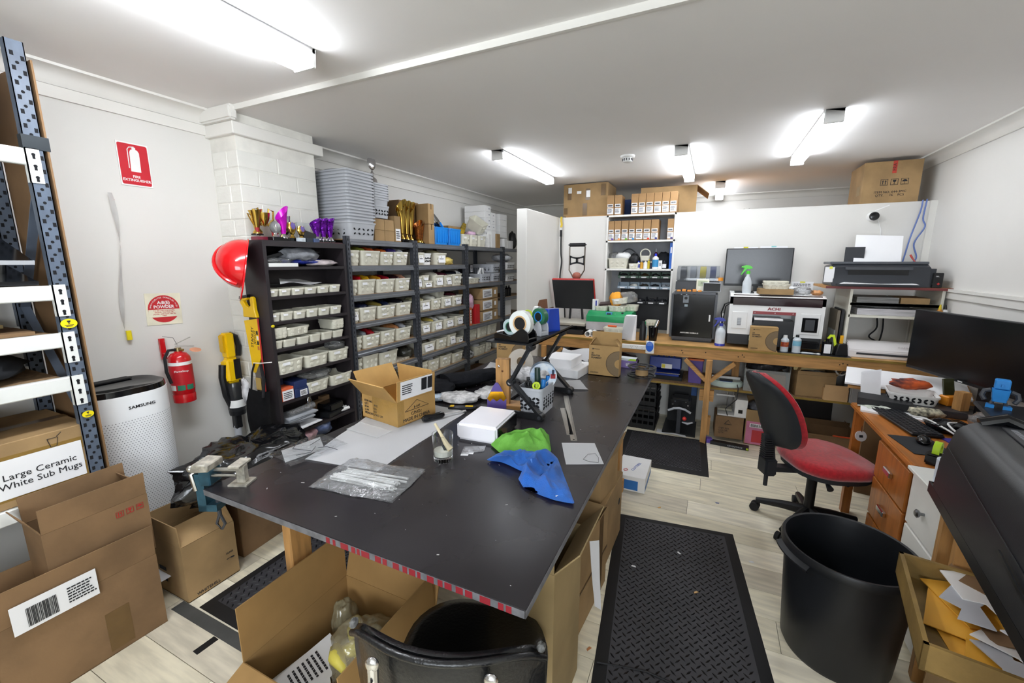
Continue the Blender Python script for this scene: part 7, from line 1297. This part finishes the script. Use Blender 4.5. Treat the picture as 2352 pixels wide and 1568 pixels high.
t = carton('brown carton with pink printed panel under the bench', .25, .26, .33, (.51, 4.34, .003), -2, {'y-': (0, .001), 'y+': (3, .06)}, card, tape=False); patch(t, mat('pink_print', 'c87a9a', .6), .235, .215, (0, -.1312, .115), name='pink_panel'); patch(t, flat('c03a40', .5), .155, .115, (.01, -.1324, .085), name='red_panel'); MB().tube([(.05, -.134, .04), (.065, -.134, .08), (.085, -.134, .115)], [.008, .011, .006], 7).o('banana_print', flat('c99a4a', .5), t); patch(t, paper, .18, .036, (.0, -.1324, .185), name='barcode_strip'); barcode(t, .165, .026, (0, -.1336, .185), seed=33, m=ink); patch(t, hole_m, .035, .008, (0, -.1312, .275), name='hand_hole'); packet('grey plastic packed in the top of the pink printed carton', '6a6c72', (.51, 4.34, .34), (.11, .10, .045), 97, film('6f7178', .3), 'bag', 'plastic_bag')
t = T('tripod_box', 'long black box with pale lettering on the floor under the bench', 'box', (.255, 4.09, .001), -4); MB().box(-.15, .16, -.03, .03, 0, .03).o('carton', black_pl, t); text('ADVIAFORCE', .02, grey_pl, t, (.05, -.0306, .016), (90, 0, 0)); patch(t, flat('b8d02a', .4), .018, .018, (.148, -.0312, .015)); small_box('small violet box beside the bench post', flat('6a4fae', .5), .05, .06, .04, (.09, 4.12, .001), 10)
carton('brown carton with orange taped edge under the desk side', .36, .30, .20, (1.02, 4.30, .001), 0, {'y-': (0, .01), 'x+': (-30, .08), 'y+': (-15, .06)}, card2, tape=False); slab('orange_strip', 'orange tape strip on the open carton edge', 'tape', flat('d8502a', .4), .16, .012, .008, (1.10, 4.155, .2125)); slab('dark_backing', 'dark stored panel leaning under the bench', 'panel', mat('dark_panel', '2a2626', .7), .5, .02, .42, (.85, 4.60, .001), 0, 0, None, (-5, 0, 0))
packet('dark cloth heap at the bench left underside', '2a2430', (-1.25, 4.40, .63), (.18, .18, .10), 98, film('30283a', .5), 'cloth', 'cloth_heap'); packet('maroon and grey packed bags on the left bench shelf', '4a3038', (-.77, 4.42, .61), (.14, .16, .075), 99, film('4a343c', .3), 'bag', 'plastic_bag')
# ============================================================= DESK SIDE
dk = mat('desk_pine', 'b8702c', .38, var=.12, scale=4, stretch=(9, 1, 9), coat=.2); dkz = mat('desk_pine_z', 'b06a2a', .4, var=.12, scale=4, stretch=(9, 9, 1), coat=.2)
DX0, DX1, DY0, DY1, DZ = .885, 1.585, 2.36, 3.33, .75
t = T('wooden_desk', 'orange stained wooden desk with drawers along the right wall', 'desk', (0, 0, 0))
MB().box(DX0, DX1, DY0, DY1, DZ-.03, DZ).bev(.006, 2).o('desk_top', dk, t); MB().box(DX0+.02, DX0+.065, DY1-.065, DY1-.02, 0, DZ-.03).o('leg', dkz, t); MB().box(DX1-.065, DX1-.02, DY1-.065, DY1-.02, 0, DZ-.03).o('leg', dkz, t); MB().box(DX0+.03, DX0+.05, DY0+.45, DY1-.06, DZ-.12, DZ-.03).o('apron', dk, t) if False else None
MB().box(DX0+.02, DX1-.02, DY0+.02, DY0+.45, .05, DZ-.03).o('pedestal', dkz, t)
for i, (z0, z1) in enumerate(((.50, .70), (.28, .49), (.07, .27))):
    o = MB().box(DX0+.006, DX0+.02, DY0+.035, DY0+.435, z0, z1).bev(.003, 1).o('drawer', dkz, t); MB().box(DX0-.012, DX0+.006, DY0+.19, DY0+.28, (z0+z1)/2-.012, (z0+z1)/2+.018).bev(.004, 1).o('handle', chrome, o)
slab('stool_rail', 'pine rail board standing under the desk', 'board', pine_y, .06, .4, .10, (1.45, 3.05, .0), 0); carton('brown carton standing under the desk', .18, .28, .42, (1.30, 3.13, .001), 0, None, card2, tape=False); slab('black_case', 'black case standing under the desk', 'case', black_pl, .12, .3, .34, (1.10, 3.0, .001), 12, .01)
t = T('hanging_tag', 'round white tag hanging from the desk corner', 'tag', (DX0+.06, DY1-.07, .55)); MB().lathe([(.034, -.003), (.034, .003)], 22, TR(rx=75, rz=20)).o('disc', white_pl, t); MB().tube([(0, 0, .03), (0, .005, .06), (0, .01, .09)], .0015, 5).o('string', dark_gr, t); patch(t, ink, .022, .016, (0, -.005, 0), (-15, 0, 20), 'print')
quadsheet('papers_under', 'pale pink folder tray under the desk top', 'folder', mat('pale_pink', 'd9c6c8', .5), [(.97, 3.05, .66), (.97, 3.25, .66), (1.25, 3.25, .62), (1.25, 3.05, .62)], wave=.004, th=.004)
# desk clutter
DT = DZ+.0005
slab('laptop_box', 'flat black box lying on papers at the desk back', 'box', mat('black_matt', '1c1d20', .5), .26, .16, .045, (1.04, 3.29, DT+.012), -14, .003); slab('document', 'pile of printed papers under the flat black box', 'papers', paper, .30, .24, .011, (1.06, 3.21, DT), -14)
for i in range(3): slab('bank_note', '%s crumpled green and white voucher on the desk corner' % ORD[i], 'voucher', mat('voucher', 'dfe4d8', .6, var=.1, scale=30), .08, .05, .003, (.94+.03*i, 3.24-.03*i, DT+.0125+.004*i), 30*i-20, 0, None, (4, -5, 30*i-20))
t = T('keyboard', 'black keyboard at an angle on the wooden desk', 'keyboard', (1.05, 3.0, DT+.003), 98); MB().box(-.22, .22, -.07, .07, 0, .015).bev(.004, 1).o('case', black_pl, t)
kmesh = MB().box(-.0125, .0125, -.0105, .0105, 0, .006, tp=-.001).mesh('key', mat('key_black', '232428', .4))
for r_ in range(5):
    for c_ in range(14): k = mk('key', kmesh, t, (-.203+.0300*c_+.004*(r_ % 2), -.052+.0255*r_, .015))
slab('mouse_mat', 'dark rounded mouse mat on the desk front', 'mat', mat('mousemat', '26282c', .8), .18, .24, .003, (1.01, 2.64, DT), 8, .001)
t = T('computer_mouse', 'black computer mouse on the mouse mat', 'mouse', (1.03, 2.69, DT+.003), 70); MB().sph((0, 0, .012), (.055, .03, .024), 16, 10).o('shell', black_gl, t); MB().box(.02, .035, -.003, .003, .028, .036).o('wheel', rubber, t)
t = T('desk_tape_dispenser', 'black tape dispenser with lime tape on the desk', 'tape dispenser', (.99, 2.44, DT), 60); MB().pr([(-.06, 0), (.06, 0), (.06, .04), (.02, .03), (-.03, .06), (-.06, .05)], -.03, .03, 'y').bev(.006, 2).o('body', black_gl, t); MB().ring([(.04, -.012), (.04, .012), (.026, .012), (.026, -.012)], 26, TR((-.01, 0, .062), 90, 0, 0)).o('lime_tape', flat('b8e02a', .4), t)
t = T('large_monitor', 'large black monitor on the desk facing the room', 'monitor', (1.45, 3.27, DT), 0); orient(t, (0, 0, 1), (.309, -.951, 0)); MB().box(-.53, .31, -.012, .02, .18, .585).bev(.004, 1).o('panel', black_pl, t); MB().box(-.52, .30, -.0135, -.011, .20, .577).o('screen', mat('screen_black', '0b0c10', .22), t); MB().box(-.03, .03, .02, .05, .01, .35).box(-.13, .13, -.06, .10, 0, .012).o('stand', black_pl, t); patch(t, white_pl, .03, .006, (-.11, -.0142, .19), name='logo')
slab('drawing_board', 'white drawing sheets on a board behind the monitor', 'board', paper, .62, .34, .012, (1.24, 3.66, .835), -14, 0, None, (8, 0, -14)); slab('board_support', 'pine ledge bridging desk and bench', 'ledge', pine, .62, .30, .02, (1.26, 3.66, .80), -14, 0, None, (8, 0, -14)); slab('tall_carton', 'tall dark carton carrying the pine ledge', 'box', card2, .45, .26, .78, (1.30, 3.70, .001), -10)
quadsheet('hanging_drawing', 'long paper drawing curling off the board edge', 'paper', paper, [(.975, 3.55, .89), (1.09, 3.58, .92), (1.06, 3.42, .77), (.95, 3.40, .765)], wave=.02, seed=41)
basket('white leaf cut basket of cables on the desk', .24, .20, .06, (1.19, 3.37, DT+.041), -10, white_pl, nx=7); slab('flat_tray', 'flat grey tray at the desk back under the basket', 'tray', dark_gr, .35, .26, .04, (1.235, 3.345, DT), -6, .004); packet('tangle of white cables in the desk basket', 'd8d4c0', (1.20, 3.155, DT+.032), (.08, .035, .025), 101, mat('cable_tangle', 'd9d2b8', .5, col2='3a3a34', scale=40, var=.3), 'cables', 'cable_tangle')
t = T('phone_holder', 'orange printed phone holder with dark phone on the desk', 'phone', (1.372, 3.36, DT+.041), 25); MB().box(-.045, .045, -.03, .03, 0, .06).bev(.006, 1).o('cradle', og, t); MB().box(-.035, .035, -.006, .004, .03, .16, TR(rx=-14)).bev(.003, 1).o('phone', mat('phone_olive', '3a3c22', .3), t); slab('pine_block', 'pine block beside the phone holder', 'block', pine_z, .05, .05, .11, (1.385, 3.27, DT+.041), 25)
packet('orange and dark cloth behind the phone holder', 'c8502a', (1.20, 3.44, DT+.13), (.10, .05, .03), 102, mat('orange_dark_cloth', 'd8602a', .7, col2='1c1c2a', scale=14), 'cloth', 'cloth_heap'); packet('clear plastic bag on the desk under the monitor', 'd8d8d4', (1.40, 3.03, DT+.055), (.07, .07, .045), 103, clear2, 'bag', 'plastic_bag')
tag(MB().tube(sm([(1.10, 3.06, DT+.03), (1.13, 2.96, DT+.05), (1.17, 2.84, DT+.04), (1.20, 2.74, DT+.03), (1.17, 2.84, DT+.07), (1.24, 2.92, DT+.06)]), .0045, 7).o('white_charge_cable', white_pl), 'white charging cable looping across the desk', 'cable'); slab('purple_pad', 'deep purple cloth pad under the cables on the desk', 'pad', flat('3a2f8a', .8), .18, .16, .006, (1.24, 2.74, DT), 10); packet('black headphones heap on the desk by the monitor foot', '101114', (1.22, 2.94, DT+.03), (.10, .09, .03), 104, black_gl, 'headphones', 'headphones'); slab('note_paper', 'white note papers near the desk front', 'paper', paper, .14, .10, .004, (1.20, 2.60, DT+.002), 20)
t = T('laptop', 'closed black laptop raised at the desk front side', 'laptop', (1.335, 2.63, DT+.19), 78); MB().box(-.19, .19, -.13, .13, 0, .022).bev(.005, 1).o('body', mat('laptop_black', '1a1a1d', .35), t); slab('laptop_riser', 'dark riser under the closed laptop', 'riser', black_pl, .22, .30, .188, (1.36, 2.63, DT), -12, .004)
# blue toy robot: plain jointed figure
t = T('toy_robot', 'small bright blue plastic toy robot with grey arms', 'toy', (1.29, 2.74, DT+.2125), -20); t.scale = (1.05, 1.05, 1.05); rb = mat('robot_blue', '2f8fe0', .35); ra = mat('robot_grey', '3c4048', .4)
MB().box(-.024, .024, -.02, .02, .088, .132).bev(.004, 1).o('head', rb, t); MB().box(-.004, .004, -.026, -.02, .10, .112).o('nose', rb, t); MB().rp(.05, .036, .008, .042, .086, tw=1.15).o('torso', rb, t); MB().rp(.046, .034, .008, .028, .042).o('hips', rb, t)
for s in (-1, 1): MB().tube([(s*.03, 0, .078), (s*.05, 0, .07), (s*.056, -.004, .05), (s*.045, -.012, .03)], .010, 8).o('arm', ra, t); MB().cyl((s*.018, 0, .030), (s*.024, -.004, .012), .007, n=8).o('leg', ra, t); MB().pr([(-.014, -.024), (.014, -.024), (.010, .014), (-.010, .014)], 0, .014).o('foot', rb, t, (s*.027, -.006, 0))
# white drawer unit
t = T('drawer_chest', 'white painted drawer unit with pewter knobs beside the desk', 'drawers', (0, 0, 0)); wd = mat('drawer_white', 'e9e8e2', .4, var=.02); MB().box(.90, 1.35, 2.02, 2.352, 0, .735).o('carcass', wd, t); MB().box(.865, 1.36, 2.01, 2.356, .735, .752).bev(.003, 1).o('top', wd, t)
for z0, z1 in ((.49, .725), (.25, .48), (.02, .24)): o = MB().box(.884, .90, 2.03, 2.342, z0, z1).bev(.004, 1).o('drawer', wd, t); MB().lathe([(.006, 0), (.006, .012), (.016, .020), (.018, .026), (.010, .032)], 16, TR((.884, 2.185, (z0+z1)/2), 0, -90, 0)).o('knob', mat('pewter', '8a8c90', .3, metal=1), o)
for i, (x, y, r, h) in enumerate(((.945, 2.20, .048, .10), (.945, 2.20, .034, .125))): tag(MB().ring([(r, 0), (r, h), (r*.55, h), (r*.55, 0)], 22).o('label_roll', mat('label_roll_blue', 'dce4ee', .4), None, (x, y, .7525)) if i == 0 else MB().ring([(r, .101), (r, h), (r*.5, h), (r*.5, .101)], 22).o('label_roll', white_pl, None, (.945, 2.20, .7525)), ('wide white label roll standing on the white drawers', 'narrow white roll stacked on the wide label roll')[i], 'roll'); 
slab('acrylic_offcut', 'clear acrylic offcut with red edge lying on the white drawers', 'offcut', mat('offcut_clear', 'cfc8c4', .1, alpha=.5), .18, .12, .006, (.95, 2.07, .7525), 10)
# printer table and wide printer (both turned a little towards the room)
A = V((.655, 1.10, 0)); PA = -8.7
t = T('printer_table', 'pine printer table with black edged top beside the bin', 'table', (.815, 2.01, 0), PA); MB().box(0, .75, -1.5, 0, .795, .825).o('table_top', pine, t); MB().box(-.006, 0, -1.5, .006, .79, .83).box(-.006, .75, 0, .006, .79, .83).o('black_edging', black_pl, t); MB().box(.04, .70, -.05, -.005, 0, .795).o('end_panel', pine_z, t); MB().box(.06, .70, -1.5, -.05, .50, .518).o('lower_shelf', pine, t)
for y in (-.10, -1.4): MB().box(.06, .15, y-.045, y, 0, .795).o('leg', pine_z, t)
t = T('wide_format_printer', 'large black wide format printer on the printer table', 'printer', (.80, 1.965, .826), PA); wp = mat('plotter_black', '232428', .42, var=.06, bump=.05, bscale=300); o_ = [(.0, .0), (.005, .12), (.03, .235), (.05, .262), (.085, .278), (.13, .28), (.55, .28), (.55, 0)]
MB().pr(o_, -1.25, 0, 'y').bev(.008, 3).o('body', wp, t); MB().box(.12, .20, -1.20, -.06, .281, .2845).o('ruler_strip', mat('strip_dark', '3a3c40', .5), t); q = MB(); y = -.08
while y > -1.15: q.box(.135, .15 if int(y*1000) % 3 else .165, y, y+.0015, .2845, .2852); y -= .012
q.o('ruler_marks', grey_pl, t)['kind'] = 'stuff'; MB().box(.24, .50, -1.1, -.15, .281, .283).o('roll_cover', mat('cover_grey', '8f8f8c', .4), t); MB().box(.22, .52, -1.15, -.10, .2805, .2815).o('cover_recess', black_pl, t); MB().bar((.008, -.05, .18), (.0, -1.2, .08), .002, .004).o('panel_seam', wp, t); MB().tube([(.08, -.02, .275), (.14, -.015, .30), (.20, -.02, .275)], .02, 10).o('roll_knob', black_gl, t); MB().bar((-.004, -.60, .11), (-.004, -1.2, .02), .004, .01).o('lower_seam', black_pl, t)
# envelope tray on flattened cartons
t = T('open_tray_carton', 'shallow open brown carton tray of offcuts and envelopes', 'tray', (.865, 1.585, .5195), PA-2); tw_, td_, th_ = .42, .47, .085; b = MB().box(-tw_/2, tw_/2, -td_/2, td_/2, 0, .005)
for x0, x1, y0, y1 in ((-tw_/2, tw_/2, -td_/2, -td_/2+.012), (-tw_/2, tw_/2, td_/2-.012, td_/2), (-tw_/2, -tw_/2+.012, -td_/2, td_/2), (tw_/2-.012, tw_/2, -td_/2, td_/2)): b.box(x0, x1, y0, y1, 0, th_)
b.o('tray', mat('tray_board', '8f7440', .55, var=.15, scale=8, bump=.1), t)
MA = mat('manila', 'e8ab3a', .6, var=.05); rn = random.Random(8)
for i in range(5): slab('envelope', '%s amber envelope in the open carton tray' % ORD[i], 'envelope', MA, .16, .22, .003, (.80+.05*(i % 3), 1.47+.06*i, .528+.006*i), PA+rn.uniform(-25, 25), 0, 'envelopes in the carton tray', (rn.uniform(-4, 4), rn.uniform(-6, 6), PA+rn.uniform(-25, 25)))
for i in range(7): o = tag(MB().pr([(-.06, -.10), (.03, -.11), (.07, .02), (.02, .04), (.03, .10), (-.05, .09), (-.02, .0)], 0, .004).o('board_offcut', (grey_pl, white_pl, card2, paper)[i % 4], None, (.82+.045*(i % 4), 1.44+.055*i, .562+.006*i), 40*i), '%s cut board scrap lying over the envelopes in the tray' % ORD[i], 'offcut'); o.rotation_euler = (R(rn.uniform(-6, 6)), R(rn.uniform(-8, 8)), R(40*i))
slab('tray_support', 'low shelf plank carrying the carton tray', 'plank', pine, .36, .44, .018, (.92, 1.58, .50), PA)
for i, (x, y, a, tl_) in enumerate(((.735, 1.50, PA, -5), (.765, 1.42, PA, -5), (.795, 1.56, PA, -5))): slab('flattened_carton', ('outer folded carton with torn white patch leaning below the tray', 'middle folded carton leaning below the tray', 'inner folded carton leaning below the tray')[i], 'cardboard', (card, card2, card)[i], .012, .42, .46, (x, y, .001), a, .002, None, (0, -tl_*.6, a))
slab('white_sheet', 'white and navy printed sheet poking out below the tray', 'sheet', paper, .10, .30, .002, (.80, 1.22, .44), PA, 0, None, (0, 20, PA))
# round black bin
t = T('waste_bin', 'big round black plastic waste bin beside the printer table', 'bin', (.60, 2.0, .0)); bp = mat('bin_plastic', '15171b', .42, var=.08)
MB().lathe([(.185, 0), (.195, .02), (.222, .46), (.235, .465), (.238, .485), (.232, .50), (.222, .498), (.214, .46), (.188, .03), (.001, .026)], 48).o('body', bp, t)
for a in (205, 25): MB().lathe([(.236, .44), (.256, .45), (.256, .457), (.236, .468)], 8, None, 1, 1, a-22, a+22).o('grip', bp, t)
for a in (60, 85, 110, 135): MB().lathe([(.2165, .435), (.2165, .442)], 4, None, 1, 1, a-4, a+4).o('moulding_slot', dark_gr, t)
# red task chair
ch = T('task_chair', 'red fabric task chair with black back shell and five star base', 'chair', (.66, 2.97, 0), -68); rf = mat('red_fabric', 'b01824', .95, var=.12, scale=60, bump=.25, bscale=350, sheen=.5); sh = mat('chair_shell', '24272b', .5)
rings = []
for z, s, d in ((.425, .80, 0), (.435, .93, 0), (.46, 1.0, 0), (.49, .98, 0), (.505, .88, 0), (.512, .6, 0), (.513, .1, 0)): rings.append([(x*s, y*s+.06, z-.02*((y/.25)**2 if y > .1 else 0)) for x, y in rrect(.49, .47, .19, 8)])
MB().loft(rings).o('seat', rf, ch, smooth=70); MB().rp(.44, .42, .17, .405, .43, TR((0, .06, 0))).o('seat_pan', sh, ch)
def back(y0, th, sc, m, nm):
    rings = []
    for v in [i/18 for i in range(19)]:
        z = .55+.46*v; ww = .225*sc*(max(.02, 1-abs(2*v-1)**3.2))**.5; yy = y0-.10*(v-.3)**2*2-.10*v; r = []
        e = max(.12, (1-abs(2*v-1)**5))
        for k in range(16):
            a = 2*math.pi*k/16; r.append((ww*math.cos(a), yy+th*e*math.copysign(abs(math.sin(a))**.7, math.sin(a))+.05*math.cos(a)**2, z))
        rings.append(r)
    MB().loft(rings).o(nm, m, ch, smooth=70)
back(-.225, .032, 1.0, rf, 'back_cushion'); back(-.262, .022, 1.03, sh, 'back_shell')
MB().bar((0, -.30, .62), (0, -.265, .40), .06, .03).bar((0, -.27, .40), (0, .02, .39), .06, .03).o('back_arm', sh, ch)
for k in range(10): MB().box(-.034, .034, -.318, -.265, .46+.014*k, .468+.014*k).o('bellows', rubber, ch)
MB().box(-.05, .05, -.315, -.245, .36, .47).bev(.01, 2).o('hinge_block', sh, ch); MB().cyl((0, -.28, .37), (0, -.28, .28), .012, n=10).o('adjust_spindle', sh, ch); MB().tube([(.05, .0, .40), (.15, -.02, .385), (.20, -.03, .37)], [.008, .008, .018], 8).o('lever', sh, ch); MB().tube([(.05, .06, .40), (.16, .10, .38)], [.008, .016], 8).o('lever', sh, ch)
MB().cyl((0, 0, .08), (0, 0, .40), .028, n=16).o('gas_column', black_pl, ch)
for k in range(5):
    a = R(72*k+15); c, s = math.cos(a), math.sin(a); MB().tube([(0, 0, .115), (.14*c, .14*s, .10), (.285*c, .285*s, .072)], [.034, .026, .018], 10).o('base_leg', black_pl, ch); cst = MB()
    for d in (-.016, .016): cst.cyl((.29*c-s*(d-.011), .29*s+c*(d-.011), .028), (.29*c-s*(d+.011), .29*s+c*(d+.011), .028), .028, n=16)
    cst.o('castor', rubber, ch)
